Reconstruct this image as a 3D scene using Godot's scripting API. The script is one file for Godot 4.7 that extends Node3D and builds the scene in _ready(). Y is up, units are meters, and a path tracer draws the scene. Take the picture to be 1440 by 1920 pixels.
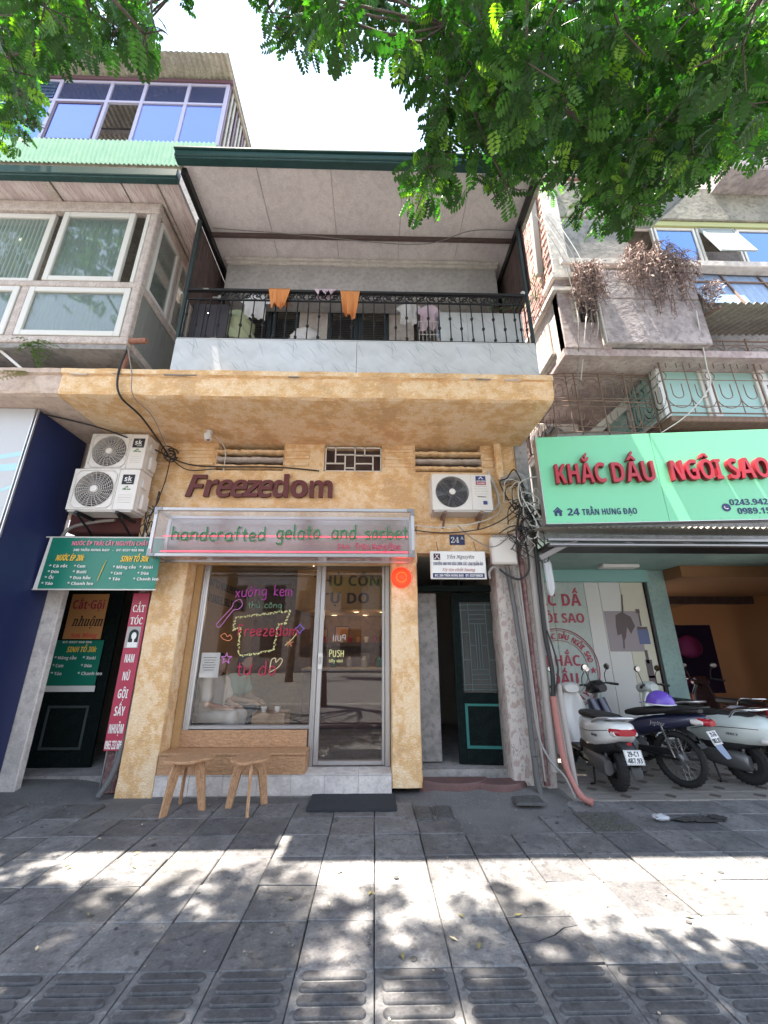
extends Node3D
# A Hanoi street front: an ice cream shop in an old ochre house between two patched-up neighbours, seen from the pavement.

var M := {}
var cache := {}
var taken := {}
var rng := RandomNumberGenerator.new()
var unit := 1.0
var site := Vector3.ZERO
var drawn_at := {}

class Geo:
	var v := PackedVector3Array()
	var n := PackedVector3Array()
	func tri(a: Vector3, b: Vector3, c: Vector3, out = null):
		var m := (c - a).cross(b - a)
		if m.length_squared() < 1e-16:
			return
		m = m.normalized()
		if out != null and m.dot(out) < 0.0:
			v.append_array([a, c, b]); m = -m
		else:
			v.append_array([a, b, c])
		n.append_array([m, m, m])
	func quad(a: Vector3, b: Vector3, c: Vector3, d: Vector3, out = null):
		tri(a, b, c, out); tri(a, c, d, out)
	func squad(a: Vector3, b: Vector3, c: Vector3, d: Vector3, na: Vector3, nb: Vector3, nc: Vector3, nd: Vector3):
		if (c - a).cross(b - a).dot(na + nb + nc + nd) >= 0.0:
			v.append_array([a, b, c, a, c, d]); n.append_array([na, nb, nc, na, nc, nd])
		else:
			v.append_array([a, c, b, a, d, c]); n.append_array([na, nc, nb, na, nd, nc])
	func box(c: Vector3, s: Vector3, b := 0.0, basis := Basis.IDENTITY):
		var h := s * 0.5
		b = minf(b, minf(h.x, minf(h.y, h.z)) * 0.9)
		if b <= 0.0:
			for a in 3:
				for sg in [-1.0, 1.0]:
					var nn := Vector3.ZERO; nn[a] = sg
					var u := Vector3.ZERO; u[(a + 1) % 3] = h[(a + 1) % 3]
					var w := Vector3.ZERO; w[(a + 2) % 3] = h[(a + 2) % 3]
					var o := nn * h[a]
					quad(c + basis * (o - u - w), c + basis * (o + u - w), c + basis * (o + u + w), c + basis * (o - u + w), basis * nn)
			return
		var P := func(sx: float, sy: float, sz: float, a: int) -> Vector3:
			var q := Vector3(sx * (h.x - b), sy * (h.y - b), sz * (h.z - b))
			q[a] = [sx, sy, sz][a] * h[a]
			return c + basis * q
		for a in 3:
			for sg in [-1.0, 1.0]:
				var q := []
				for k in [[-1.0, -1.0], [1.0, -1.0], [1.0, 1.0], [-1.0, 1.0]]:
					var t := [0.0, 0.0, 0.0]; t[a] = sg; t[(a + 1) % 3] = k[0]; t[(a + 2) % 3] = k[1]
					q.append(P.call(t[0], t[1], t[2], a))
				var nn := Vector3.ZERO; nn[a] = sg
				quad(q[0], q[1], q[2], q[3], basis * nn)
		for a in 3:
			var e := (a + 1) % 3
			var f := (a + 2) % 3
			for s1 in [-1.0, 1.0]:
				for s2 in [-1.0, 1.0]:
					var t := [0.0, 0.0, 0.0]; t[e] = s1; t[f] = s2
					t[a] = -1.0
					var p0: Vector3 = P.call(t[0], t[1], t[2], e); var p1: Vector3 = P.call(t[0], t[1], t[2], f)
					t[a] = 1.0
					var p2: Vector3 = P.call(t[0], t[1], t[2], f); var p3: Vector3 = P.call(t[0], t[1], t[2], e)
					var nn := Vector3.ZERO; nn[e] = s1; nn[f] = s2
					quad(p0, p1, p2, p3, basis * nn)
		for sx in [-1.0, 1.0]:
			for sy in [-1.0, 1.0]:
				for sz in [-1.0, 1.0]:
					tri(P.call(sx, sy, sz, 0), P.call(sx, sy, sz, 1), P.call(sx, sy, sz, 2), basis * Vector3(sx, sy, sz))
	func span(x0: float, x1: float, y0: float, y1: float, z0: float, z1: float, b := 0.0):
		box(Vector3(x0 + x1, y0 + y1, z0 + z1) * 0.5, Vector3(absf(x1 - x0), absf(y1 - y0), absf(z1 - z0)), b)
	func bar(a: Vector3, b: Vector3, w: float, t: float, bev := 0.0):
		var d := b - a
		var y := d.normalized()
		var side := y.cross(Vector3.FORWARD if absf(y.z) < 0.9 else Vector3.UP).normalized()
		box((a + b) * 0.5, Vector3(w, d.length(), t), bev, Basis(side, y, side.cross(y)))
	func tube(pts: Array, r, sides := 8, closed := false, caps := true):
		var k := pts.size()
		var up := Vector3.ZERO
		var rings := []
		for i in k:
			var t: Vector3
			if closed:
				t = (pts[(i + 1) % k] - pts[(i - 1 + k) % k]).normalized()
			else:
				t = (pts[mini(i + 1, k - 1)] - pts[maxi(i - 1, 0)]).normalized()
			if up == Vector3.ZERO:
				up = t.cross(Vector3.RIGHT if absf(t.x) < 0.8 else Vector3.UP).normalized()
			up = (up - t * up.dot(t)).normalized()
			var s := t.cross(up)
			var rad: float = r[i] if r is Array else r
			var ring := []
			for j in sides:
				var a := TAU * j / sides
				var nn := up * cos(a) + s * sin(a)
				ring.append([pts[i] + nn * rad, nn])
			rings.append(ring)
		for i in (k if closed else k - 1):
			var p = rings[i]; var q = rings[(i + 1) % k]
			for j in sides:
				var m := (j + 1) % sides
				squad(p[j][0], p[m][0], q[m][0], q[j][0], p[j][1], p[m][1], q[m][1], q[j][1])
		if caps and not closed:
			for e in [0, k - 1]:
				var out: Vector3 = (pts[e] - pts[1 if e == 0 else k - 2])
				for j in sides:
					tri(pts[e], rings[e][j][0], rings[e][(j + 1) % sides][0], out)
	func lathe(prof: Array, segs := 16, at := Vector3.ZERO, basis := Basis.IDENTITY):
		# prof: [radius, height] pairs turned about y
		for i in prof.size() - 1:
			var a = prof[i]; var b = prof[i + 1]
			var e := Vector2(b[0] - a[0], b[1] - a[1])
			if e.length() < 1e-6: continue
			e = e.normalized()
			var n2 := Vector2(e.y, -e.x)
			for j in segs:
				var t0 := TAU * j / segs; var t1 := TAU * (j + 1) / segs
				var d0 := Vector3(cos(t0), 0, sin(t0)); var d1 := Vector3(cos(t1), 0, sin(t1))
				var u := Vector3.UP
				squad(at + basis * (d0 * a[0] + u * a[1]), at + basis * (d1 * a[0] + u * a[1]), at + basis * (d1 * b[0] + u * b[1]), at + basis * (d0 * b[0] + u * b[1]),
					basis * (d0 * n2.x + u * n2.y), basis * (d1 * n2.x + u * n2.y), basis * (d1 * n2.x + u * n2.y), basis * (d0 * n2.x + u * n2.y))
	func prism(poly: PackedVector2Array, z0: float, z1: float, basis := Basis.IDENTITY, at := Vector3.ZERO):
		var ids := Geometry2D.triangulate_polygon(poly)
		for i in range(0, ids.size(), 3):
			for z in [z0, z1]:
				var q := []
				for k in 3:
					q.append(at + basis * Vector3(poly[ids[i + k]].x, poly[ids[i + k]].y, z))
				tri(q[0], q[1], q[2], basis * Vector3(0, 0, 1 if z == maxf(z0, z1) else -1))
		var cw := Geometry2D.is_polygon_clockwise(poly)
		for i in poly.size():
			var a := poly[i]; var b := poly[(i + 1) % poly.size()]
			var o := Vector3(b.y - a.y, a.x - b.x, 0) * (-1.0 if cw else 1.0)
			quad(at + basis * Vector3(a.x, a.y, z0), at + basis * Vector3(b.x, b.y, z0), at + basis * Vector3(b.x, b.y, z1), at + basis * Vector3(a.x, a.y, z1), basis * o)
	func loft(rings: Array, caps := true, flat := false):
		# rings of equal point count; smooth
		var k := rings.size(); var s: int = rings[0].size()
		var nn := []
		for i in k:
			var row := []
			var c := Vector3.ZERO
			for p in rings[i]: c += p
			c /= s
			for j in s:
				var du: Vector3 = rings[i][(j + 1) % s] - rings[i][(j - 1 + s) % s]
				var dv: Vector3 = rings[mini(i + 1, k - 1)][j] - rings[maxi(i - 1, 0)][j]
				var m := du.cross(dv)
				m = m.normalized() if m.length() > 1e-9 else (rings[i][j] - c).normalized()
				if m.dot(rings[i][j] - c) < 0.0: m = -m
				row.append(m)
			nn.append(row)
		for i in k - 1:
			for j in s:
				var m := (j + 1) % s
				if flat: quad(rings[i][j], rings[i][m], rings[i + 1][m], rings[i + 1][j], nn[i][j] + nn[i][m])
				else: squad(rings[i][j], rings[i][m], rings[i + 1][m], rings[i + 1][j], nn[i][j], nn[i][m], nn[i + 1][m], nn[i + 1][j])
		if caps:
			for e in [0, k - 1]:
				var c := Vector3.ZERO
				for p in rings[e]: c += p
				c /= s
				var o: Vector3 = c - rings[1 if e == 0 else k - 2][0] * 0.0
				var other := Vector3.ZERO
				for p in rings[1 if e == 0 else k - 2]: other += p
				o = c - other / s
				for j in s:
					tri(c, rings[e][j], rings[e][(j + 1) % s], o)
	func sheet(grid: Array):
		# grid of rows of points, smooth, no thickness
		var k := grid.size(); var s: int = grid[0].size()
		var nn := []
		for i in k:
			var row := []
			for j in s:
				var du: Vector3 = grid[i][mini(j + 1, s - 1)] - grid[i][maxi(j - 1, 0)]
				var dv: Vector3 = grid[mini(i + 1, k - 1)][j] - grid[maxi(i - 1, 0)][j]
				row.append(du.cross(dv).normalized())
			nn.append(row)
		for i in k - 1:
			for j in s - 1:
				squad(grid[i][j], grid[i][j + 1], grid[i + 1][j + 1], grid[i + 1][j], nn[i][j], nn[i][j + 1], nn[i + 1][j + 1], nn[i + 1][j])
	func add(mesh_arrays: Array, t: Transform3D):
		var vv: PackedVector3Array = mesh_arrays[Mesh.ARRAY_VERTEX]
		var ix = mesh_arrays[Mesh.ARRAY_INDEX]
		if ix == null or ix.size() == 0:
			ix = range(vv.size())
		for i in range(0, ix.size(), 3):
			tri(t * vv[ix[i]], t * vv[ix[i + 1]], t * vv[ix[i + 2]])
	func mesh() -> ArrayMesh:
		var a := []
		a.resize(Mesh.ARRAY_MAX)
		a[Mesh.ARRAY_VERTEX] = v
		a[Mesh.ARRAY_NORMAL] = n
		var m := ArrayMesh.new()
		if v.size() > 0:
			m.add_surface_from_arrays(Mesh.PRIMITIVE_TRIANGLES, a)
		return m

func numbered(called: String) -> String:
	if not taken.has(called):
		taken[called] = 0
		return called
	taken[called] += 1
	return "%s_%03d" % [called, taken[called]]

func tag(o: Node, label: String, category: String, group := "", kind := ""):
	if label: o.set_meta("label", label)
	if category: o.set_meta("category", category)
	if group: o.set_meta("group", group)
	if kind: o.set_meta("kind", kind)

func thing(called: String, label: String, category: String, at := Vector3.ZERO, turn := 0.0, group := "") -> Node3D:
	var o := Node3D.new()
	o.name = numbered(called)
	add_child(o)
	o.position = at
	if unit != 1.0:
		# modelled in the units of its house: enlarged to metres and set down on the site
		o.position = at * unit + site
		o.scale = Vector3.ONE * unit
		drawn_at[o] = at
	o.rotation.y = turn
	tag(o, label, category, group)
	return o

func copy(o: Node3D, label: String, at: Vector3, turn := 0.0) -> Node3D:
	var c: Node3D = o.duplicate()
	c.name = numbered(String(o.name).trim_suffix("_001"))
	add_child(c)
	c.position = at; c.rotation.y = turn
	if label: c.set_meta("label", label)
	return c

func wp(o: Node) -> Vector3:
	var p := Vector3.ZERO
	while o is Node3D and o != self:
		if drawn_at.has(o): return p + drawn_at[o]
		p += o.position
		o = o.get_parent()
	return p

# a mesh as one named object; "at" is in the parent's own axes
func obj(called: String, m: Mesh, mat: Material, parent: Node, at := Vector3.ZERO, rot := Vector3.ZERO) -> MeshInstance3D:
	var o := MeshInstance3D.new()
	o.name = numbered(called) if parent == self else called
	o.mesh = m
	o.material_override = mat
	parent.add_child(o, true)
	o.position = at
	o.rotation = rot
	return o

# geometry given in world metres, committed under an unturned parent
func put(called: String, g: Geo, mat: Material, parent: Node) -> MeshInstance3D:
	var c := Vector3.ZERO
	var lo := Vector3.INF
	var hi := -Vector3.INF
	if parent == self and unit != 1.0:
		for i in g.v.size(): g.v[i] = g.v[i] * unit + site
	for p in g.v:
		lo = lo.min(p); hi = hi.max(p)
	c = Vector3((lo.x + hi.x) * 0.5, lo.y, (lo.z + hi.z) * 0.5)
	for i in g.v.size(): g.v[i] -= c
	return obj(called, g.mesh(), mat, parent, c - wp(parent))

# geometry in the parent's own axes
func here(called: String, g: Geo, mat: Material, parent: Node, at := Vector3.ZERO, rot := Vector3.ZERO) -> MeshInstance3D:
	return obj(called, g.mesh(), mat, parent, at, rot)

func cbox(s: Vector3, b := 0.0) -> ArrayMesh:
	var key := "b%.4f,%.4f,%.4f,%.4f" % [s.x, s.y, s.z, b]
	if not cache.has(key):
		var g := Geo.new()
		g.box(Vector3.ZERO, s, b)
		cache[key] = g.mesh()
	return cache[key]

# box between world limits
func wbox(called: String, mat: Material, parent: Node, x0: float, x1: float, y0: float, y1: float, z0: float, z1: float, b := 0.0) -> MeshInstance3D:
	var c := Vector3(x0 + x1, y0 + y1, z0 + z1) * 0.5
	return obj(called, cbox(Vector3(absf(x1 - x0), absf(y1 - y0), absf(z1 - z0)), b), mat, parent, c - wp(parent))

func arc(c: Vector3, u: Vector3, w: Vector3, r: float, a0: float, a1: float, k := 10) -> Array:
	var out := []
	for i in k + 1:
		var a := lerpf(a0, a1, float(i) / k)
		out.append(c + u * r * cos(a) + w * r * sin(a))
	return out

# a curve through the given points
func smooth(pts: Array, step := 6) -> Array:
	var out := []
	var k := pts.size()
	for i in k - 1:
		var a: Vector3 = pts[maxi(i - 1, 0)]; var b: Vector3 = pts[i]; var c: Vector3 = pts[i + 1]; var d: Vector3 = pts[mini(i + 2, k - 1)]
		for s in step:
			out.append(b.cubic_interpolate(c, a, d, float(s) / step))
	out.append(pts[k - 1])
	return out

# superellipse ring in the plane across "along" (z by default): centre, half width, half height
func sring(c: Vector3, rx: float, ry: float, e := 2.5, k := 20, tilt := 0.0) -> Array:
	var out := []
	for i in k:
		var a := TAU * i / k
		var x := rx * signf(cos(a)) * pow(absf(cos(a)), 2.0 / e)
		var y := ry * signf(sin(a)) * pow(absf(sin(a)), 2.0 / e)
		out.append(c + Vector3(x, y * cos(tilt), y * sin(tilt)))
	return out

# ---------- lettering: the fonts lack Vietnamese letters, so marks are drawn over plain ones ----------
const SPLIT := {"Ắ": "Ăs", "Ấ": "Âs", "Ầ": "Âf", "Ạ": "Aj", "Ư": "U+", "Ố": "Ôs", "Ộ": "Ôj", "Ậ": "Âj", "Ợ": "O+j", "Ế": "Ês", "Ử": "U+r", "Ữ": "U+x", "Ứ": "U+s", "Ừ": "U+f", "Ơ": "O+", "Ớ": "O+s",
	"Ọ": "Oj", "Ụ": "Uj", "Ự": "U+j", "Ủ": "Ur", "Ả": "Ar", "Ề": "Êf", "Ệ": "Êj", "Ể": "Êr", "ắ": "ăs", "ấ": "âs", "ạ": "aj", "ư": "u+", "ố": "ôs", "ộ": "ôj", "ậ": "âj", "ế": "ês", "ứ": "u+s", "ữ": "u+x", "ơ": "o+", "ợ": "o+j",
	"ụ": "uj", "ự": "u+j", "Ổ": "Ôr", "ừ": "u+f", "ớ": "o+s", "ủ": "ur", "ả": "ar", "ễ": "êx", "ệ": "êj", "ầ": "âf", "ổ": "ôr", "ở": "o+r", "ử": "u+r", "ọ": "oj", "Ỏ": "Or", "Ị": "Ij", "ị": "ij", "ẩ": "âr", "Ẩ": "Âr"}
var fonts := {}
func font(kind: String) -> SystemFont:
	if not fonts.has(kind):
		var f := SystemFont.new()
		f.font_names = PackedStringArray(["Droid Serif" if kind.begins_with("serif") else "Droid Sans"])
		if kind.ends_with("bold"): f.font_weight = 700
		fonts[kind] = f
	return fonts[kind]

func letters(text: String, kind := "sans_bold", depth := 0.02) -> Dictionary:
	# em size 1; origin at the left end of the baseline; front at +z
	var key := "t" + kind + str(depth) + text
	if cache.has(key): return cache[key]
	var g := Geo.new()
	var f := font(kind)
	var x := 0.0
	var t := 0.055 if kind.ends_with("bold") else 0.038
	for i in text.length():
		var ch := text[i]
		var marks := ""
		if SPLIT.has(ch):
			var s: String = SPLIT[ch]
			ch = s[0]; marks = s.substr(1)
		var w := f.get_string_size(ch, HORIZONTAL_ALIGNMENT_LEFT, -1, 64).x / 64.0
		if ch != " ":
			var gk := "g" + kind + str(depth) + ch
			if not cache.has(gk):
				var tm := TextMesh.new()
				tm.font = f; tm.font_size = 64; tm.pixel_size = 1.0 / 64.0; tm.depth = depth; tm.curve_step = 3.0
				tm.text = ch
				tm.horizontal_alignment = HORIZONTAL_ALIGNMENT_LEFT
				tm.vertical_alignment = VERTICAL_ALIGNMENT_TOP
				cache[gk] = tm.get_mesh_arrays() if tm.get_surface_count() > 0 else []
			if cache[gk].size() > 0:
				g.add(cache[gk], Transform3D(Basis.IDENTITY, Vector3(x, f.get_ascent(64) / 64.0, 0)))
		var up := ch == ch.to_upper()
		var top := 0.74 if up else 0.57
		if ch in "ÂÊÔĂâêôă": top += 0.17
		if ch == "i" or ch == "đ": top = 0.6
		var c := x + w * 0.5
		for mk in marks:
			match mk:
				"+": g.tube([Vector3(c + w * 0.28, top - 0.06, 0), Vector3(c + w * 0.40, top - 0.04, 0), Vector3(c + w * 0.45, top + 0.06, 0)], t * 0.8, 5)
				"s": g.bar(Vector3(c - 0.02, top + 0.04, 0), Vector3(c + 0.10, top + 0.19, 0), t * 1.6, depth)
				"f": g.bar(Vector3(c + 0.02, top + 0.04, 0), Vector3(c - 0.10, top + 0.19, 0), t * 1.6, depth)
				"r": g.tube([Vector3(c - 0.05, top + 0.17, 0), Vector3(c + 0.03, top + 0.19, 0), Vector3(c + 0.05, top + 0.13, 0), Vector3(c, top + 0.07, 0), Vector3(c, top + 0.04, 0)], t * 0.7, 5)
				"x": g.tube([Vector3(c - 0.13, top + 0.08, 0), Vector3(c - 0.05, top + 0.14, 0), Vector3(c + 0.05, top + 0.08, 0), Vector3(c + 0.13, top + 0.14, 0)], t * 0.7, 5)
				"j": g.box(Vector3(c, -0.14, 0), Vector3(t * 2.2, t * 2.2, depth), 0.0)
		x += w
	var r := {"geo": g, "width": x, "mesh": g.mesh()}
	cache[key] = r
	return r

# writing centred on (or starting at) a point of its parent, facing +z of the parent; "size" is the height of a capital, "wide" the width it takes (0: natural)
func write(parent: Node, text: String, at: Vector3, size: float, mat: Material, wide := 0.0, kind := "sans_bold", align := 0.5, depth := 0.004, slant := 0.0, called := "lettering") -> MeshInstance3D:
	var em := size / 0.716
	var r := letters(text, kind, depth / em)
	var sx: float = em if wide <= 0.0 else wide / r.width
	var o := MeshInstance3D.new()
	o.name = called
	o.mesh = r.mesh
	o.material_override = mat
	parent.add_child(o, true)
	o.transform = Transform3D(Basis(Vector3(sx, 0, 0), Vector3(slant * em, em, 0), Vector3(0, 0, em)), at + Vector3(-r.width * sx * align, -size * 0.5, 0))
	return o

# ---------- hand lettering: strokes on a grid, x-height 1, ascender 1.7, descender -0.7 ----------
const HAND := {
	"a": [0.9, [[.75, .9, .35, 1, .05, .6, .1, .15, .4, 0, .7, .25, .75, .95], [.75, .95, .75, .1, .88, 0]]],
	"b": [0.85, [[.08, 1.7, .08, 0], [.08, .6, .4, 1, .75, .7, .7, .15, .35, 0, .08, .2]]],
	"c": [0.75, [[.7, .85, .35, 1, .05, .55, .2, .08, .5, 0, .72, .15]]],
	"d": [0.9, [[.7, .85, .35, 1, .05, .55, .15, .08, .45, .02, .72, .3], [.75, 1.7, .75, 0]]],
	"e": [0.8, [[.08, .5, .7, .58, .6, .92, .3, 1, .05, .55, .2, .06, .5, 0, .74, .18]]],
	"f": [0.65, [[.65, 1.55, .4, 1.7, .25, 1.3, .25, 0], [0, .9, .55, .95]]],
	"g": [0.85, [[.7, .85, .35, 1, .05, .6, .2, .12, .5, .1, .7, .5], [.72, 1, .72, -.4, .4, -.7, .1, -.5]]],
	"h": [0.85, [[.08, 1.7, .08, 0], [.08, .6, .4, 1, .7, .75, .7, 0]]],
	"i": [0.3, [[.12, 1, .12, 0], [.12, 1.35, .14, 1.42]]],
	"k": [0.8, [[.08, 1.7, .08, 0], [.65, 1, .1, .45, .7, 0]]],
	"l": [0.35, [[.12, 1.7, .12, .1, .25, 0]]],
	"m": [1.2, [[.06, 1, .06, 0], [.06, .65, .3, 1, .55, .8, .55, 0], [.55, .65, .8, 1, 1.08, .75, 1.08, 0]]],
	"n": [0.85, [[.08, 1, .08, 0], [.08, .6, .4, 1, .7, .75, .7, 0]]],
	"o": [0.85, [[.4, 1, .08, .6, .15, .1, .45, 0, .75, .4, .65, .9, .38, 1]]],
	"r": [0.65, [[.08, 1, .08, 0], [.08, .55, .3, .95, .6, .95]]],
	"s": [0.7, [[.62, .9, .3, 1, .1, .75, .55, .4, .6, .1, .3, 0, .05, .15]]],
	"t": [0.6, [[.28, 1.5, .28, .15, .5, 0], [0, 1, .55, 1]]],
	"u": [0.85, [[.08, 1, .1, .2, .4, 0, .7, .3, .72, 1], [.72, 1, .74, 0]]],
	"v": [0.75, [[.05, 1, .35, 0, .68, 1]]],
	"x": [0.75, [[.05, 1, .65, 0], [.65, 1, .05, 0]]],
	"y": [0.8, [[.05, 1, .35, .3], [.7, 1, .1, -.7]]],
	"z": [0.75, [[.05, .95, .65, .95, .08, .05, .7, .05]]],
	"A": [1.0, [[.05, 0, .45, 1.6, .85, 0], [.2, .55, .7, .55]]],
	"F": [0.85, [[.1, 0, .1, 1.6, .75, 1.6], [.1, .85, .6, .85]]],
	"H": [0.95, [[.08, 1.6, .08, 0], [.78, 1.6, .78, 0], [.08, .8, .78, .8]]],
	"P": [0.85, [[.1, 0, .1, 1.6, .6, 1.55, .7, 1.15, .5, .8, .1, .75]]],
	"S": [0.85, [[.75, 1.4, .4, 1.6, .1, 1.25, .6, .75, .7, .3, .35, 0, .05, .2]]],
	"U": [0.95, [[.08, 1.6, .12, .25, .42, 0, .75, .3, .78, 1.6]]],
	"T": [0.9, [[0, 1.6, .8, 1.6], [.4, 1.6, .4, 0]]],
	"D": [0.95, [[.1, 1.6, .1, 0, .55, .05, .8, .8, .55, 1.5, .1, 1.6], [-.1, .8, .35, .8]]],
	"2": [0.8, [[.08, 1.3, .35, 1.6, .65, 1.25, .05, .05, .72, .05]]],
	"4": [0.85, [[.5, 1.6, .05, .55, .75, .55], [.58, 1.0, .55, 0]]],
	"(": [0.4, [[.3, 1.5, .08, .7, .3, -.2]]],
	")": [0.4, [[.08, 1.5, .3, .7, .08, -.2]]],
}
func hand(parent: Node, text: String, at: Vector3, xh: float, mat: Material, thick: float, wide := 0.0, called := "hand_lettering", rise := 0.0) -> MeshInstance3D:
	var g := Geo.new()
	var total := 0.0
	var plain := ""
	var over := []
	for c0 in text:
		var c := String(c0); var mk := ""
		if SPLIT.has(c): mk = SPLIT[c].substr(1); c = SPLIT[c][0]
		if "âôđĐà".contains(c): mk += "^^--f"["âôđĐà".find(c)]; c = "aodDa"["âôđĐà".find(c)]
		plain += c; over.append(mk)
	text = plain
	var at_char := -1
	for ch in text: total += (HAND[ch][0] + 0.18) if HAND.has(ch) else 0.7
	var sx: float = xh if wide <= 0 else wide / total
	var x := 0.0
	var r := RandomNumberGenerator.new()
	r.seed = hash(text)
	for ch in text:
		at_char += 1
		if HAND.has(ch):
			var all: Array = HAND[ch][1].duplicate()
			for mk in over[at_char]: all.append({"+": [.74, .95, .86, 1.05, .9, 1.25], "r": [.3, 1.5, .5, 1.55, .48, 1.4, .4, 1.28], "s": [.35, 1.3, .55, 1.6], "f": [.5, 1.3, .3, 1.6], "^": [.15, 1.15, .4, 1.4, .65, 1.15], "j": [.38, -.32, .44, -.38], "-": [.5, 1.4, .95, 1.4]}[mk])
			var dy := r.randf_range(-0.06, 0.06)
			for s in all:
				var pts := []
				for i in range(0, s.size(), 2):
					pts.append(Vector3((x + s[i]) * sx, (s[i + 1] + dy) * xh + (x + s[i]) * sx * rise, 0))
				g.tube(smooth(pts, 4) if pts.size() > 2 else pts, thick, 5)
			x += HAND[ch][0] + 0.18
		else:
			x += 0.7
	return here(called, g, mat, parent, at)

# ---------- procedural textures and materials ----------
func noise(sd: int, freq: float, oct := 4, kind := "fbm", warp := 0.0, size := 512) -> PackedByteArray:
	var f := FastNoiseLite.new()
	f.seed = sd
	f.frequency = freq
	f.noise_type = FastNoiseLite.TYPE_CELLULAR if kind == "cell" else FastNoiseLite.TYPE_SIMPLEX_SMOOTH
	f.fractal_type = FastNoiseLite.FRACTAL_RIDGED if kind == "ridge" else FastNoiseLite.FRACTAL_FBM
	f.fractal_octaves = oct
	if warp > 0.0:
		f.domain_warp_enabled = true
		f.domain_warp_amplitude = warp
		f.domain_warp_frequency = freq * 0.7
	var im := f.get_seamless_image(size, size, false, false, 0.12, true)
	im.convert(Image.FORMAT_L8)
	return im.get_data()

func make_tex(size: int, fn: Callable, gray := false) -> ImageTexture:
	var d := PackedByteArray()
	d.resize(size * size * (1 if gray else 3))
	var k := 0
	for i in size * size:
		if gray:
			d[i] = int(clampf(fn.call(i), 0.0, 1.0) * 255.0)
		else:
			var c: Vector3 = fn.call(i)
			d[k] = int(clampf(c.x, 0.0, 1.0) * 255.0); d[k + 1] = int(clampf(c.y, 0.0, 1.0) * 255.0); d[k + 2] = int(clampf(c.z, 0.0, 1.0) * 255.0)
			k += 3
	return ImageTexture.create_from_image(Image.create_from_data(size, size, false, Image.FORMAT_L8 if gray else Image.FORMAT_RGB8, d))

func lin(r: float, g: float, b: float) -> Color:
	return Color(r, g, b).linear_to_srgb()

func ss(a: float, b: float, x: float) -> float:
	return smoothstep(a, b, x)

func v3(c: Color) -> Vector3:
	return Vector3(c.r, c.g, c.b)

# plain material; colours are real-world base colours (linear)
func mat(name_: String, r: float, g: float, b: float, rough := 0.7, metal := 0.0) -> StandardMaterial3D:
	if M.has(name_): return M[name_]
	var m := StandardMaterial3D.new()
	m.albedo_color = lin(r, g, b)
	m.roughness = rough
	m.metallic = metal
	m.resource_name = name_
	M[name_] = m
	return m

func tri_mat(name_: String, albedo: Texture2D, scale: Vector3, rough := 0.85, bump: Texture2D = null, bump_cm := 0.3, world := true) -> StandardMaterial3D:
	var m := StandardMaterial3D.new()
	m.albedo_texture = albedo
	m.roughness = rough
	m.uv1_triplanar = true
	m.uv1_world_triplanar = world
	m.uv1_triplanar_sharpness = 4.0
	m.uv1_scale = scale
	if bump:
		m.heightmap_enabled = true
		m.heightmap_texture = bump
		m.heightmap_scale = bump_cm
	m.resource_name = name_
	M[name_] = m
	return m

func glass(name_: String, r: float, g: float, b: float, a: float, rough := 0.02) -> StandardMaterial3D:
	var m := mat(name_, r, g, b, rough)
	m.albedo_color.a = a
	m.transparency = BaseMaterial3D.TRANSPARENCY_ALPHA
	return m

func emit(name_: String, c: Color, e: float) -> StandardMaterial3D:
	var m := mat(name_, c.r * 0.5, c.g * 0.5, c.b * 0.5, 0.5)
	m.emission_enabled = true
	m.emission = c
	m.emission_energy_multiplier = e
	return m

# tinted relative of a textured material
func tint(from: String, name_: String, r: float, g: float, b: float) -> StandardMaterial3D:
	if M.has(name_): return M[name_]
	var m: StandardMaterial3D = M[from].duplicate()
	m.albedo_color = lin(r, g, b)
	m.resource_name = name_
	M[name_] = m
	return m

# noisy two-colour surface: colours in linear values; q is texture repeats per metre
func blotch(name_: String, a: Vector3, b: Vector3, c: Vector3, q := 0.6, rough := 0.85, bump_cm := 0.3, sd := 1, world := true, stretch := Vector3.ONE) -> StandardMaterial3D:
	var n1 := noise(sd, 0.012, 5, "fbm", 0.0, 256)
	var n2 := noise(sd + 50, 0.06, 4, "fbm", 0.0, 256)
	var n3 := noise(sd + 90, 0.24, 2, "fbm", 0.0, 256)
	var ca := v3(lin(a.x, a.y, a.z)); var cb := v3(lin(b.x, b.y, b.z)); var cc := v3(lin(c.x, c.y, c.z))
	var t := make_tex(256, func(i):
		var p := n1[i] / 255.0; var s := n2[i] / 255.0; var f := n3[i] / 255.0
		var col := ca.lerp(cb, ss(0.3, 0.7, p * 0.6 + s * 0.4))
		col = col.lerp(cc, ss(0.56, 0.8, s * 0.6 + f * 0.4) * 0.7)
		return col * (0.93 + 0.14 * f))
	var h := make_tex(256, func(i): return n2[i] / 255.0 * 0.6 + n3[i] / 255.0 * 0.4, true) if bump_cm > 0.0 else null
	return tri_mat(name_, t, stretch * q, rough, h, bump_cm, world)

func vein(b: int, w: float) -> float:
	return 1.0 - smoothstep(0.0, w, absf(b / 255.0 - 0.5))

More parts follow.
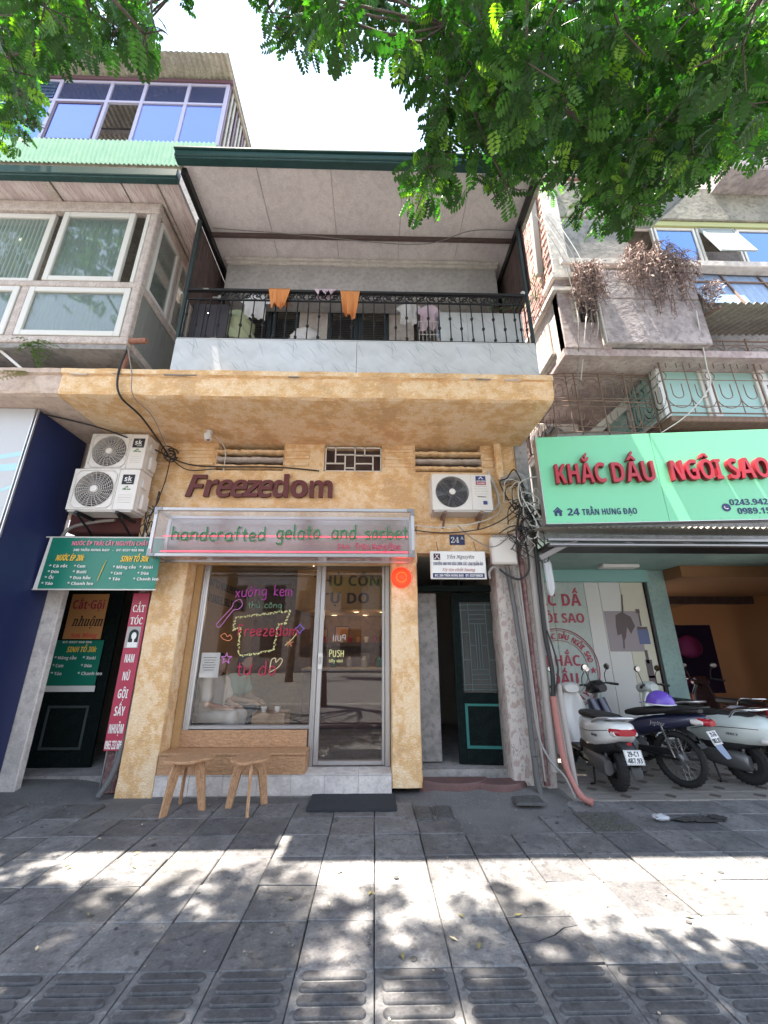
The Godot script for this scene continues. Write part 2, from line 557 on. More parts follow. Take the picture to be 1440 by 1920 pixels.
func materials():
	# ochre limewash brushed thinly in short curls, cream undercoat showing through
	var N := 1024
	var w1 := noise(11, 0.010, 3, "fbm", 50.0, N)
	var w2 := noise(12, 0.011, 3, "fbm", 70.0, N)
	var w3 := noise(13, 0.0035, 4, "fbm", 0.0, N)
	var w4 := noise(14, 0.09, 3, "fbm", 0.0, N)
	var w5 := noise(15, 0.014, 3, "fbm", 40.0, N)
	var och := v3(lin(0.615, 0.378, 0.175)); var pale := v3(lin(0.705, 0.512, 0.31)); var cream := v3(lin(0.80, 0.66, 0.49)); var dirt := v3(lin(0.33, 0.22, 0.14))
	var ochre := make_tex(N, func(i):
		var p := w3[i] / 255.0; var f := w4[i] / 255.0; var q := w5[i] / 255.0
		var col := och.lerp(pale, ss(0.36, 0.62, p * 0.6 + q * 0.4))
		var x: int = int(i) % N; var y: int = int(i) / N
		# brush marks: long across, short upwards, and a slanting set
		var ka: int = x + ((y * 3) % N) * N; var kb: int = (x + y) % N + ((y * 2) % N) * N
		var st := vein(w1[ka], 0.06) * ss(0.40, 0.56, q) + vein(w2[kb], 0.06) * ss(0.40, 0.55, 1.0 - q)
		col = col.lerp(cream, minf(1.0, st) * (0.35 + 0.45 * f))
		col = col.lerp(cream, ss(0.64, 0.74, q) * ss(0.52, 0.64, p) * 0.35)
		col = col.lerp(dirt, (vein(w5[i], 0.007) * ss(0.52, 0.66, 1.0 - p) + ss(0.66, 0.78, 1.0 - p) * ss(0.45, 0.6, f) * 0.6) * 0.7)
		return col * (0.93 + 0.14 * f))
	var ochre_h := make_tex(512, func(i):
		var k: int = (int(i) % 512) * 2 + (int(i) / 512) * 2 * N
		var x: int = k % N; var y: int = k / N
		return clampf(0.3 + vein(w1[x + ((y * 3) % N) * N], 0.08) * 0.35 + (w4[k] / 255.0 - 0.5) * 0.35 + vein(w2[(x + y) % N + ((y * 2) % N) * N], 0.08) * 0.3, 0, 1), true)
	tri_mat("ochre", ochre, Vector3.ONE * 0.42, 0.88, ochre_h, 0.8)
	# the pillars: same wash, other scale, more scabs
	var ow: StandardMaterial3D = M["ochre"].duplicate()
	ow.uv1_scale = Vector3(0.62, 0.5, 0.62)
	ow.uv1_offset = Vector3(0.3, 0.2, 0.1)
	ow.resource_name = "ochre_worn"
	M["ochre_worn"] = ow
	blotch("render_white", Vector3(.50, .44, .40), Vector3(.42, .36, .33), Vector3(.32, .27, .25), 0.5, 0.9, 0.25, 21)
	blotch("render_beige", Vector3(.56, .45, .37), Vector3(.48, .38, .32), Vector3(.36, .26, .21), 0.5, 0.9, 0.4, 23)
	blotch("concrete", Vector3(.30, .28, .27), Vector3(.22, .21, .20), Vector3(.13, .12, .12), 0.6, 0.92, 0.4, 31)
	blotch("eave_grey", Vector3(.42, .40, .40), Vector3(.36, .34, .34), Vector3(.28, .26, .26), 0.6, 0.92, 0.2, 37)
	M["concrete_dark"] = M["concrete"]
	blotch("concrete_pink", Vector3(.44, .37, .36), Vector3(.33, .26, .26), Vector3(.20, .15, .15), 0.7, 0.92, 0.5, 41)
	blotch("maroon_wash", Vector3(.16, .075, .075), Vector3(.24, .15, .14), Vector3(.34, .27, .26), 0.9, 0.9, 0.5, 45)
	# pillar at the joint: pale wash flaking off maroon in upright patches
	var pa := noise(43, 0.014, 4, "fbm", 12.0); var pb := noise(44, 0.07, 3)
	var pw := v3(lin(.47, .43, .395)); var pk := v3(lin(.40, .35, .315)); var pm := v3(lin(.29, .22, .195)); var pd := v3(lin(.22, .19, .18))
	tri_mat("peeling_wash", make_tex(512, func(i):
		var a := pa[i] / 255.0; var b := pb[i] / 255.0
		var c := pw.lerp(pk, ss(0.35, 0.65, b))
		c = c.lerp(pm, ss(0.60, 0.68, a + (b - 0.5) * 0.18) * 0.75)
		c = c.lerp(pd, ss(0.6, 0.75, 1.0 - a) * ss(0.45, 0.6, b) * 0.8)
		return c * (0.9 + 0.2 * b)), Vector3(1.0, 0.65, 1.0), 0.92, make_tex(512, func(i): return ss(0.58, 0.64, pa[i] / 255.0 + (pb[i] / 255.0 - 0.5) * 0.18) * -0.5 + 0.7 + pb[i] / 255.0 * 0.2, true), 0.8)
	blotch("parapet", Vector3(.40, .35, .35), Vector3(.27, .235, .24), Vector3(.17, .145, .15), 0.55, 0.95, 0.8, 47)
	blotch("render_pale", Vector3(.60, .56, .52), Vector3(.48, .44, .42), Vector3(.36, .32, .31), 0.5, 0.92, 0.5, 49)
	blotch("cement", Vector3(.125, .122, .12), Vector3(.095, .092, .09), Vector3(.17, .165, .16), 0.8, 0.9, 0.5, 51)
	blotch("soil", Vector3(.05, .047, .045), Vector3(.08, .075, .07), Vector3(.03, .03, .03), 1.2, 0.95, 0.3, 55)
	blotch("asphalt", Vector3(.13, .13, .127), Vector3(.11, .11, .108), Vector3(.17, .168, .165), 1.5, 0.9, 0.3, 57)
	blotch("rust", Vector3(.21, .135, .10), Vector3(.15, .10, .08), Vector3(.30, .21, .165), 3.0, 0.85, 0.1, 61)
	blotch("rust_pipe", Vector3(.33, .15, .09), Vector3(.22, .10, .07), Vector3(.12, .06, .05), 4.0, 0.8, 0.1, 63)
	blotch("brick_red", Vector3(.42, .22, .19), Vector3(.50, .32, .285), Vector3(.58, .47, .43), 2.0, 0.95, 1.2, 65)
	blotch("zinc", Vector3(.36, .35, .30), Vector3(.27, .255, .22), Vector3(.17, .15, .12), 1.0, 0.6, 0.0, 67)
	blotch("zinc_green", Vector3(.33, .52, .33), Vector3(.40, .58, .38), Vector3(.30, .44, .28), 1.0, 0.55, 0.0, 69)
	# ceiling boards under the roofs: mauve-grey with rain stains
	blotch("board", Vector3(.66, .60, .60), Vector3(.60, .54, .545), Vector3(.50, .44, .44), 0.45, 0.85, 0.0, 71)
	blotch("board_stained", Vector3(.62, .54, .52), Vector3(.48, .39, .38), Vector3(.30, .22, .21), 1.0, 0.85, 0.0, 73, true, Vector3(2.2, 1, 0.35))
	blotch("green_gutter", Vector3(.014, .050, .050), Vector3(.018, .06, .058), Vector3(.03, .075, .07), 1.5, 0.4, 0.0, 75)
	blotch("old_cream_paint", Vector3(.52, .46, .41), Vector3(.42, .35, .32), Vector3(.26, .18, .16), 2.0, 0.7, 0.1, 77)
	blotch("door_green", Vector3(.006, .010, .0095), Vector3(.009, .014, .013), Vector3(.02, .025, .024), 2.0, 0.6, 0.1, 79)
	M["door_green"].metallic_specular = 0.15
	M["door_green"].roughness = 0.8
	blotch("louvre_teal", Vector3(.012, .020, .026), Vector3(.016, .026, .034), Vector3(.03, .04, .045), 2.0, 0.55, 0.0, 81)
	blotch("side_boards", Vector3(.10, .065, .06), Vector3(.07, .045, .042), Vector3(.14, .10, .09), 1.5, 0.8, 0.2, 83)
	blotch("steel_cover", Vector3(.055, .055, .055), Vector3(.09, .09, .088), Vector3(.035, .035, .035), 5.0, 0.6, 0.2, 85)
	blotch("mint_old", Vector3(.25, .37, .34), Vector3(.22, .33, .31), Vector3(.17, .25, .24), 0.8, 0.6, 0.0, 87)
	blotch("mint_white", Vector3(.42, .50, .47), Vector3(.39, .46, .44), Vector3(.33, .38, .36), 0.8, 0.6, 0.0, 89)
	blotch("dim_wall", Vector3(.30, .16, .06), Vector3(.24, .13, .05), Vector3(.16, .09, .04), 0.6, 0.9, 0.0, 91)
	blotch("shop_wall", Vector3(.44, .27, .12), Vector3(.40, .245, .11), Vector3(.37, .22, .10), 0.5, 0.85, 0.0, 92)
	blotch("red_tile", Vector3(.12, .06, .055), Vector3(.09, .05, .047), Vector3(.16, .11, .10), 1.5, 0.7, 0.2, 93)
	# marble-look tiles: cool white with slanting grey-blue veins
	var mv := PackedFloat32Array(); mv.resize(512 * 512)
	rng.seed = 3
	for k in 46:
		var x := rng.randf() * 512.0; var y := rng.randf() * 512.0; var a := rng.randf_range(0.7, 1.15); var n := rng.randi_range(40, 130); var wd := rng.randf_range(0.8, 2.2)
		for i in n:
			a += rng.randf_range(-.06, .06); x += cos(a); y += sin(a)
			var fade := sin(PI * i / n)
			for dy in range(-3, 4):
				for dx in range(-3, 4):
					var q := posmod(int(x) + dx, 512) + 512 * posmod(int(y) + dy, 512)
					mv[q] = maxf(mv[q], fade * clampf(1.0 - Vector2(dx, dy).length() / (wd + 0.5), 0.0, 1.0))
	var mb := noise(102, 0.01, 4)
	var mw := v3(lin(.51, .525, .54)); var mg := v3(lin(.25, .28, .32))
	tri_mat("marble", make_tex(512, func(i):
		return mw.lerp(mg, mv[i]) * (0.96 + 0.08 * mb[i] / 255.0)), Vector3(0.8, 0.8, 0.8), 0.2, null, 0.0)
	# slate paving with pale scratches and stains
	var sv := noise(111, 0.008, 2, "fbm", 30.0)
	var sb := noise(112, 0.008, 5)
	var sf := noise(113, 0.15, 2)
	var sg := noise(114, 0.04, 4)
	var slate_h := make_tex(512, func(i): return sf[i] / 255.0 * 0.5 + sg[i] / 255.0 * 0.5, true)
	var sa := v3(lin(.115, .113, .114)); var sc := v3(lin(.155, .152, .152)); var sp := v3(lin(.27, .265, .265)); var sd := v3(lin(.062, .06, .063))
	tri_mat("slate", make_tex(512, func(i):
		var b := sb[i] / 255.0; var f := sf[i] / 255.0; var g := sg[i] / 255.0
		var c := sa.lerp(sc, ss(0.3, 0.7, b))
		c = c.lerp(sp, vein(sv[i], 0.008) * ss(0.4, 0.6, b) * 0.9)
		c = c.lerp(sd, ss(0.62, 0.8, 1.0 - g) * 0.6)
		c = c.lerp(sp, ss(0.66, 0.82, g) * 0.35)
		return c * (0.88 + 0.24 * f)), Vector3.ONE * 0.55, 0.62, slate_h, 0.25)
	tint("slate", "slate_light", 1.0, 0.99, 0.98)
	M["slate_light"].albedo_color = Color(1, 1, 1)
	tint("slate", "slate_mid", 0.82, 0.82, 0.83)
	tint("slate", "slate_dark", 0.60, 0.60, 0.62)
	tint("slate", "slate_grey", 0.74, 0.73, 0.72)
	tint("slate", "slate_brown", 0.86, 0.84, 0.83)
	tint("slate", "slate_warm", 0.94, 0.92, 0.92)
	tint("slate", "slate_bar", 0.45, 0.45, 0.47)
	tint("slate", "slate_wet", 0.36, 0.36, 0.37)
	# plywood with an open grain; grain runs along the object's own x
	var wg := noise(121, 0.012, 4, "fbm", 30.0)
	var wf := noise(122, 0.05, 3)
	var wl := v3(lin(.44, .255, .135)); var wd := v3(lin(.27, .135, .065))
	for k in 2:
		tri_mat(["ply_x", "ply_y"][k], make_tex(512, func(i):
			var r := fposmod(wg[i] / 255.0 * 11.0, 1.0)
			return wl.lerp(wd, (ss(0.35, 0.92, r) - ss(0.92, 1.0, r)) * 0.95) * (0.90 + 0.2 * wf[i] / 255.0)), [Vector3(0.28, 1.3, 1.3), Vector3(1.3, 0.28, 1.3)][k], 0.55, null, 0.0, false)
	tri_mat("shop_floor", make_tex(512, func(i):
		var b := sb[i] / 255.0; var g := sg[i] / 255.0
		return v3(lin(.26, .25, .24)).lerp(v3(lin(.20, .19, .18)), ss(.3, .7, b)) * (0.9 + 0.2 * g)), Vector3.ONE * 0.6, 0.25)
	# brushed aluminium and other metals
	mat("alu", .52, .52, .53, 0.33, 0.85)
	mat("alu_dark", .25, .25, .26, 0.4, 0.8)
	mat("alu_white", .62, .60, .56, 0.45)
	mat("steel", .30, .30, .30, 0.35, 0.9)
	mat("chrome", .75, .75, .76, 0.08, 1.0)
	mat("iron_black", .012, .012, .014, 0.45, 0.3)
	mat("iron_green", .02, .035, .035, 0.5, 0.2)
	mat("black_plastic", .012, .012, .013, 0.45)
	mat("rubber", .014, .014, .014, 0.8)
	mat("cable", .018, .018, .018, 0.6)
	mat("cable_grey", .22, .21, .20, 0.6)
	mat("cable_white", .55, .54, .51, 0.6)
	mat("pvc", .31, .285, .265, 0.6)
	mat("pvc_dark", .10, .10, .10, 0.6)
	mat("conduit_pink", .34, .14, .12, 0.6)
	mat("conduit_groove", .16, .075, .07, 0.7)
	mat("ac_white", .62, .59, .55, 0.5)
	mat("ac_grille", .50, .47, .44, 0.5)
	mat("coil_fins", .34, .34, .34, 0.5, 0.4)
	mat("white_paint", .60, .60, .585, 0.5)
	mat("paper", .70, .69, .66, 0.7)
	mat("black_ink", .015, .015, .018, 0.7)
	mat("navy", .012, .022, .085, 0.45)
	mat("navy_bright", .016, .035, .16, 0.5)
	mat("gold_ink", .62, .46, .22, 0.5)
	mat("brown_letter", .10, .014, .012, 0.5)
	mat("brown_letter_side", .075, .028, .022, 0.5)
	mat("banner_green", .008, .17, .115, 0.35)
	mat("yellow_ink", .85, .52, .06, 0.6)
	mat("red_ink", .60, .035, .05, 0.6)
	mat("crimson", .34, .018, .055, 0.45)
	mat("sign_red", .37, .008, .022, 0.35)
	mat("sign_red_side", .20, .006, .016, 0.4)
	mat("sign_mint", .165, .53, .30, 0.35)
	mat("navy_ink", .012, .02, .10, 0.5)
	mat("orange_card", .50, .24, .085, 0.75)
	mat("skin", .48, .30, .22, 0.6)
	mat("hair", .012, .010, .009, 0.5)
	mat("tee_white", .60, .57, .53, 0.9)
	mat("tee_mint", .26, .40, .36, 0.9)
	mat("skirt_grey", .42, .40, .37, 0.9)
	mat("cardboard", .36, .22, .12, 0.85)
	mat("cloth_orange", .58, .22, .07, 0.95)
	mat("cloth_pink", .58, .44, .50, 0.95)
	mat("cloth_white", .58, .55, .54, 0.95)
	mat("cloth_blue", .36, .47, .66, 0.95)
	mat("cloth_olive", .34, .36, .22, 0.95)
	mat("mat_rubber", .016, .019, .024, 0.9)
	mat("scooter_white", .66, .66, .64, 0.16)
	M["scooter_white"].clearcoat_enabled = true
	mat("scooter_mint", .50, .55, .52, 0.16)
	M["scooter_mint"].clearcoat_enabled = true
	mat("bike_blue", .012, .014, .045, 0.2)
	M["bike_blue"].clearcoat_enabled = true
	mat("seat_black", .014, .013, .013, 0.55)
	mat("lens_red", .32, .012, .022, 0.1)
	mat("lens_clear", .55, .52, .50, 0.12)
	mat("engine_grey", .16, .16, .165, 0.4, 0.7)
	mat("helmet_purple", .13, .07, .42, 0.22)
	mat("mud_blue", .15, .19, .27, 0.55)
	mat("pink_balloon", .42, .07, .22, 0.3)
	mat("grey_balloon", .30, .22, .24, 0.3)
	mat("magenta_print", .20, .02, .12, 0.6)
	mat("night_print", .02, .012, .06, 0.6)
	mat("teal_paint", .012, .13, .115, 0.55)
	mat("red_awning", .13, .045, .045, 0.7)
	mat("blue_sheet", .15, .24, .42, 0.35)
	mat("old_plaster", .36, .33, .29, 0.9)
	glass("shop_glass", .02, .022, .022, 0.10, 0.0)
	glass("poly_sheet", .33, .31, .32, 0.36, 0.10)
	glass("ribbed_glass", .20, .27, .25, 0.30, 0.03)
	glass("clear_bag", .55, .57, .60, 0.55, 0.25)
	var bg := mat("sky_tint_glass", .07, .13, .50, 0.05, 0.6)  # reflected blue sky put into the pane colour
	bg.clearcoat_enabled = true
	mat("mirror_glass", .12, .21, .42, 0.03, 0.85)  # blue of the mirrored sky is tinted into this glass
	mat("frost_glass", .30, .48, .45, 0.35)
	emit("lamp_warm", Color(1.0, .86, .66), 1.2)
	emit("lamp_tube", Color(1.0, .90, .72), 0.8)
	emit("neon_pink", Color(1.0, .14, .28), 0.5)
	emit("siren_orange", Color(1.0, .13, .03), 0.20)
	# leaf: light passes through
	for q in [["leaf_deep", .026, .060, .016, .08, .20, .025], ["leaf_mid", .050, .112, .026, .16, .33, .045], ["leaf_young", .15, .26, .04, .30, .46, .035], ["leaf_dry", .22, .13, .12, .06, .04, .04], ["fern_green", .10, .17, .05, .08, .13, .02]]:
		var m := mat(q[0], q[1], q[2], q[3], 0.5)
		m.metallic_specular = 0.3
		m.backlight_enabled = true
		m.backlight = Color(q[4] * 1.5, q[5] * 1.5, q[6] * 1.5)
		m.cull_mode = BaseMaterial3D.CULL_DISABLED
	blotch("bark", Vector3(.10, .08, .065), Vector3(.07, .055, .045), Vector3(.15, .13, .11), 2.0, 0.95, 1.0, 97)

# ---------- camera, sky, sun ----------
func camera_and_light():
	var cam := Camera3D.new()
	cam.name = "camera"
	cam.fov = 103.5
	cam.near = 0.05
	cam.far = 300.0
	add_child(cam)
	cam.position = Vector3(0, 1.55, 0)
	cam.rotation_degrees = Vector3(18.6, -1.3, 0)
	cam.current = true
	var we := WorldEnvironment.new()
	we.name = "environment"
	var e := Environment.new()
	e.background_mode = Environment.BG_SKY
	var sm := ProceduralSkyMaterial.new()
	sm.sky_top_color = Color(0.74, 0.83, 0.96)
	sm.sky_horizon_color = Color(0.98, 0.98, 0.98)
	sm.sky_curve = 0.25
	sm.sky_energy_multiplier = 0.72
	sm.ground_bottom_color = Color(0.35, 0.34, 0.33)
	sm.ground_horizon_color = Color(0.62, 0.62, 0.62)
	sm.sun_angle_max = 30.0
	sm.sun_curve = 0.15
	var sky := Sky.new()
	sky.sky_material = sm
	e.sky = sky
	e.ambient_light_source = Environment.AMBIENT_SOURCE_SKY
	e.reflected_light_source = Environment.REFLECTION_SOURCE_SKY
	e.background_energy_multiplier = 1.0
	e.tonemap_mode = Environment.TONE_MAPPER_LINEAR
	e.tonemap_exposure = 7.2
	e.sdfgi_enabled = true
	e.ssao_enabled = true
	e.ssil_enabled = true
	we.environment = e
	add_child(we)
	var sun := DirectionalLight3D.new()
	sun.name = "sun"
	sun.light_energy = 1.6
	sun.light_color = Color(1.0, 0.96, 0.90)
	sun.light_angular_distance = 0.5
	sun.shadow_enabled = true
	add_child(sun)
	# nearly overhead: a little from the left and from the street
	sun.look_at_from_position(Vector3(-0.25, 1.0, 0.042) * 20.0, Vector3.ZERO, Vector3.FORWARD)

func lamp(called: String, parent: Node, at: Vector3, c: Color, e: float, size: float):
	var l := OmniLight3D.new()
	l.name = called
	parent.add_child(l, true)
	l.position = at
	l.light_color = c
	l.light_energy = e
	l.light_size = size
	l.omni_range = 12.0
	l.omni_attenuation = 2.0
	l.shadow_enabled = true

# ---------- ground ----------
func structure(o: Node, label: String, category := ""):
	o.set_meta("kind", "structure")
	if label: o.set_meta("label", label)
	if category: o.set_meta("category", category)

func ground():
	var g := Geo.new()
	g.span(-150, 150, -0.5, -0.052, -150, 1.7)
	structure(put("ground", g, M.soil, self), "dark earth bed in the joints below the paving", "ground")
	g = Geo.new()
	g.span(-150, 150, -0.5, -0.16, 1.95, 150)
	structure(put("road", g, M.asphalt, self), "dark asphalt street along the pavement", "road")
	g = Geo.new()
	g.span(-40, 40, -0.4, 0.0, 1.7, 1.95, 0.02)
	structure(put("kerb", g, M.concrete, self), "grey kerb between pavement and street", "kerb")
	# pavement of slate slabs 0.39 m deep and 0.4 m wide, laid in a square grid with open joints
	var pv := Node3D.new()
	pv.name = "pavement"
	add_child(pv)
	structure(pv, "grey slate slab pavement with open joints and dappled sun", "pavement")
	rng.seed = 5
	var slates := [M.slate, M.slate_mid, M.slate_light, M.slate_dark, M.slate_warm, M.slate_grey, M.slate_brown]
	var slabs := []
	for k in 4:
		slabs.append(cbox(Vector3(0.3955 - 0.0012 * k, 0.05, 0.3855), 0.004 + 0.001 * k))
	var rows := [-2.895, -3.285, -3.675, -4.065, -4.455, -4.845]
	for r in rows.size():
		var z: float = rows[r]
		var half := int(ceil((-z * 1.12 + 0.25) / 0.4))
		for c in range(-half, half + 1):
			var x := 0.012 + 0.2 + 0.4 * c
			if r == 5 and x > -2.7 and x < 2.2 and (x < -2.2 or x > 0.35): continue
			if r == 4 and x > 0.75 and x < 1.8: continue
			var m: Material = slates[rng.randi() % 7]
			if r == 0 and c == -3: m = M.slate_dark
			var cracked := r == 0 and c == 2
			if cracked:
				var p := Node3D.new()
				p.name = "cracked_slab"
				pv.add_child(p, true)
				p.position = Vector3(x, -0.025, z)
				var a := PackedVector2Array([Vector2(-.195, -.19), Vector2(.195, -.19), Vector2(.195, -.11), Vector2(.10, -.09), Vector2(.02, -.03), Vector2(-.10, .02), Vector2(-.195, .03)])
				var b := PackedVector2Array([Vector2(.195, -.098), Vector2(.195, .19), Vector2(-.195, .19), Vector2(-.195, .042), Vector2(-.095, .033), Vector2(.028, -.018), Vector2(.105, -.078)])
				var tb := Basis(Vector3.RIGHT, Vector3(0, 0, 1), Vector3.DOWN)
				for q in [a, b]:
					var gq := Geo.new()
					gq.prism(q, -0.025, 0.025, tb)
					here("slab_piece", gq, m, p, Vector3(0, 0.004 if q == b else 0.0, 0), Vector3(0, 0, 0.006))
				continue
			obj("slab", slabs[rng.randi() % 4], m, pv, Vector3(x, -0.025 + rng.randf_range(-0.005, 0.004), z + rng.randf_range(-.002, .002)), Vector3(rng.randf_range(-.012, .012), rng.randf_range(-.009, .009), rng.randf_range(-.010, .010)))
	# tactile slabs with four long lozenges
	var body := cbox(Vector3(0.395, 0.046, 0.395), 0.004)
	var lg := Geo.new()
	for s in [0]:
		var pr := PackedVector2Array()
		for i in 13: pr.append(Vector2(0.135 + 0.027 * cos(-PI / 2 + PI * i / 12.0), 0.027 * sin(-PI / 2 + PI * i / 12.0)))
		for i in 13: pr.append(Vector2(-0.135 + 0.027 * cos(PI / 2 + PI * i / 12.0), 0.027 * sin(PI / 2 + PI * i / 12.0)))
		var inner := PackedVector2Array()
		for p in pr: inner.append(Vector2(p.x * 0.965, p.y * 0.82))
		var tb := Basis(Vector3.RIGHT, Vector3(0, 0, 1), Vector3.DOWN)
		var rings := []
		for lv in [[pr, 0.0], [pr, 0.007], [inner, 0.013]]:
			var ring := []
			for p in lv[0]: ring.append(Vector3(p.x, lv[1], p.y))
			rings.append(ring)
		lg.loft(rings)
	var lozenge := lg.mesh()
	for r in 3:
		for c in range(-8, 9):
			var x := 0.012 + 0.2 + 0.4 * c + 0.0
			var z := -2.5 + 0.4 * r
			if r > 0 and absf(x) > 2.2: continue
			var m: Material = slates[[0, 1, 1, 2][rng.randi() % 4]]
			var t := obj("tactile_slab", body, m, pv, Vector3(x, -0.026 + rng.randf_range(-.002, .002), z), Vector3(0, rng.randf_range(-.006, .006), 0))
			for k in 5:
				obj("raised_bar", lozenge, M.slate_bar, t, Vector3(0, 0.0225, -0.150 + 0.075 * k))
	# grit, crumbs and trodden gum
	g = Geo.new()
	for k in 420:
		var s := rng.randf_range(.003, .011)
		g.box(Vector3(rng.randf_range(-4.2, 4.2), .006, rng.randf_range(-5.2, -2.3)), Vector3(s * rng.randf_range(.6, 2.0), s * .6, s), s * .2, Basis(Vector3.UP, rng.randf() * PI))
	tag(put("grit", g, mat("grit", .24, .21, .17, .9), self), "scattered grit and crumbs on the slate paving", "grit", "", "stuff")
	g = Geo.new()
	for k in 46:
		var c := Vector3(rng.randf_range(-3.4, 3.4), .0, rng.randf_range(-5.0, -2.4)); var s := rng.randf_range(.008, .022)
		g.lathe([[0.0, .0062], [s * .8, .0058], [s, .004]], 9, c)
	tag(put("trodden_gum", g, mat("gum", .05, .048, .046, .8), self), "small dark trodden gum spots on the slate paving", "stain", "", "stuff")
	# plain slabs behind the photographer
	g = Geo.new()
	g.span(-14, 14, -0.05, -0.004, -1.29, 1.69)
	put("plain_strip", g, M.slate_mid, pv)
	# cement apron along the house fronts, worn and uneven, rising to the door of number 24A
	var grid := []
	var fn := FastNoiseLite.new(); fn.seed = 3; fn.frequency = 0.9
	for i in 31:
		var row := []
		for j in 61:
			var x := -7.5 + 10.2 * j / 60.0
			var z := -4.25 - 3.0 * i / 30.0
			var y := -0.012 + fn.get_noise_2d(x * 2.0, z * 2.0) * 0.012
			if x > -2.3: y -= 0.002
			var up := ss(-4.75, -5.25, z) * ss(0.45, 0.75, x) * (1.0 - ss(1.75, 2.3, x))
			y += up * 0.10
			y += ss(-5.0, -5.5, z) * (1.0 - ss(-3.6, -2.9, x)) * 0.08
			if z > -5.03 and (x < -2.75 or (x > -2.2 and x < 0.35) or x > 2.2): y = -0.05
			if z > -4.64 and (x < 0.72 or x > 1.85): y = -0.05
			row.append(Vector3(x, y, z))
		grid.append(row)
	g = Geo.new()
	g.sheet(grid)
	structure(put("cement_apron", g, M.cement, self), "uneven patched cement strip along the house fronts", "pavement")

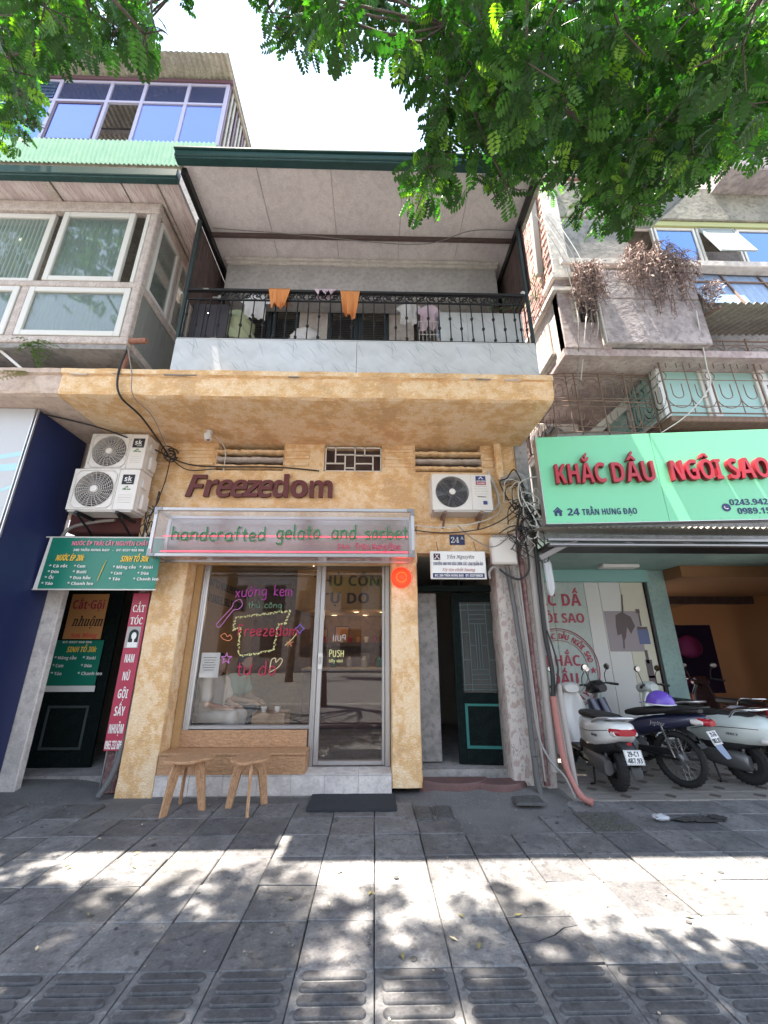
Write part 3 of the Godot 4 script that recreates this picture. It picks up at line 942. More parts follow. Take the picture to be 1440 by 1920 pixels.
# ---------- the ochre house with the ice cream shop ----------
const ZF := -5.27      # ground floor wall
const ZS := -5.57      # shop window and door
func center_house():
	var h := thing("ochre_house", "ochre limewashed old house with shop window, deep canopy slab and roofed balcony", "house", Vector3(-0.4, 0, ZF))
	# pillars either side of the shop window, ragged at the foot
	for q in [[-2.85, -2.43, 0.0], [0.21, 0.555, 0.09]]:
		var g := Geo.new()
		var rings := []
		var fn := FastNoiseLite.new(); fn.seed = 8 + int(q[0]); fn.frequency = 1.6
		var cx: float = (q[0] + q[1]) * 0.5
		var hw: float = (q[1] - q[0]) * 0.5
		for k in 30:
			var y: float = lerpf(q[2] - 0.03, 2.9, k / 29.0)
			var ring := []
			for c in [[-1, 1], [-.93, 1], [0, 1], [.93, 1], [1, 1], [1, .9], [1, 0], [1, -1], [0, -1], [-1, -1], [-1, 0], [-1, .9]]:
				var px: float = cx + c[0] * hw + fn.get_noise_3d(c[0] * 3.0, y * 2.0, c[1]) * 0.007
				var pz: float = ZF - 0.2 + c[1] * 0.2 + fn.get_noise_3d(c[0] * 3.0 + 9.0, y * 2.0, c[1]) * 0.007
				if absf(c[0]) == 1.0 and c[1] == 1: px -= signf(c[0]) * 0.008
				if k < 2: px += signf(c[0]) * 0.008 * rng.randf(); 
				if k < 2: pz += 0.012 * rng.randf()
				ring.append(Vector3(px, y, pz))
			rings.append(ring)
		g.loft(rings)
		put("pillar", g, M.ochre_worn, h)
	# wall above the shop, with two louvred vents and a barred window
	var g := Geo.new()
	g.span(-3.15, 0.56, 2.62, 3.93, ZF - 0.25, ZF)
	g.span(0.56, 2.02, 3.17, 3.93, ZF - 0.25, ZF)
	for q in [[-3.15, -2.27], [-1.32, -0.74], [0.09, 0.57], [1.53, 2.02]]:
		g.span(q[0], q[1], 3.93, 4.36, ZF - 0.25, ZF)
	put("upper_wall", g, M.ochre, h)
	# chipped string courses between the openings, level with the louvres
	for q in [[-3.1, -2.29], [-1.30, -0.95], [0.12, 0.55], [1.55, 1.70]]:
		for k in 3:
			g = Geo.new()
			var pts := []
			g.span(q[0], q[1], 4.00 + 0.115 * k, 4.055 + 0.115 * k, ZF - 0.01, ZF + 0.03, 0.012)
			put("string_course", g, M.ochre, h)
	for q in [[-2.27, -1.32], [0.57, 1.53]]:
		var vent := Node3D.new(); vent.name = "vent"
		h.add_child(vent, true)
		vent.position = Vector3((q[0] + q[1]) * 0.5, 3.93, ZF) - h.position
		wbox("recess_back", M.render_white, vent, q[0], q[1], 3.92, 4.36, ZF - 0.26, ZF - 0.22)
		for k in 3:
			g = Geo.new()
			var rings := []
			var fn := FastNoiseLite.new(); fn.seed = 20 + k + int(q[0] * 7); fn.frequency = 3.0
			for i in 25:
				var x := lerpf(q[0], q[1], i / 24.0)
				var y: float = 3.995 + 0.118 * k + fn.get_noise_1d(x * 3.0) * 0.012
				var t: float = 0.030 + fn.get_noise_1d(x * 5.0 + 40.0) * 0.014
				var z: float = ZF + 0.012 + fn.get_noise_1d(x * 4.0 + 90.0) * 0.02
				rings.append([Vector3(x, y - t, z), Vector3(x, y + t * 0.5, z + 0.004), Vector3(x, y + t, z - 0.02), Vector3(x, y + t + 0.03, z - 0.16), Vector3(x, y - t, z - 0.16)])
			g.loft(rings)
			put("louvre", g, M.ochre if k != 1 else M.render_white, vent)
	# barred transom window
	var win := Node3D.new(); win.name = "barred_window"
	h.add_child(win); win.position = Vector3(-0.32, 3.93, ZF) - h.position
	g = Geo.new()
	g.span(-0.74, 0.09, 3.93, 4.36, ZF - 0.25, ZF - 0.2)
	put("boarded_pane", g, M.side_boards, win)
	g = Geo.new()
	for b in [[-.72, -.72, 3.93, 4.32], [.075, .075, 3.93, 4.32], [-.58, -.58, 4.06, 4.32], [-.44, -.44, 3.95, 4.2], [-.30, -.30, 3.93, 4.32], [-.04, -.04, 3.93, 4.2], [-.16, -.16, 4.18, 4.32]]:
		g.bar(Vector3(b[0], b[2], ZF - 0.02), Vector3(b[1], b[3], ZF - 0.02), 0.018, 0.018)
	for b in [[-.73, .085, 3.94], [-.73, .085, 4.31], [-.58, -.30, 4.20], [-.73, -.44, 4.06], [-.30, .075, 4.19], [-.30, -.04, 4.06], [-.44, -.30, 3.99]]:
		g.bar(Vector3(b[0], b[2], ZF - 0.02), Vector3(b[1], b[2], ZF - 0.02), 0.018, 0.018)
	put("bar_grille", g, M.alu_white, win)
	# lintel over the side door
	g = Geo.new()
	g.span(0.555, 1.95, 2.75, 3.02, ZF - 0.25, ZF - 0.015, 0.006)
	put("lintel", g, M.ochre, h)
	g = Geo.new()
	g.span(0.555, 1.98, 3.02, 3.17, ZF - 0.25, ZF + 0.03, 0.015)
	put("lintel_ledge", g, M.ochre, h)
	# canopy slab: fascia with a lip, rounded lower edge
	g = Geo.new()
	var prof := [[-5.70, 4.36], [-4.55, 4.335], [-4.14, 4.335], [-4.092, 4.35], [-4.082, 4.375], [-4.08, 4.42], [-4.082, 4.598], [-4.045, 4.606], [-4.038, 4.665], [-4.06, 4.68], [-5.70, 4.72]]
	var rings := []
	var fn := FastNoiseLite.new(); fn.seed = 31; fn.frequency = 0.8
	for i in 55:
		var x := lerpf(-3.70, 2.12, i / 54.0)
		var ring := []
		for j in prof.size():
			var p = prof[j]
			var k := 1.0 if j > 1 and j < 9 else 0.0
			ring.append(Vector3(x + (0.035 * fn.get_noise_1d(j * 30.0) if i == 54 else 0.0), p[1] + fn.get_noise_2d(x * 3.0, j * 7.0) * 0.012 * k, p[0] + fn.get_noise_2d(x * 3.0 + 50.0, j * 7.0) * 0.014 * k))
		rings.append(ring)
	g.loft(rings, true, true)
	put("canopy_slab", g, M.ochre, h)
	# chipped pieces along the lip
	rng.seed = 22
	for k in 9:
		g = Geo.new()
		var x := rng.randf_range(-3.6, 2.0)
		g.box(Vector3(x, 4.60 + rng.randf_range(-.006, .004), -4.055), Vector3(rng.randf_range(.05, .22), rng.randf_range(.005, .011), .03), .004, Basis(Vector3(0, 0, 1), rng.randf_range(-.04, .04)))
		put("chipped_edge", g, M.concrete_dark if k % 3 else M.render_pale, h)
	# ---- storefront: plinth, aluminium frame, glass, bench ----
	var pl := Node3D.new(); pl.name = "plinth"
	h.add_child(pl); pl.position = Vector3(-1.1, 0, ZF) - h.position
	wbox("plinth_core", M.concrete, pl, -2.425, 0.205, -0.03, 0.19, ZS - 0.1, ZF + 0.012, 0.004)
	for k in 7:
		var x0 := -2.425 + 0.376 * k
		wbox("facing_tile", M.render_pale, pl, x0 + 0.001, x0 + 0.374, 0.0, 0.188, ZF + 0.014, ZF + 0.024, 0.002)
		wbox("tread_tile", M.render_pale, pl, x0 + 0.001, x0 + 0.374, 0.192, 0.20, ZS - 0.02, ZF + 0.026, 0.002)
	var jb := Geo.new()
	jb.span(-2.425, -2.34, 0.2, 2.75, ZS - 0.06, ZS + 0.05)
	put("jamb_panel", jb, M.shop_wall, h)
	var sf := Node3D.new(); sf.name = "shop_window"
	h.add_child(sf); sf.position = Vector3(-1.55, 0.6, ZS) - h.position
	var alu := func(called: String, x0: float, x1: float, y0: float, y1: float, d := 0.06):
		# extruded profile with two grooves
		var q := Geo.new()
		q.span(x0, x1, y0, y1, ZS - d, ZS + 0.01, 0.004)
		var vert := (y1 - y0) > (x1 - x0)
		var w := (x1 - x0) if vert else (y1 - y0)
		for s in [0.2, 0.5, 0.8]:
			if vert: q.span(x0 + w * s - w * 0.09, x0 + w * s + w * 0.09, y0, y1, ZS + 0.008, ZS + 0.018, 0.003)
			else: q.span(x0, x1, y0 + w * s - w * 0.09, y0 + w * s + w * 0.09, ZS + 0.008, ZS + 0.018, 0.003)
		return put(called, q, M.alu, sf)
	alu.call("frame_stile", -2.34, -2.26, 0.2, 2.95)
	alu.call("frame_stile", -0.80, -0.735, 0.2, 2.95)
	alu.call("frame_sill", -2.26, -0.80, 0.605, 0.648)
	g = Geo.new()
	g.span(-2.26, -0.80, 0.648, 2.95, ZS - 0.035, ZS - 0.029)
	put("pane", g, M.shop_glass, sf)
	# window drawings in paint marker
	doodles(sf)
	# glass door
	var dr := Node3D.new(); dr.name = "glass_door"
	h.add_child(dr); dr.position = Vector3(-0.26, 0.2, ZS) - h.position
	g = Geo.new()
	g.span(-0.730, -0.672, 0.215, 2.9, ZS - 0.05, ZS + 0.012, 0.006)
	put("door_stile", g, M.alu, dr)
	g = Geo.new()
	g.span(0.10, 0.135, 0.215, 2.9, ZS - 0.05, ZS + 0.012, 0.006)
	put("door_stile", g, M.alu, dr)
	g = Geo.new()
	g.span(0.139, 0.204, 0.2, 2.95, ZS - 0.06, ZS + 0.02, 0.008)
	put("door_frame", g, M.alu, dr)
	g = Geo.new()
	g.span(-0.672, 0.10, 0.215, 0.262, ZS - 0.05, ZS + 0.012, 0.006)
	put("bottom_rail", g, M.alu, dr)
	g = Geo.new()
	g.span(-0.672, 0.10, 0.262, 2.9, ZS - 0.022, ZS - 0.014)
	put("pane", g, M.shop_glass, dr)
	g = Geo.new()
	g.span(-0.725, -0.665, 1.285, 1.485, ZS + 0.014, ZS + 0.032, 0.012)
	var pp := put("push_plate", g, M.alu_white, dr)
	g = Geo.new()
	g.span(-0.712, -0.682, 1.36, 1.44, ZS + 0.034, ZS + 0.05, 0.006)
	put("latch", g, M.alu, pp)
	var o := dr.position + h.position
	var yel := mat("marker_yellow", .72, .68, .30, .8)
	hand(dr, "PUSH", Vector3(-0.585, 1.44, ZS + 0.0) - o, 0.05, yel, 0.006, 0.20)
	hand(dr, "(đẩy vào)", Vector3(-0.585, 1.375, ZS + 0.0) - o, 0.024, yel, 0.003, 0.18)
	var pull := hand(dr, "PUll", Vector3(-0.38, 1.64, ZS + 0.0) - o, 0.042, mat("marker_white", .6, .6, .6, .8), 0.004, 0.18)
	pull.scale.x = -1.0
	# beam above the shop window
	g = Geo.new()
	g.span(-2.43, 0.21, 2.93, 3.1, ZS - 0.1, ZF - 0.25)
	put("window_head", g, M.concrete, h)
	# bench under the window
	var b := thing("window_bench", "plywood bench built in under the shop window, with low back board", "bench", Vector3(-1.6, 0.2, ZF - 0.14))
	wbox("back_board", M.ply_x, b, -2.42, -0.81, 0.42, 0.603, ZS + 0.022, ZS + 0.042, 0.003)
	wbox("seat_board", M.ply_x, b, -2.425, -0.77, 0.394, 0.418, ZS + 0.022, ZF + 0.03, 0.004)
	wbox("front_board", M.ply_x, b, -2.422, -0.775, 0.202, 0.393, ZF - 0.005, ZF + 0.016, 0.003)
	wbox("end_board", M.ply_y, b, -0.798, -0.775, 0.202, 0.393, ZS + 0.03, ZF - 0.006, 0.003)
	# ---- side door, number 24A ----
	var d := Node3D.new(); d.name = "side_door"
	h.add_child(d); d.position = Vector3(1.1, 0.18, -5.6) - h.position
	g = Geo.new()
	g.span(0.556, 0.60, 0.15, 2.75, -8.5, ZF - 0.4)
	put("passage_wall", g, M.concrete, d)
	g = Geo.new()
	g.span(1.72, 1.78, 0.1, 2.9, -8.5, ZF - 0.26)
	g.span(0.56, 1.78, 0.1, 2.9, -8.6, -8.5)
	g.span(0.56, 1.78, 2.76, 2.9, -8.5, ZF - 0.26)
	put("passage_shell", g, M.old_plaster, d)
	g = Geo.new()
	g.span(0.555, 0.86, 0.2, 2.28, -5.78, -5.74, 0.01)
	put("white_screen_wall", g, M.concrete, d)
	g = Geo.new()
	g.span(0.555, 1.75, 0.02, 0.19, -8.5, ZF - 0.2)
	put("threshold", g, M.concrete_dark, d)
	g = Geo.new()
	g.span(0.558, 1.72, 2.28, 2.36, -5.62, -5.52, 0.006)
	put("transom_bar", g, M.door_green, d)
	for k in 3:
		g = Geo.new()
		g.span(0.9 + 0.24 * k, 0.93 + 0.24 * k, 2.36, 2.75, -5.60, -5.57)
		put("transom_post", g, M.door_green, d)
	# leaf with a wrought light above a panel; 0.64 wide, ajar
	var lf := Node3D.new(); lf.name = "door_leaf"
	d.add_child(lf)
	lf.position = Vector3(1.715, 0.2, -5.60) - wp(d)
	lf.rotation.y = -0.12
	var leaf := Geo.new()
	for q in [[-.66, -.56, 0, 2.07], [-.09, 0, 0, 2.07], [-.56, -.09, 0, .16], [-.56, -.09, .68, .80], [-.56, -.09, 1.95, 2.07]]:
		leaf.span(q[0], q[1], q[2], q[3], -.02, .02, 0.003)
	here("leaf_frame", leaf, M.door_green, lf)
	leaf = Geo.new()
	leaf.span(-.56, -.09, .16, .68, -.012, .004)
	here("lower_panel", leaf, M.door_green, lf)
	leaf = Geo.new()
	for q in [[-.555, -.095, .165, .20], [-.555, -.095, .645, .675], [-.555, -.52, .20, .645], [-.13, -.095, .20, .645]]:
		leaf.span(q[0], q[1], q[2], q[3], .004, .012, .002)
	here("teal_moulding", leaf, M.teal_paint, lf)
	leaf = Geo.new()
	leaf.span(-.56, -.09, .80, 1.95, -.014, -.010)
	here("dusty_pane", leaf, mat("dusty_pane", .03, .035, .035, .25), lf)
	leaf = Geo.new()
	for q in [[-.54, .82, -.54, 1.93], [-.11, .82, -.11, 1.93], [-.44, .82, -.44, 1.93], [-.21, .82, -.21, 1.93], [-.36, 1.08, -.36, 1.66], [-.325, 1.08, -.325, 1.66], [-.29, 1.08, -.29, 1.66], [-.56, .84, -.09, .84], [-.56, 1.91, -.09, 1.91], [-.56, 1.84, -.09, 1.84], [-.44, 1.66, -.21, 1.66], [-.44, 1.72, -.21, 1.72], [-.44, 1.78, -.21, 1.78], [-.44, 1.08, -.21, 1.08], [-.44, 1.02, -.21, 1.02], [-.44, .96, -.21, .96], [-.56, .90, -.09, .90], [-.54, 1.55, -.44, 1.55], [-.21, 1.55, -.11, 1.55], [-.54, 1.2, -.44, 1.2], [-.21, 1.2, -.11, 1.2], [-.44, 1.38, -.36, 1.38], [-.29, 1.38, -.21, 1.38]]:
		leaf.bar(Vector3(q[0], q[1], .008), Vector3(q[2], q[3], .008), .011, .011)
	here("iron_light", leaf, mat("iron_teal", .06, .10, .10, .5), lf)
	# two low rounded steps of red cement
	for q in [[0.92, -5.22, .40, .115, .14], [1.42, -5.2, .34, .10, .13]]:
		var ring := []
		var gg := Geo.new()
		var pr := []
		for lv in [[-.02, 1.0], [q[4] - .03, 1.0], [q[4], .95]]:
			var rr := []
			for i in 21:
				var a := PI * i / 20.0
				rr.append(Vector3(q[0] + q[2] * lv[1] * cos(a), lv[0], q[1] - 0.15 + 0.26 * lv[1] * sin(a)))
			pr.append(rr)
		gg.loft(pr)
		put("step", gg, M.red_tile, d)

# ---------- balcony and roof of the ochre house ----------
func balcony():
	var h := thing("roofed_balcony", "upper balcony with veined white panels and boarded flat roof over the ochre canopy", "balcony", Vector3(-0.25, 4.7, -4.3))
	var g := Geo.new()
	g.span(-2.5, 2.02, 4.73, 4.95, -5.42, -4.24)
	put("balcony_floor", g, M.concrete, h)
	for q in [[-2.54, -0.252], [-0.248, 2.05]]:
		g = Geo.new()
		g.span(q[0], q[1], 4.69, 5.262, -4.235, -4.2, 0.004)
		put("veined_panel", g, M.marble, h)
	g = Geo.new()
	g.span(-2.53, 2.04, 5.262, 5.275, -4.26, -4.195, 0.003)
	put("panel_coping", g, M.marble, h)
	for k in 3:
		var x0 := 0.86 + 0.385 * k
		g = Geo.new()
		g.span(x0, x0 + 0.383, 5.0, 5.96, -4.42, -4.40, 0.002)
		put("inner_panel", g, M.marble, h)
	# dark sheet behind the left end of the railing
	for k in 3:
		g = Geo.new()
		g.span(-2.47 + 0.16 * k, -2.314 + 0.16 * k, 4.95, 5.97, -4.36 - 0.006 * (k % 2), -4.34 - 0.006 * (k % 2), 0.003)
		put("dark_sheet", g, mat("purple_sheet", .030, .022, .026, .5), h)
	# back wall
	g = Geo.new()
	for q in [[-2.6, -2.2, 4.95, 7.49], [-1.29, -0.82, 4.95, 7.49], [0.21, 0.62, 4.95, 7.49], [1.02, 2.1, 4.95, 7.49], [-2.2, -1.29, 7.12, 7.49], [-0.82, 0.21, 7.12, 7.49], [0.62, 1.02, 7.12, 7.49]]:
		g.span(q[0], q[1], q[2], q[3], -5.6, -5.4)
	put("back_wall", g, M.render_white, h)
	g = Geo.new()
	g.span(-2.6, 2.1, 4.9, 7.5, -6.2, -6.15)
	g.span(-2.6, 2.1, 7.46, 7.49, -6.15, -5.61)
	g.span(-2.65, -2.6, 4.9, 7.49, -6.2, -5.61)
	g.span(2.1, 2.15, 4.9, 7.49, -6.2, -5.61)
	put("dark_room", g, M.old_plaster, h)
	# louvred shutters in pairs
	for q in [[-2.19, -1.75], [-1.74, -1.30], [-0.81, -0.31], [-0.30, 0.20]]:
		var s := Node3D.new(); s.name = "shutter"
		h.add_child(s, true)
		s.position = Vector3((q[0] + q[1]) * 0.5, 4.97, -5.42) - h.position
		g = Geo.new()
		g.span(q[0], q[0] + 0.07, 4.97, 7.11, -5.45, -5.40, 0.004)
		g.span(q[1] - 0.07, q[1], 4.97, 7.11, -5.45, -5.40, 0.004)
		for y in [4.97, 5.9, 7.03]: g.span(q[0] + 0.07, q[1] - 0.07, y, y + 0.08, -5.45, -5.40, 0.004)
		put("shutter_frame", g, M.louvre_teal, s)
		var blade := cbox(Vector3(q[1] - q[0] - 0.14, 0.034, 0.008), 0.002)
		var y := 6.02
		while y < 7.02:
			obj("slat", blade, M.louvre_teal, s, Vector3(0, y - 4.97, -0.005), Vector3(-0.7, 0, 0))
			y += 0.036
	# old concrete eave with a white moulding
	g = Geo.new()
	g.span(-2.40, 1.93, 6.88, 7.385, -5.38, -4.93, 0.01)
	put("old_eave", g, M.eave_grey, h)
	g = Geo.new()
	g.span(-2.42, 1.95, 7.385, 7.44, -5.38, -4.90, 0.006)
	g.span(-2.44, 1.97, 7.441, 7.492, -5.38, -4.87, 0.006)
	put("eave_moulding", g, M.render_pale, h)
	# roof: boards between joists, gutter, steel beams
	var r := Node3D.new(); r.name = "roof"
	h.add_child(r)
	r.position = Vector3(-0.2, 7.5, -4.4) - h.position
	var xs := [-2.53, -1.59, -0.62, 0.335, 1.25, 2.16]
	var k := 0
	for i in 5:
		for q in [[-4.50, -3.60], [-5.40, -4.505]]:
			var b := Geo.new()
			b.span(xs[i] + 0.003, xs[i + 1] - 0.003, 7.502 + 0.002 * (k % 3), 7.515, q[0], q[1], 0.002)
			put("ceiling_board", b, M.board, r)
			k += 1
	g = Geo.new()
	g.span(-2.6, 2.22, 7.52, 7.56, -5.6, -3.56)
	put("roof_sheet", g, M.zinc, r)
	g = Geo.new()
	g.span(-2.60, 2.22, 7.49, 7.52, -3.60, -3.50, 0.006)
	g.span(-2.61, 2.23, 7.521, 7.615, -3.60, -3.485, 0.012)
	g.span(-2.62, 2.24, 7.616, 7.65, -3.60, -3.46, 0.008)
	put("gutter", g, M.green_gutter, r)
	for q in [[-2.56, -2.50], [2.06, 2.12]]:
		g = Geo.new()
		g.span(q[0], q[1], 7.38, 7.50, -5.4, -3.62, 0.004)
		put("side_beam", g, M.iron_black, r)
	g = Geo.new()
	g.span(-2.5, 2.06, 7.44, 7.498, -4.53, -4.48, 0.004)
	put("purlin", g, M.side_boards, r)
	for x in [-2.54, 2.04]:
		g = Geo.new()
		g.span(x - 0.02, x + 0.02, 5.2, 7.38, -4.25, -4.21, 0.004)
		put("roof_post", g, M.iron_green, r)
	for q in [[-2.57, 12], [2.10, 12]]:
		for j in q[1]:
			g = Geo.new()
			var z0: float = -5.4 + 0.1 * j
			g.span(q[0] - 0.008, q[0] + 0.008, 6.05 if q[0] < 0 else 6.2, 7.38, z0 + 0.002, z0 + 0.098, 0.003)
			put("side_board", g, M.side_boards, r)
	# loose wire under the boards
	g = Geo.new()
	g.tube(smooth([Vector3(-2.45, 7.47, -4.4), Vector3(-1.2, 7.44, -4.45), Vector3(0.6, 7.43, -4.56), Vector3(1.4, 7.46, -4.35), Vector3(2.05, 7.42, -4.3)], 8), 0.006, 5)
	put("slack_wire", g, M.cable_grey, r)
	railing()
	laundry()
	# small camera on the left beam
	var c := thing("dome_camera", "small white camera under the left end of the balcony roof", "camera", Vector3(-2.42, 6.62, -4.9))
	g = Geo.new()
	g.lathe([[0.0, 0.0], [0.035, 0.005], [0.04, 0.03], [0.03, 0.07], [0.0, 0.08]], 14)
	here("housing", g, M.white_paint, c)
	g = Geo.new()
	g.lathe([[0.0, -0.02], [0.02, -0.012], [0.025, 0.004]], 12)
	here("lens", g, M.black_plastic, c)
	g = Geo.new()
	g.box(Vector3(-0.06, 0.05, 0), Vector3(0.1, 0.02, 0.02), 0.004)
	here("bracket", g, M.white_paint, c)

func scroll_band(x0: float, x1: float, y0: float, y1: float, z: float) -> Geo:
	# one bay of foliage scrolls
	var g := Geo.new()
	var w := x1 - x0; var hh := y1 - y0
	var cy := (y0 + y1) * 0.5
	for s in [[0.27, 1.0], [0.73, -1.0]]:
		var c := Vector3(x0 + w * s[0], cy, z)
		var pts := []
		for i in 17:
			var a: float = s[1] * (i / 16.0 * TAU * 1.25) + PI * 0.5 * s[1]
			var r: float = lerpf(hh * 0.46, hh * 0.08, i / 16.0)
			pts.append(c + Vector3(cos(a) * r * 1.15, sin(a) * r, 0))
		g.tube(pts, 0.008, 5)
		g.tube([c + Vector3(-w * 0.25, -hh * 0.45 * s[1], 0), c + Vector3(-w * 0.05, -hh * 0.2 * s[1], 0), c + Vector3(w * 0.2, hh * 0.4 * s[1], 0)], [0.005, 0.012, 0.004], 5)
		g.tube([c + Vector3(w * 0.22, -hh * 0.4, 0), c + Vector3(w * 0.12, 0, 0), c + Vector3(w * 0.24, hh * 0.42, 0)], [0.004, 0.010, 0.004], 5)
	return g

func railing():
	var r := thing("balcony_railing", "black wrought iron balcony railing with scroll band and knobbed bars", "railing", Vector3(-0.27, 5.275, -4.23))
	var g := Geo.new()
	g.span(-2.53, 2.0, 6.07, 6.105, -4.26, -4.20, 0.006)
	put("top_rail", g, M.iron_black, r)
	for y in [5.925, 5.29]:
		g = Geo.new()
		g.span(-2.51, 1.98, y, y + 0.018, -4.242, -4.218, 0.003)
		put("lower_rail", g, M.iron_black, r)
	for k in 14:
		var x0 := -2.10 + 0.29 * k
		put("scroll_panel", scroll_band(x0, x0 + 0.29, 5.943, 6.07, -4.23), M.iron_black, r)
	# three kinds of bars: knob high, low or both ends
	var kinds := []
	for kn in [[0.38, 0.04], [0.22], [0.38, 0.05]]:
		var b := Geo.new()
		b.tube([Vector3(0, 0, 0), Vector3(0, 0.63, 0)], 0.0085, 6)
		for y in kn: b.lathe([[0.008, y - 0.03], [0.016, y - 0.018], [0.022, y], [0.016, y + 0.018], [0.008, y + 0.03]], 8)
		kinds.append(b.mesh())
	for k in 32:
		obj("baluster", kinds[k % 2], M.iron_black, r, Vector3(-2.49 + 0.1442 * k, 5.30, -4.23) - r.position)
	# return along the right side
	g = Geo.new()
	g.span(1.965, 2.0, 6.07, 6.10, -5.3, -4.262, 0.005)
	put("side_rail", g, M.iron_black, r)
	g = Geo.new()
	g.span(1.97, 1.99, 5.925, 5.94, -5.3, -4.262, 0.003)
	put("side_rail", g, M.iron_black, r)
	for k in 6:
		obj("baluster", kinds[k % 2], M.iron_black, r, Vector3(1.98, 5.30, -4.40 - 0.15 * k) - r.position)
	g = Geo.new()
	g.lathe([[0.0, -0.03], [0.026, -0.018], [0.034, 0.0], [0.026, 0.02], [0.0, 0.034]], 12, Vector3(1.99, 6.135, -4.23))
	put("ball_finial", g, M.white_paint, r)

# cloth hung over a bar along x: falls down in front and behind, with folds
func drape(called: String, label: String, cat: String, m: Material, x: float, y: float, z: float, w: float, front: float, back: float, folds: float, sd: int, slope := 0.0, group := "") -> Node3D:
	var fn := FastNoiseLite.new(); fn.seed = sd; fn.frequency = 1.0
	var t := thing(called, label, cat, Vector3(x, y - front, z), 0.0, group)
	var g := Geo.new()
	var grid := []
	for i in 19:
		var u := i / 18.0
		var row := []
		for j in 22:
			var s := j / 21.0 - 0.5
			var f := sin(s * folds * TAU + sd) * 0.5 + fn.get_noise_2d(s * 6.0, u * 1.5) * 0.9
			var len := back + front
			var along := u * len - back      # <0 behind, >0 in front
			var p: Vector3
			var sag := fn.get_noise_1d(s * 5.0 + 30.0) * 0.05 + slope * s
			if along < 0.0:
				p = Vector3(s * w * (1.0 - 0.25 * -along / maxf(back, 0.01)), along * (1.0 + sag), -0.03 - 0.02 * f * (-along / maxf(back, 0.01)))
			else:
				var k := along / maxf(front, 0.01)
				p = Vector3(s * w * (1.0 - 0.38 * k), -along * (1.0 + sag), 0.035 + 0.06 * f * k + 0.02 * k)
				if along < 0.0: p.y = along
			if along < 0.0: p.y = along
			row.append(p + Vector3(0, front + 0.008 - (0.0 if absf(along) > 0.02 else 0.0), 0))
		grid.append(row)
	g.sheet(grid)
	here("cloth", g, m, t)
	return t

# garment hanging on a line behind the bars: a shirt outline with folds
func garment(called: String, label: String, m: Material, at: Vector3, w: float, hh: float, sd: int):
	var fn := FastNoiseLite.new(); fn.seed = sd; fn.frequency = 1.0
	var t := thing(called, label, "clothes", at, 0.0, "washing behind the balcony railing")
	var g := Geo.new()
	var grid := []
	for i in 15:
		var u := i / 14.0
		var row := []
		var wid := w * (0.42 + 0.58 * ss(0.0, 0.12, u)) * (1.0 - 0.32 * ss(0.3, 0.42, u)) * (1.0 + 0.1 * u)
		for j in 15:
			var s := j / 14.0 - 0.5
			var f := sin(s * 14.0 + sd) * 0.02 + fn.get_noise_2d(s * 5.0, u * 2.0) * 0.05
			row.append(Vector3(s * wid, hh * (1.0 - u) + fn.get_noise_1d(s * 4.0 + 7.0) * 0.06 * u, f + cos(s * PI) * 0.04))
		grid.append(row)
	g.sheet(grid)
	here("cloth", g, m, t)
	g = Geo.new()
	g.tube([Vector3(-w * 0.3, hh - 0.03, 0), Vector3(0, hh + 0.04, 0), Vector3(w * 0.3, hh - 0.03, 0)], 0.006, 5)
	g.tube([Vector3(0, hh + 0.04, 0), Vector3(0, hh + 0.1, 0)], 0.004, 5)
	here("hanger", g, M.alu, t)

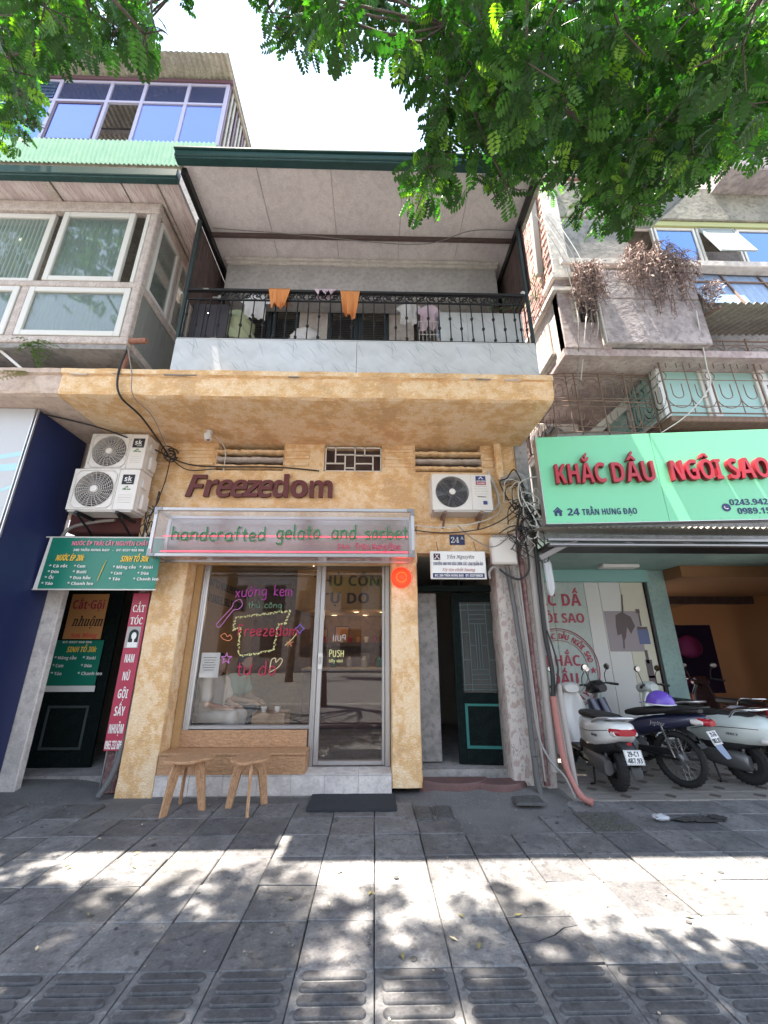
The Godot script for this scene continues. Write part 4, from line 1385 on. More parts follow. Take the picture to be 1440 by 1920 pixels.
func laundry():
	drape("hung_towel", "orange towel folded over the railing, its dark side showing in a split", "towel", M.cloth_orange, -1.30, 6.11, -4.23, 0.30, 0.33, 0.25, 1.6, 3, 0.08, "orange towels on the railing")
	drape("hung_towel", "longer orange towel hanging to a point over the railing", "towel", M.cloth_orange, -0.36, 6.11, -4.23, 0.27, 0.47, 0.25, 1.9, 8, 0.25, "orange towels on the railing")
	drape("hung_cloth", "small pale pink cloth on the railing between two orange towels", "cloth", M.cloth_pink, -0.69, 6.11, -4.23, 0.32, 0.085, 0.12, 2.2, 5)
	garment("hung_shirt", "off-white shirt hanging behind the railing near the dark sheet", M.cloth_white, Vector3(-1.72, 5.92, -4.55), 0.42, 0.42, 1)
	garment("hung_shirt", "cream shirt hanging before the right cream wall strip", M.cloth_white, Vector3(0.46, 5.90, -4.6), 0.34, 0.38, 2)
	garment("hung_shirt", "pale pink shirt with short sleeves hanging beside the blue one", M.cloth_pink, Vector3(0.74, 5.78, -4.55), 0.34, 0.42, 3)
	garment("hung_shirt", "light blue shirt hanging beside the veined inner panels", M.cloth_blue, Vector3(0.96, 5.72, -4.65), 0.30, 0.40, 4)
	cable("washing_line", "thin washing line strung behind the balcony railing", [Vector3(-2.5, 6.46, -4.6), Vector3(-0.5, 6.38, -4.6), Vector3(2.0, 6.46, -4.6)], 0.004, M.cable_white, "")
	# heap of folded cloth and bags
	var fn := FastNoiseLite.new(); fn.seed = 12; fn.frequency = 2.2
	for q in [["cloth_heap", "olive green bundle of cloth hung behind the railing bars", M.cloth_olive, Vector3(-1.98, 5.50, -4.62), 0.28, 0.62], ["cloth_heap", "white bundle heaped behind the railing before the cream wall", M.cloth_white, Vector3(-1.0, 5.45, -4.6), 0.24, 0.36]]:
		var t := thing(q[0], q[1], "cloth", q[3])
		var g := Geo.new()
		var rings := []
		for i in 12:
			var u := i / 11.0
			var ring := []
			for j in 22:
				var a := TAU * j / 22.0
				var rr: float = q[4] * sqrt(maxf(0.02, 1.0 - u * u * 0.95)) * (1.0 + 0.45 * fn.get_noise_3d(cos(a) * 1.5, u * 2.0, sin(a) * 1.5 + q[3].x))
				ring.append(Vector3(cos(a) * rr, u * q[5], sin(a) * rr * 0.7))
			rings.append(ring)
		g.loft(rings)
		here("bundle", g, q[2], t)
	# wire basket drying rack at the right
	var k := thing("wire_rack", "white wire rack standing behind the bars under the blue shirt", "rack", Vector3(0.78, 5.34, -4.5))
	var g := Geo.new()
	for i in 9:
		g.tube([Vector3(-0.2 + 0.05 * i, 0.0, 0.08), Vector3(-0.2 + 0.05 * i, 0.47, 0.08), Vector3(-0.2 + 0.05 * i, 0.47, -0.08)], 0.004, 5)
	g.tube([Vector3(-0.21, 0.47, 0.08), Vector3(0.21, 0.47, 0.08)], 0.006, 5)
	g.tube([Vector3(-0.21, 0.25, 0.08), Vector3(0.21, 0.25, 0.08)], 0.006, 5)
	here("wire_basket", g, M.cable_white, k)
	# pot plant in the right corner
	var p := thing("balcony_plant", "leafy green pot plant in the right corner of the balcony", "plant", Vector3(1.72, 4.95, -4.75))
	g = Geo.new()
	g.lathe([[0.0, 0.0], [0.11, 0.0], [0.15, 0.9], [0.16, 0.92], [0.13, 0.92], [0.0, 0.88]], 14)
	here("pot", g, M.concrete_dark, p)
	leaf_tuft(p, "foliage", Vector3(0, 0.92, 0), 0.32, 0.5, 70, 21, M.fern_green)

# a loose tuft of lance leaves on stems
func leaf_tuft(parent: Node, called: String, at: Vector3, spread: float, tall: float, n: int, sd: int, m: Material, leaf_len := 0.09, leaf_w := 0.03):
	var r := RandomNumberGenerator.new(); r.seed = sd
	var g := Geo.new()
	for i in n:
		var a := r.randf() * TAU
		var d := Vector3(cos(a), 0, sin(a))
		var q := d * spread * sqrt(r.randf()) + Vector3.UP * tall * r.randf_range(0.1, 1.0)
		if i % 4 == 0: g.tube([Vector3.ZERO, q * 0.5 + Vector3.UP * 0.05, q], 0.003, 4, false, false)
		var dir := (d * 0.8 + Vector3(r.randf_range(-.6, .6), r.randf_range(-.5, .6), r.randf_range(-.6, .6))).normalized()
		var side := dir.cross(Vector3.UP).normalized() * leaf_w * 0.5
		var L := leaf_len * r.randf_range(0.6, 1.3)
		var droop := Vector3.DOWN * L * 0.15
		g.tri(q, q + dir * L * 0.5 + side, q + dir * L + droop); g.tri(q, q + dir * L + droop, q + dir * L * 0.5 - side)
	here(called, g, m, parent, at)

# drawings on the shop window
func doodles(sf: Node3D):
	var o := wp(sf)
	var Z := ZS - 0.022
	var at := func(x, y): return Vector3(x, y, Z) - o
	var mg := mat("marker_magenta", .40, .06, .32, .8)
	var gr := mat("marker_green", .14, .26, .16, .8)
	var rd := mat("marker_red", .42, .035, .07, .8)
	var ye := mat("marker_yellow", .72, .68, .30, .8)
	var pk := mat("marker_pink", .48, .17, .42, .8)
	var orr := mat("marker_orange", .62, .22, .10, .8)
	var vi := mat("marker_violet", .26, .14, .60, .8)
	hand(sf, "xưởng", at.call(-1.89, 2.20), 0.085, mg, 0.0075, 0.44, "hand_lettering", 0.06)
	hand(sf, "kem", at.call(-1.37, 2.22), 0.085, mg, 0.0075, 0.26, "hand_lettering", -0.04)
	hand(sf, "thủ công", at.call(-1.70, 2.06), 0.05, gr, 0.005, 0.46)
	hand(sf, "Freezedom", at.call(-1.80, 1.70), 0.085, rd, 0.009, 0.80)
	hand(sf, "tự do", at.call(-1.76, 1.22), 0.10, rd, 0.010, 0.52)
	# tub outline in beads
	var r := RandomNumberGenerator.new(); r.seed = 4
	var pts := [Vector2(-1.86, 1.93), Vector2(-1.14, 2.02), Vector2(-1.18, 1.86), Vector2(-1.28, 1.84), Vector2(-1.31, 1.52), Vector2(-1.72, 1.45), Vector2(-1.77, 1.50), Vector2(-1.77, 1.80), Vector2(-1.86, 1.78), Vector2(-1.86, 1.93)]
	var g := Geo.new()
	for i in pts.size() - 1:
		var n := int(pts[i].distance_to(pts[i + 1]) / 0.013)
		for k in n:
			var p: Vector2 = pts[i].lerp(pts[i + 1], float(k) / n)
			var q: Vector3 = at.call(p.x + r.randf_range(-.011, .011), p.y + r.randf_range(-.011, .011))
			g.box(q, Vector3(.018, .010, .004), 0.0, Basis(Vector3(0, 0, 1), r.randf() * PI))
	here("tub_drawing", g, ye, sf)
	var draw := func(called: String, list: Array, m: Material, th: float, closed: bool):
		var gg := Geo.new()
		var q := []
		for p in list: q.append(at.call(p[0], p[1]))
		if closed: q.append(q[0])
		gg.tube(smooth(q, 4), th, 5)
		here(called, gg, m, sf)
	draw.call("spoon_drawing", [[-2.09, 1.83], [-2.07, 1.88], [-1.92, 2.06], [-1.90, 2.13], [-1.82, 2.17], [-1.78, 2.10], [-1.83, 2.04], [-1.90, 2.02], [-2.03, 1.83], [-2.07, 1.81]], pk, 0.006, true)
	draw.call("cloud_drawing", [[-2.02, 1.70], [-1.97, 1.73], [-1.93, 1.69], [-1.90, 1.71], [-1.87, 1.67], [-1.91, 1.64], [-1.98, 1.66]], orr, 0.006, true)
	var star := []
	for i in 10:
		var a := PI / 2 + TAU * i / 10.0
		var rr := 0.07 if i % 2 == 0 else 0.03
		star.append([-1.91 + cos(a) * rr, 1.42 + sin(a) * rr])
	draw.call("star_drawing", star, pk, 0.007, true)
	draw.call("heart_drawing", [[-1.34, 1.28], [-1.33, 1.40], [-1.28, 1.42], [-1.27, 1.37], [-1.22, 1.42], [-1.19, 1.39], [-1.24, 1.31], [-1.35, 1.25]], mat("marker_cream", .66, .52, .28, .8), 0.007, false)
	draw.call("comet_drawing", [[-1.17, 1.58], [-1.08, 1.66], [-1.03, 1.73]], ye, 0.005, false)
	var burst := Geo.new()
	for i in 5:
		var a := TAU * i / 5.0 + 0.3
		burst.tube([at.call(-1.11, 1.61), at.call(-1.11 + cos(a) * 0.05, 1.61 + sin(a) * 0.05)], 0.006, 5)
	here("burst_drawing", burst, orr, sf)
	var fl := []
	for i in 13:
		var a := TAU * i / 12.0
		fl.append([-0.99 + cos(a) * 0.045 * (1.0 + 0.35 * cos(4 * a)), 1.79 + sin(a) * 0.045 * (1.0 + 0.35 * cos(4 * a))])
	draw.call("flower_drawing", fl, vi, 0.005, false)

func shop_interior():
	var s := Node3D.new()
	s.name = "shop_room"
	add_child(s)
	structure(s, "dim ochre room of the ice cream shop behind the glass", "room")
	var g := Geo.new()
	g.span(-2.75, 0.42, 0.02, 0.19, -9.4, ZS - 0.101)
	put("floor", g, M.shop_floor, s)
	g = Geo.new()
	g.span(-2.75, 0.42, 2.95, 3.1, -9.4, ZS - 0.101)
	put("ceiling", g, M.render_white, s)
	g = Geo.new()
	g.span(-2.86, -2.70, 0.19, 2.95, -9.4, ZS - 0.101)
	put("left_wall", g, M.shop_wall, s)
	g = Geo.new()
	g.span(0.36, 0.50, 0.19, 2.95, -9.4, ZS - 0.101)
	put("right_wall", g, M.shop_wall, s)
	g = Geo.new()
	g.span(-2.86, 0.5, 0.02, 3.0, -9.55, -9.4)
	put("back_wall", g, M.dim_wall, s)
	# lowered ceiling over the counter, with big brown lettering on its face
	g = Geo.new()
	g.span(-1.45, 0.355, 2.22, 2.94, -9.38, -7.6)
	put("bulkhead", g, M.shop_wall, s)
	var br := mat("brown_print", .05, .022, .015, .8)
	write(s, "THỦ CÔNG", Vector3(-0.42, 2.74, -7.59), 0.19, br, 1.45, "sans_bold", 0.5, 0.008)
	write(s, "TỰ DO", Vector3(-0.55, 2.42, -7.59), 0.19, br, 0.92, "sans_bold", 0.5, 0.008)
	# quotation on the left wall
	var side := Node3D.new(); side.name = "wall_quotation"
	s.add_child(side)
	side.position = Vector3(-2.698, 0, -5.9); side.rotation.y = PI / 2
	write(side, "IF YOU WANT TO MAKE EVERYONE HAPPY", Vector3(0.05, 2.58, 0.004), 0.13, br, 2.9, "sans_bold", 0.0, 0.006)
	write(side, "DON'T BE A LEADER. SELL ICE CREAM", Vector3(0.05, 2.33, 0.004), 0.13, br, 2.6, "sans_bold", 0.0, 0.006)
	# wall picture frames at the back
	for q in [[-1.2, 1.55], [-0.72, 1.6]]:
		var f := thing("framed_poster", "poster in a thin frame on the back wall " + ("beside the counter" if q[0] > -1 else "behind the seats"), "poster", Vector3(q[0], q[1], -9.39))
		g = Geo.new(); g.box(Vector3(0, 0.2, 0), Vector3(0.32, 0.42, 0.02), 0.004)
		here("frame", g, M.black_plastic, f)
		g = Geo.new(); g.box(Vector3(0, 0.2, 0.012), Vector3(0.28, 0.38, 0.004))
		here("print", g, M.orange_card, f)
	# counter with a glass case and a band of ochre
	var c := thing("shop_counter", "ice cream counter with dark front and pale top at the back of the shop", "counter", Vector3(-0.4, 0.19, -8.2))
	g = Geo.new(); g.span(-1.3, 0.34, 0.19, 1.15, -8.7, -8.0, 0.01)
	put("counter_body", g, M.brown_letter, c)
	g = Geo.new(); g.span(-1.34, 0.35, 1.15, 1.19, -8.74, -7.95, 0.006)
	put("counter_top", g, M.render_pale, c)
	g = Geo.new(); g.span(-1.2, -0.1, 1.19, 1.45, -8.3, -8.29)
	put("sneeze_guard", g, M.shop_glass, c)
	for k in 5:
		var bt := thing("counter_jar", "small pale jar standing on the shop counter", "jar", Vector3(-1.1 + 0.3 * k, 1.19, -8.5), 0.0, "jars on the shop counter")
		g = Geo.new(); g.lathe([[0.0, 0.0], [0.05, 0.0], [0.055, 0.14], [0.03, 0.17], [0.03, 0.2], [0.0, 0.2]], 12)
		here("glass_body", g, [M.paper, M.banner_green, M.lens_clear][k % 3], bt)
	g = Geo.new(); g.span(-1.35, 0.35, 1.58, 1.66, -9.39, -9.1)
	var sh := thing("wall_shelf", "long dark shelf of cups along the back wall above the counter", "shelf", Vector3(-0.5, 1.58, -9.25))
	put("shelf_board", g, M.side_boards, sh)
	for k in 9:
		g = Geo.new(); g.lathe([[0.0, 0.0], [0.04, 0.0], [0.055, 0.12], [0.0, 0.12]], 10, Vector3(-1.25 + 0.18 * k, 1.66, -9.2))
		put("cup", g, [M.paper, M.crimson, M.orange_card][k % 3], sh)
	# downlights under the bulkhead, each with its lamp
	for q in [[-1.05, -8.0], [-0.35, -8.0], [0.15, -8.0], [-0.85, -8.8], [-0.2, -8.8]]:
		var dl := thing("downlight", "round warm downlight under the lowered ceiling of the shop", "lamp", Vector3(q[0], 2.20, q[1]), 0.0, "round downlights in the shop")
		g = Geo.new(); g.lathe([[0.055, 0.02], [0.07, 0.02], [0.07, 0.0], [0.055, 0.0]], 16)
		here("rim", g, M.alu_white, dl)
		g = Geo.new(); g.lathe([[0.0, 0.004], [0.055, 0.004], [0.055, 0.012], [0.0, 0.012]], 16)
		here("diffuser", g, M.lamp_warm, dl)
		lamp("lamp", dl, Vector3(0, -0.03, 0), Color(1.0, .84, .62), 0.007, 0.05)
	# fluorescent batten on the ceiling
	var fl := thing("ceiling_batten", "twin tube batten on the shop ceiling above the window", "lamp", Vector3(-1.0, 2.95, -6.6))
	g = Geo.new(); g.box(Vector3(0, -0.025, 0), Vector3(0.2, 0.05, 0.62), 0.006)
	here("housing", g, M.white_paint, fl)
	for x in [-0.05, 0.05]:
		g = Geo.new(); g.tube([Vector3(x, -0.065, -0.29), Vector3(x, -0.065, 0.29)], 0.013, 8)
		here("tube_lamp", g, M.lamp_tube, fl)
	lamp("lamp", fl, Vector3(0, -0.12, 0), Color(1.0, .88, .70), 0.014, 0.1)
	# seat and table by the left wall
	var se := thing("settee", "dark red settee along the left wall inside the shop", "seat", Vector3(-2.5, 0.19, -6.6))
	g = Geo.new(); g.span(-2.69, -2.2, 0.19, 0.595, -7.7, -5.9, 0.02)
	put("seat_box", g, M.side_boards, se)
	g = Geo.new(); g.span(-2.69, -2.62, 0.62, 1.15, -7.7, -5.9, 0.02)
	put("seat_back", g, M.side_boards, se)
	var tb := thing("box_table", "cardboard coloured box table with hand slot inside the shop window", "table", Vector3(-1.42, 0.19, -6.25))
	g = Geo.new(); g.box(Vector3(0, 0.26, 0), Vector3(0.44, 0.52, 0.4), 0.006)
	here("box", g, M.cardboard, tb)
	g = Geo.new(); g.box(Vector3(0.02, 0.36, 0.198), Vector3(0.13, 0.035, 0.01))
	here("hand_slot", g, M.black_ink, tb)
	var cp := thing("ice_cream_cup", "small white cup on the box table inside the shop", "cup", Vector3(-1.52, 0.71, -6.2), 0.0, "cups on the box table")
	g = Geo.new(); g.lathe([[0.0, 0.0], [0.03, 0.0], [0.042, 0.07], [0.0, 0.07]], 12)
	here("cup_body", g, M.paper, cp)
	copy(cp, "small white cup on the box table inside the shop", Vector3(-1.34, 0.71, -6.22))
	# notice on the glass
	var nt := thing("window_notice", "white printed sheet taped inside the shop window above the seat", "notice", Vector3(-2.12, 1.19, ZS - 0.045))
	g = Geo.new(); g.box(Vector3(0, 0.15, 0), Vector3(0.24, 0.30, 0.002))
	here("sheet", g, M.paper, nt)
	for k in 6:
		g = Geo.new(); g.box(Vector3(-0.01, 0.24 - 0.03 * k, 0.0025), Vector3(0.17 - 0.02 * (k % 3), 0.006, 0.001))
		here("print_line", g, M.brown_print if M.has("brown_print") else M.black_ink, nt)
	people()

# ---- people: smooth union of tapered bones, meshed as surface nets ----
func body_mesh(bones: Array, cell: float, k: float) -> Geo:
	var lo := Vector3.INF; var hi := -Vector3.INF
	for b in bones:
		for e in [[b[0], b[2]], [b[1], b[3]]]:
			lo = lo.min(e[0] - Vector3.ONE * (e[1] + k + cell)); hi = hi.max(e[0] + Vector3.ONE * (e[1] + k + cell))
	var n := Vector3i(((hi - lo) / cell).ceil()) + Vector3i.ONE
	var f := PackedFloat32Array(); f.resize(n.x * n.y * n.z); f.fill(1.0)
	for b in bones:
		var a: Vector3 = b[0]; var c: Vector3 = b[1]; var ra: float = b[2]; var rb: float = b[3]
		var m := maxf(ra, rb) + k * 2.0 + cell
		var l3 := Vector3i(((a.min(c) - Vector3.ONE * m - lo) / cell).floor()).clamp(Vector3i.ZERO, n - Vector3i.ONE)
		var h3 := Vector3i(((a.max(c) + Vector3.ONE * m - lo) / cell).ceil()).clamp(Vector3i.ZERO, n - Vector3i.ONE)
		var d := c - a
		var dd := maxf(d.length_squared(), 1e-9)
		for z in range(l3.z, h3.z + 1):
			for y in range(l3.y, h3.y + 1):
				for x in range(l3.x, h3.x + 1):
					var p := lo + Vector3(x, y, z) * cell
					var t := clampf((p - a).dot(d) / dd, 0.0, 1.0)
					var dist := (p - a - d * t).length() - lerpf(ra, rb, t)
					var i := x + n.x * (y + n.y * z)
					var o := f[i]
					var hh := maxf(k - absf(o - dist), 0.0) / k
					f[i] = minf(o, dist) - hh * hh * k * 0.25
	var idx := {}
	var verts := PackedVector3Array()
	for z in n.z - 1:
		for y in n.y - 1:
			for x in n.x - 1:
				var s := 0; var acc := Vector3.ZERO; var cnt := 0
				var v := []
				for c in 8: v.append(f[(x + (c & 1)) + n.x * ((y + ((c >> 1) & 1)) + n.y * (z + (c >> 2)))])
				for c in 8: if v[c] < 0.0: s += 1
				if s == 0 or s == 8: continue
				for e in [[0, 1], [2, 3], [4, 5], [6, 7], [0, 2], [1, 3], [4, 6], [5, 7], [0, 4], [1, 5], [2, 6], [3, 7]]:
					var va: float = v[e[0]]; var vb: float = v[e[1]]
					if (va < 0.0) != (vb < 0.0):
						var t := va / (va - vb)
						var pa := Vector3(e[0] & 1, (e[0] >> 1) & 1, e[0] >> 2); var pb := Vector3(e[1] & 1, (e[1] >> 1) & 1, e[1] >> 2)
						acc += pa.lerp(pb, t); cnt += 1
				idx[x + n.x * (y + n.y * z)] = verts.size()
				verts.append(lo + (Vector3(x, y, z) + acc / cnt) * cell)
	var nor := PackedVector3Array(); nor.resize(verts.size())
	var quads := []
	for z in range(1, n.z - 1):
		for y in range(1, n.y - 1):
			for x in range(1, n.x - 1):
				var i := x + n.x * (y + n.y * z)
				var a0 := f[i]
				for ax in 3:
					var st: int = [1, n.x, n.x * n.y][ax]
					if (a0 < 0.0) == (f[i + st] < 0.0): continue
					var u: int = [n.x, n.x * n.y, 1][ax]; var w: int = [n.x * n.y, 1, n.x][ax]
					var q := [i, i - u, i - u - w, i - w]
					if not (idx.has(q[0]) and idx.has(q[1]) and idx.has(q[2]) and idx.has(q[3])): continue
					var o := Vector3.ZERO; o[ax] = 1.0 if a0 < 0.0 else -1.0
					var ids := [idx[q[0]], idx[q[1]], idx[q[2]], idx[q[3]]]
					var m := (verts[ids[2]] - verts[ids[0]]).cross(verts[ids[1]] - verts[ids[3]])
					if m.dot(o) < 0.0: m = -m
					for e in ids: nor[e] += m
					quads.append(ids)
	var g := Geo.new()
	for q in quads:
		g.squad(verts[q[0]], verts[q[1]], verts[q[2]], verts[q[3]], nor[q[0]].normalized(), nor[q[1]].normalized(), nor[q[2]].normalized(), nor[q[3]].normalized())
	return g

func person(label: String, at: Vector3, turn: float, top: Material, legs: Material, lean: float, skirt: bool):
	# seated, facing local +x; hip at the origin, seat below
	var p := thing("person", label, "person", at, turn, "people sitting inside the shop")
	var V := func(x, y, z): return Vector3(x, y, z)
	var hip: Vector3 = V.call(0, 0.11, 0)
	var chest: Vector3 = V.call(lean * 0.5, 0.42, 0)
	var neck: Vector3 = V.call(lean * 0.75, 0.58, 0)
	var head: Vector3 = V.call(lean * 1.05, 0.73, 0)
	# skin: head, neck, forearms and hands, shins: one surface running under the clothes
	var skin := [[neck, head, .05, .085], [head, head + V.call(.02, .05, 0), .088, .086], [head + V.call(.05, -.05, 0), head + V.call(.045, -.04, 0), .052, .05], [head + V.call(.09, -.005, 0), head + V.call(.10, -.02, 0), .014, .012],
		[hip, chest, .12, .13], [chest, neck, .12, .05]]
	for s in [-1.0, 1.0]:
		var sh: Vector3 = V.call(lean * .65, .50, .17 * s); var el: Vector3 = V.call(lean * .65 + .08, .24, .22 * s); var wr: Vector3 = V.call(lean * .65 + .30, .20, .10 * s)
		skin.append([chest + V.call(0, .08, 0.05 * s), sh, .07, .06]); skin.append([sh, el, .052, .042]); skin.append([el, wr, .040, .028])
		skin.append([wr, wr + V.call(.06, -.01, -.02 * s), .03, .028])
		for k in 4: skin.append([wr + V.call(.07, -.02 + .002 * k, (-.02 + .012 * (k - 1.5)) * 1.0), wr + V.call(.13 - .008 * absf(k - 1.2), -.045, (-.03 * s + .014 * (k - 1.5))), .0105, .009])
		skin.append([wr + V.call(.04, 0, -.035 * s), wr + V.call(.09, .015, -.055 * s), .012, .010])
		skin.append([hip + V.call(.02, -.02, .09 * s), V.call(.40, .08, .10 * s), .085, .062]); skin.append([V.call(.40, .08, .10 * s), V.call(.40 + .05 * s, -.30, .10 * s), .056, .038])
		skin.append([V.call(.40 + .05 * s, -.30, .10 * s), V.call(.52 + .05 * s, -.345, .11 * s), .036, .028])
		skin.append([head + V.call(-.01, -.01, .085 * s), head + V.call(-.012, .02, .09 * s), .014, .016])
	here("body", body_mesh(skin, 0.012, 0.03), M.skin, p)
	# clothes
	var tee := [[hip + V.call(0, -.01, 0), chest, .150, .150], [hip + V.call(0, .05, .07), chest + V.call(0, 0, .08), .11, .11], [hip + V.call(0, .05, -.07), chest + V.call(0, 0, -.08), .11, .11], [chest, neck + V.call(0, -.05, 0), .13, .075]]
	for s in [-1.0, 1.0]:
		var sh: Vector3 = V.call(lean * .65, .50, .17 * s); var el: Vector3 = V.call(lean * .65 + .08, .24, .22 * s)
		tee.append([chest + V.call(0, .08, .06 * s), sh, .085, .078]); tee.append([sh, sh.lerp(el, .62), .074, .082])
	here("tee_shirt", body_mesh(tee, 0.015, 0.04), top, p)
	var low := [[hip + V.call(-.03, -.02, 0), hip + V.call(.05, -.02, 0), .15, .15]]
	for s in [-1.0, 1.0]:
		var kn: Vector3 = V.call(.41, .09, .09 * s)
		low.append([hip + V.call(.02, -.02, .08 * s), kn, .105, .085])
		low.append([kn, V.call(.40 + .05 * s, -.24 if skirt else -.28, .09 * s), .085, .11 if skirt else .07])
		if skirt: low.append([V.call(.2, .06, .06 * s), V.call(.36, -.2, 0), .09, .12])
	here("trousers" if not skirt else "skirt", body_mesh(low, 0.015, 0.05), legs, p)
	var hair := [[head + V.call(-.02, .04, 0), head + V.call(.01, .07, 0), .098, .088], [head + V.call(-.05, .0, 0), head + V.call(-.07, -.22, 0), .085, .06]]
	for s in [-1.0, 1.0]: hair.append([head + V.call(-.02, .02, .06 * s), head + V.call(-.03, -.16, .075 * s), .045, .03])
	here("hair", body_mesh(hair, 0.011, 0.03), M.hair, p)
	# eyes, brows and mouth
	for s in [-1.0, 1.0]:
		var g := Geo.new(); g.lathe([[0, -.006], [.012, -.003], [.012, .003], [0, .006]], 10, head + V.call(.083, .005, .034 * s), Basis(Vector3.BACK, -PI / 2))
		here("eye", g, M.black_ink, p)
	var mo := Geo.new(); mo.box(head + V.call(.094, -.055, 0), V.call(.008, .010, .04), .003)
	here("mouth", mo, mat("lip", .30, .10, .09, .5), p)
	# shoes
	for s in [-1.0, 1.0]:
		var g := body_mesh([[V.call(.39 + .05 * s, -.345, .10 * s), V.call(.56 + .05 * s, -.365, .11 * s), .048, .038]], 0.012, .02)
		here("shoe", g, M.white_paint if skirt else M.black_plastic, p)

func people():
	person("person in white tee and long pale skirt sitting by the shop's left wall", Vector3(-2.22, 0.597, -6.12), -0.35, M.tee_white, M.skirt_grey, 0.04, true)
	person("person in mint tee leaning forward on the wall seat inside the shop", Vector3(-2.26, 0.597, -6.85), -0.25, M.tee_mint, mat("jeans", .03, .04, .07, .9), 0.24, false)

# ---------- signs and fittings on the ochre house ----------
func shop_signs():
	# raised letters
	var s := thing("letter_sign", "dark red cut-out letters of the shop name on the ochre wall", "sign", Vector3(-1.64, 3.48, ZF))
	var word := "Freezedom"
	var xs := [-2.65, -2.40, -2.235, -2.04, -1.85, -1.665, -1.45, -1.20, -0.945]
	var ws := [0.25, 0.20, 0.24, 0.24, 0.22, 0.24, 0.27, 0.27, 0.36]
	for i in 9:
		var ch := word[i]
		var cap := ch in "Fd"
		var r := letters(ch, "sans_bold", 0.09)
		var r2 := letters(ch, "sans_bold", 0.01)
		var em := 0.445
		var sx: float = ws[i] / r.width * 1.04
		var sl: float = [0.10, 0.05, 0.10, 0.10, 0.10, 0.08, 0.0, 0.0, 0.0][i]
		var b := Basis(Vector3(sx, 0, 0), Vector3(sl, em, 0), Vector3(0, 0, em))
		var l := obj("letter", r.mesh, M.brown_letter_side, s)
		l.transform = Transform3D(b, Vector3(xs[i], 3.515, ZF + 0.035) - s.position)
		var fgeo := Geo.new()
		fgeo.v = r2.geo.v; fgeo.n = r2.geo.n
		var f := obj("letter_face", r2.mesh, M.brown_letter, l, Vector3(0, 0, 0.05))
		f.scale = Vector3(1.02, 1.0, 1.0)
	# stroke weight: faces carry a second slightly shifted skin for a bold cut
	# lightbox of clear ribbed sheet in an aluminium frame
	var b := thing("lightbox_sign", "aluminium framed clear ribbed box sign reading handcrafted gelato and sorbet", "sign", Vector3(-1.13, 2.6, -4.98))
	var x0 := -2.76; var x1 := 0.49; var y0 := 2.60; var y1 := 3.225; var zf := -4.85; var zb := -5.2
	var t := 0.038
	for q in [[y0, zf], [y1 - t, zf], [y0, zb], [y1 - t, zb]]:
		var g := Geo.new()
		g.span(x0 + t, x1 - t, q[0], q[0] + t, q[1] - t, q[1], 0.003)
		for k in 2: g.span(x0 + t, x1 - t, q[0] + 0.007 + 0.015 * k, q[0] + 0.015 + 0.015 * k, q[1] - 0.002, q[1] + 0.005, 0.002)
		put("frame_rail", g, M.alu, b)
	for q in [[x0, zf], [x1 - t, zf], [x0, zb], [x1 - t, zb]]:
		var g := Geo.new()
		g.span(q[0], q[0] + t, y0, y1, q[1] - t, q[1], 0.003)
		for k in 2: g.span(q[0] + 0.007 + 0.015 * k, q[0] + 0.015 + 0.015 * k, y0, y1, q[1] - 0.002, q[1] + 0.005, 0.002)
		put("frame_post", g, M.alu, b)
	for q in [[x0, y0], [x1 - t, y0], [x0, y1 - t], [x1 - t, y1 - t]]:
		var g := Geo.new()
		g.span(q[0], q[0] + t, q[1], q[1] + t, zb, zf - t, 0.003)
		put("frame_strut", g, M.alu, b)
		g = Geo.new()
		var cx: float = q[0] + t * 0.5; var cy: float = q[1] + t * 0.5
		var dx := 1.0 if cx < -1 else -1.0; var dy := 1.0 if cy < 2.9 else -1.0
		g.span(cx - dx * 0.02, cx + dx * 0.07, cy - 0.02, cy + 0.02, zf + 0.006, zf + 0.012, 0.002)
		g.span(cx - 0.02, cx + 0.02, cy - dy * 0.02, cy + dy * 0.07, zf + 0.0065, zf + 0.0125, 0.002)
		var cn := put("corner_bracket", g, M.alu_dark, b)
		for e in [Vector2(0, 0), Vector2(dx * 0.05, 0), Vector2(0, dy * 0.05)]:
			g = Geo.new()
			g.lathe([[0.0, 0.004], [0.006, 0.003], [0.006, 0.0]], 8, Vector3(cx + e.x, cy + e.y, zf + 0.013), Basis(Vector3.RIGHT, PI / 2))
			put("bolt", g, M.steel, cn)
	# front sheet with fine upright flutes, back sheet plain
	var g := Geo.new()
	var grid := [[], []]
	var n := 420
	for i in n + 1:
		var x := lerpf(x0 + t, x1 - t, float(i) / n)
		var z := zf - 0.018 + (0.0012 if i % 2 == 0 else -0.0012)
		grid[0].append(Vector3(x, y0 + t, z)); grid[1].append(Vector3(x, y1 - t, z))
	g.sheet(grid)
	put("clear_sheet", g, M.poly_sheet, b)
	g = Geo.new()
	g.span(x0 + t, x1 - t, y0 + t, y1 - t, zb - 0.02, zb - 0.016)
	put("back_sheet", g, M.poly_sheet, b)
	g = Geo.new()
	g.span(x0 + t, x1 - t, y0 + 0.012, y0 + 0.016, zb, zf - t)
	put("floor_sheet", g, M.poly_sheet, b)
	# two pink neon tubes inside
	for y in [2.70, 2.90]:
		g = Geo.new()
		g.tube([Vector3(x0 + 0.07, y, -5.02), Vector3(x1 - 0.07, y, -5.02)], 0.008, 8)
		put("neon_tube", g, M.neon_pink, b)
		var l := AreaLight3D.new()
		l.name = "neon_light"
		b.add_child(l, true)
		l.position = Vector3(-1.13, y, -5.005) - b.position
		l.rotation.y = PI
		l.area_size = Vector2(3.0, 0.02)
		l.light_color = Color(1.0, .2, .35)
		l.light_energy = 0.008
		l.shadow_enabled = true
	var pg := mat("paint_green", .045, .19, .075, .7)
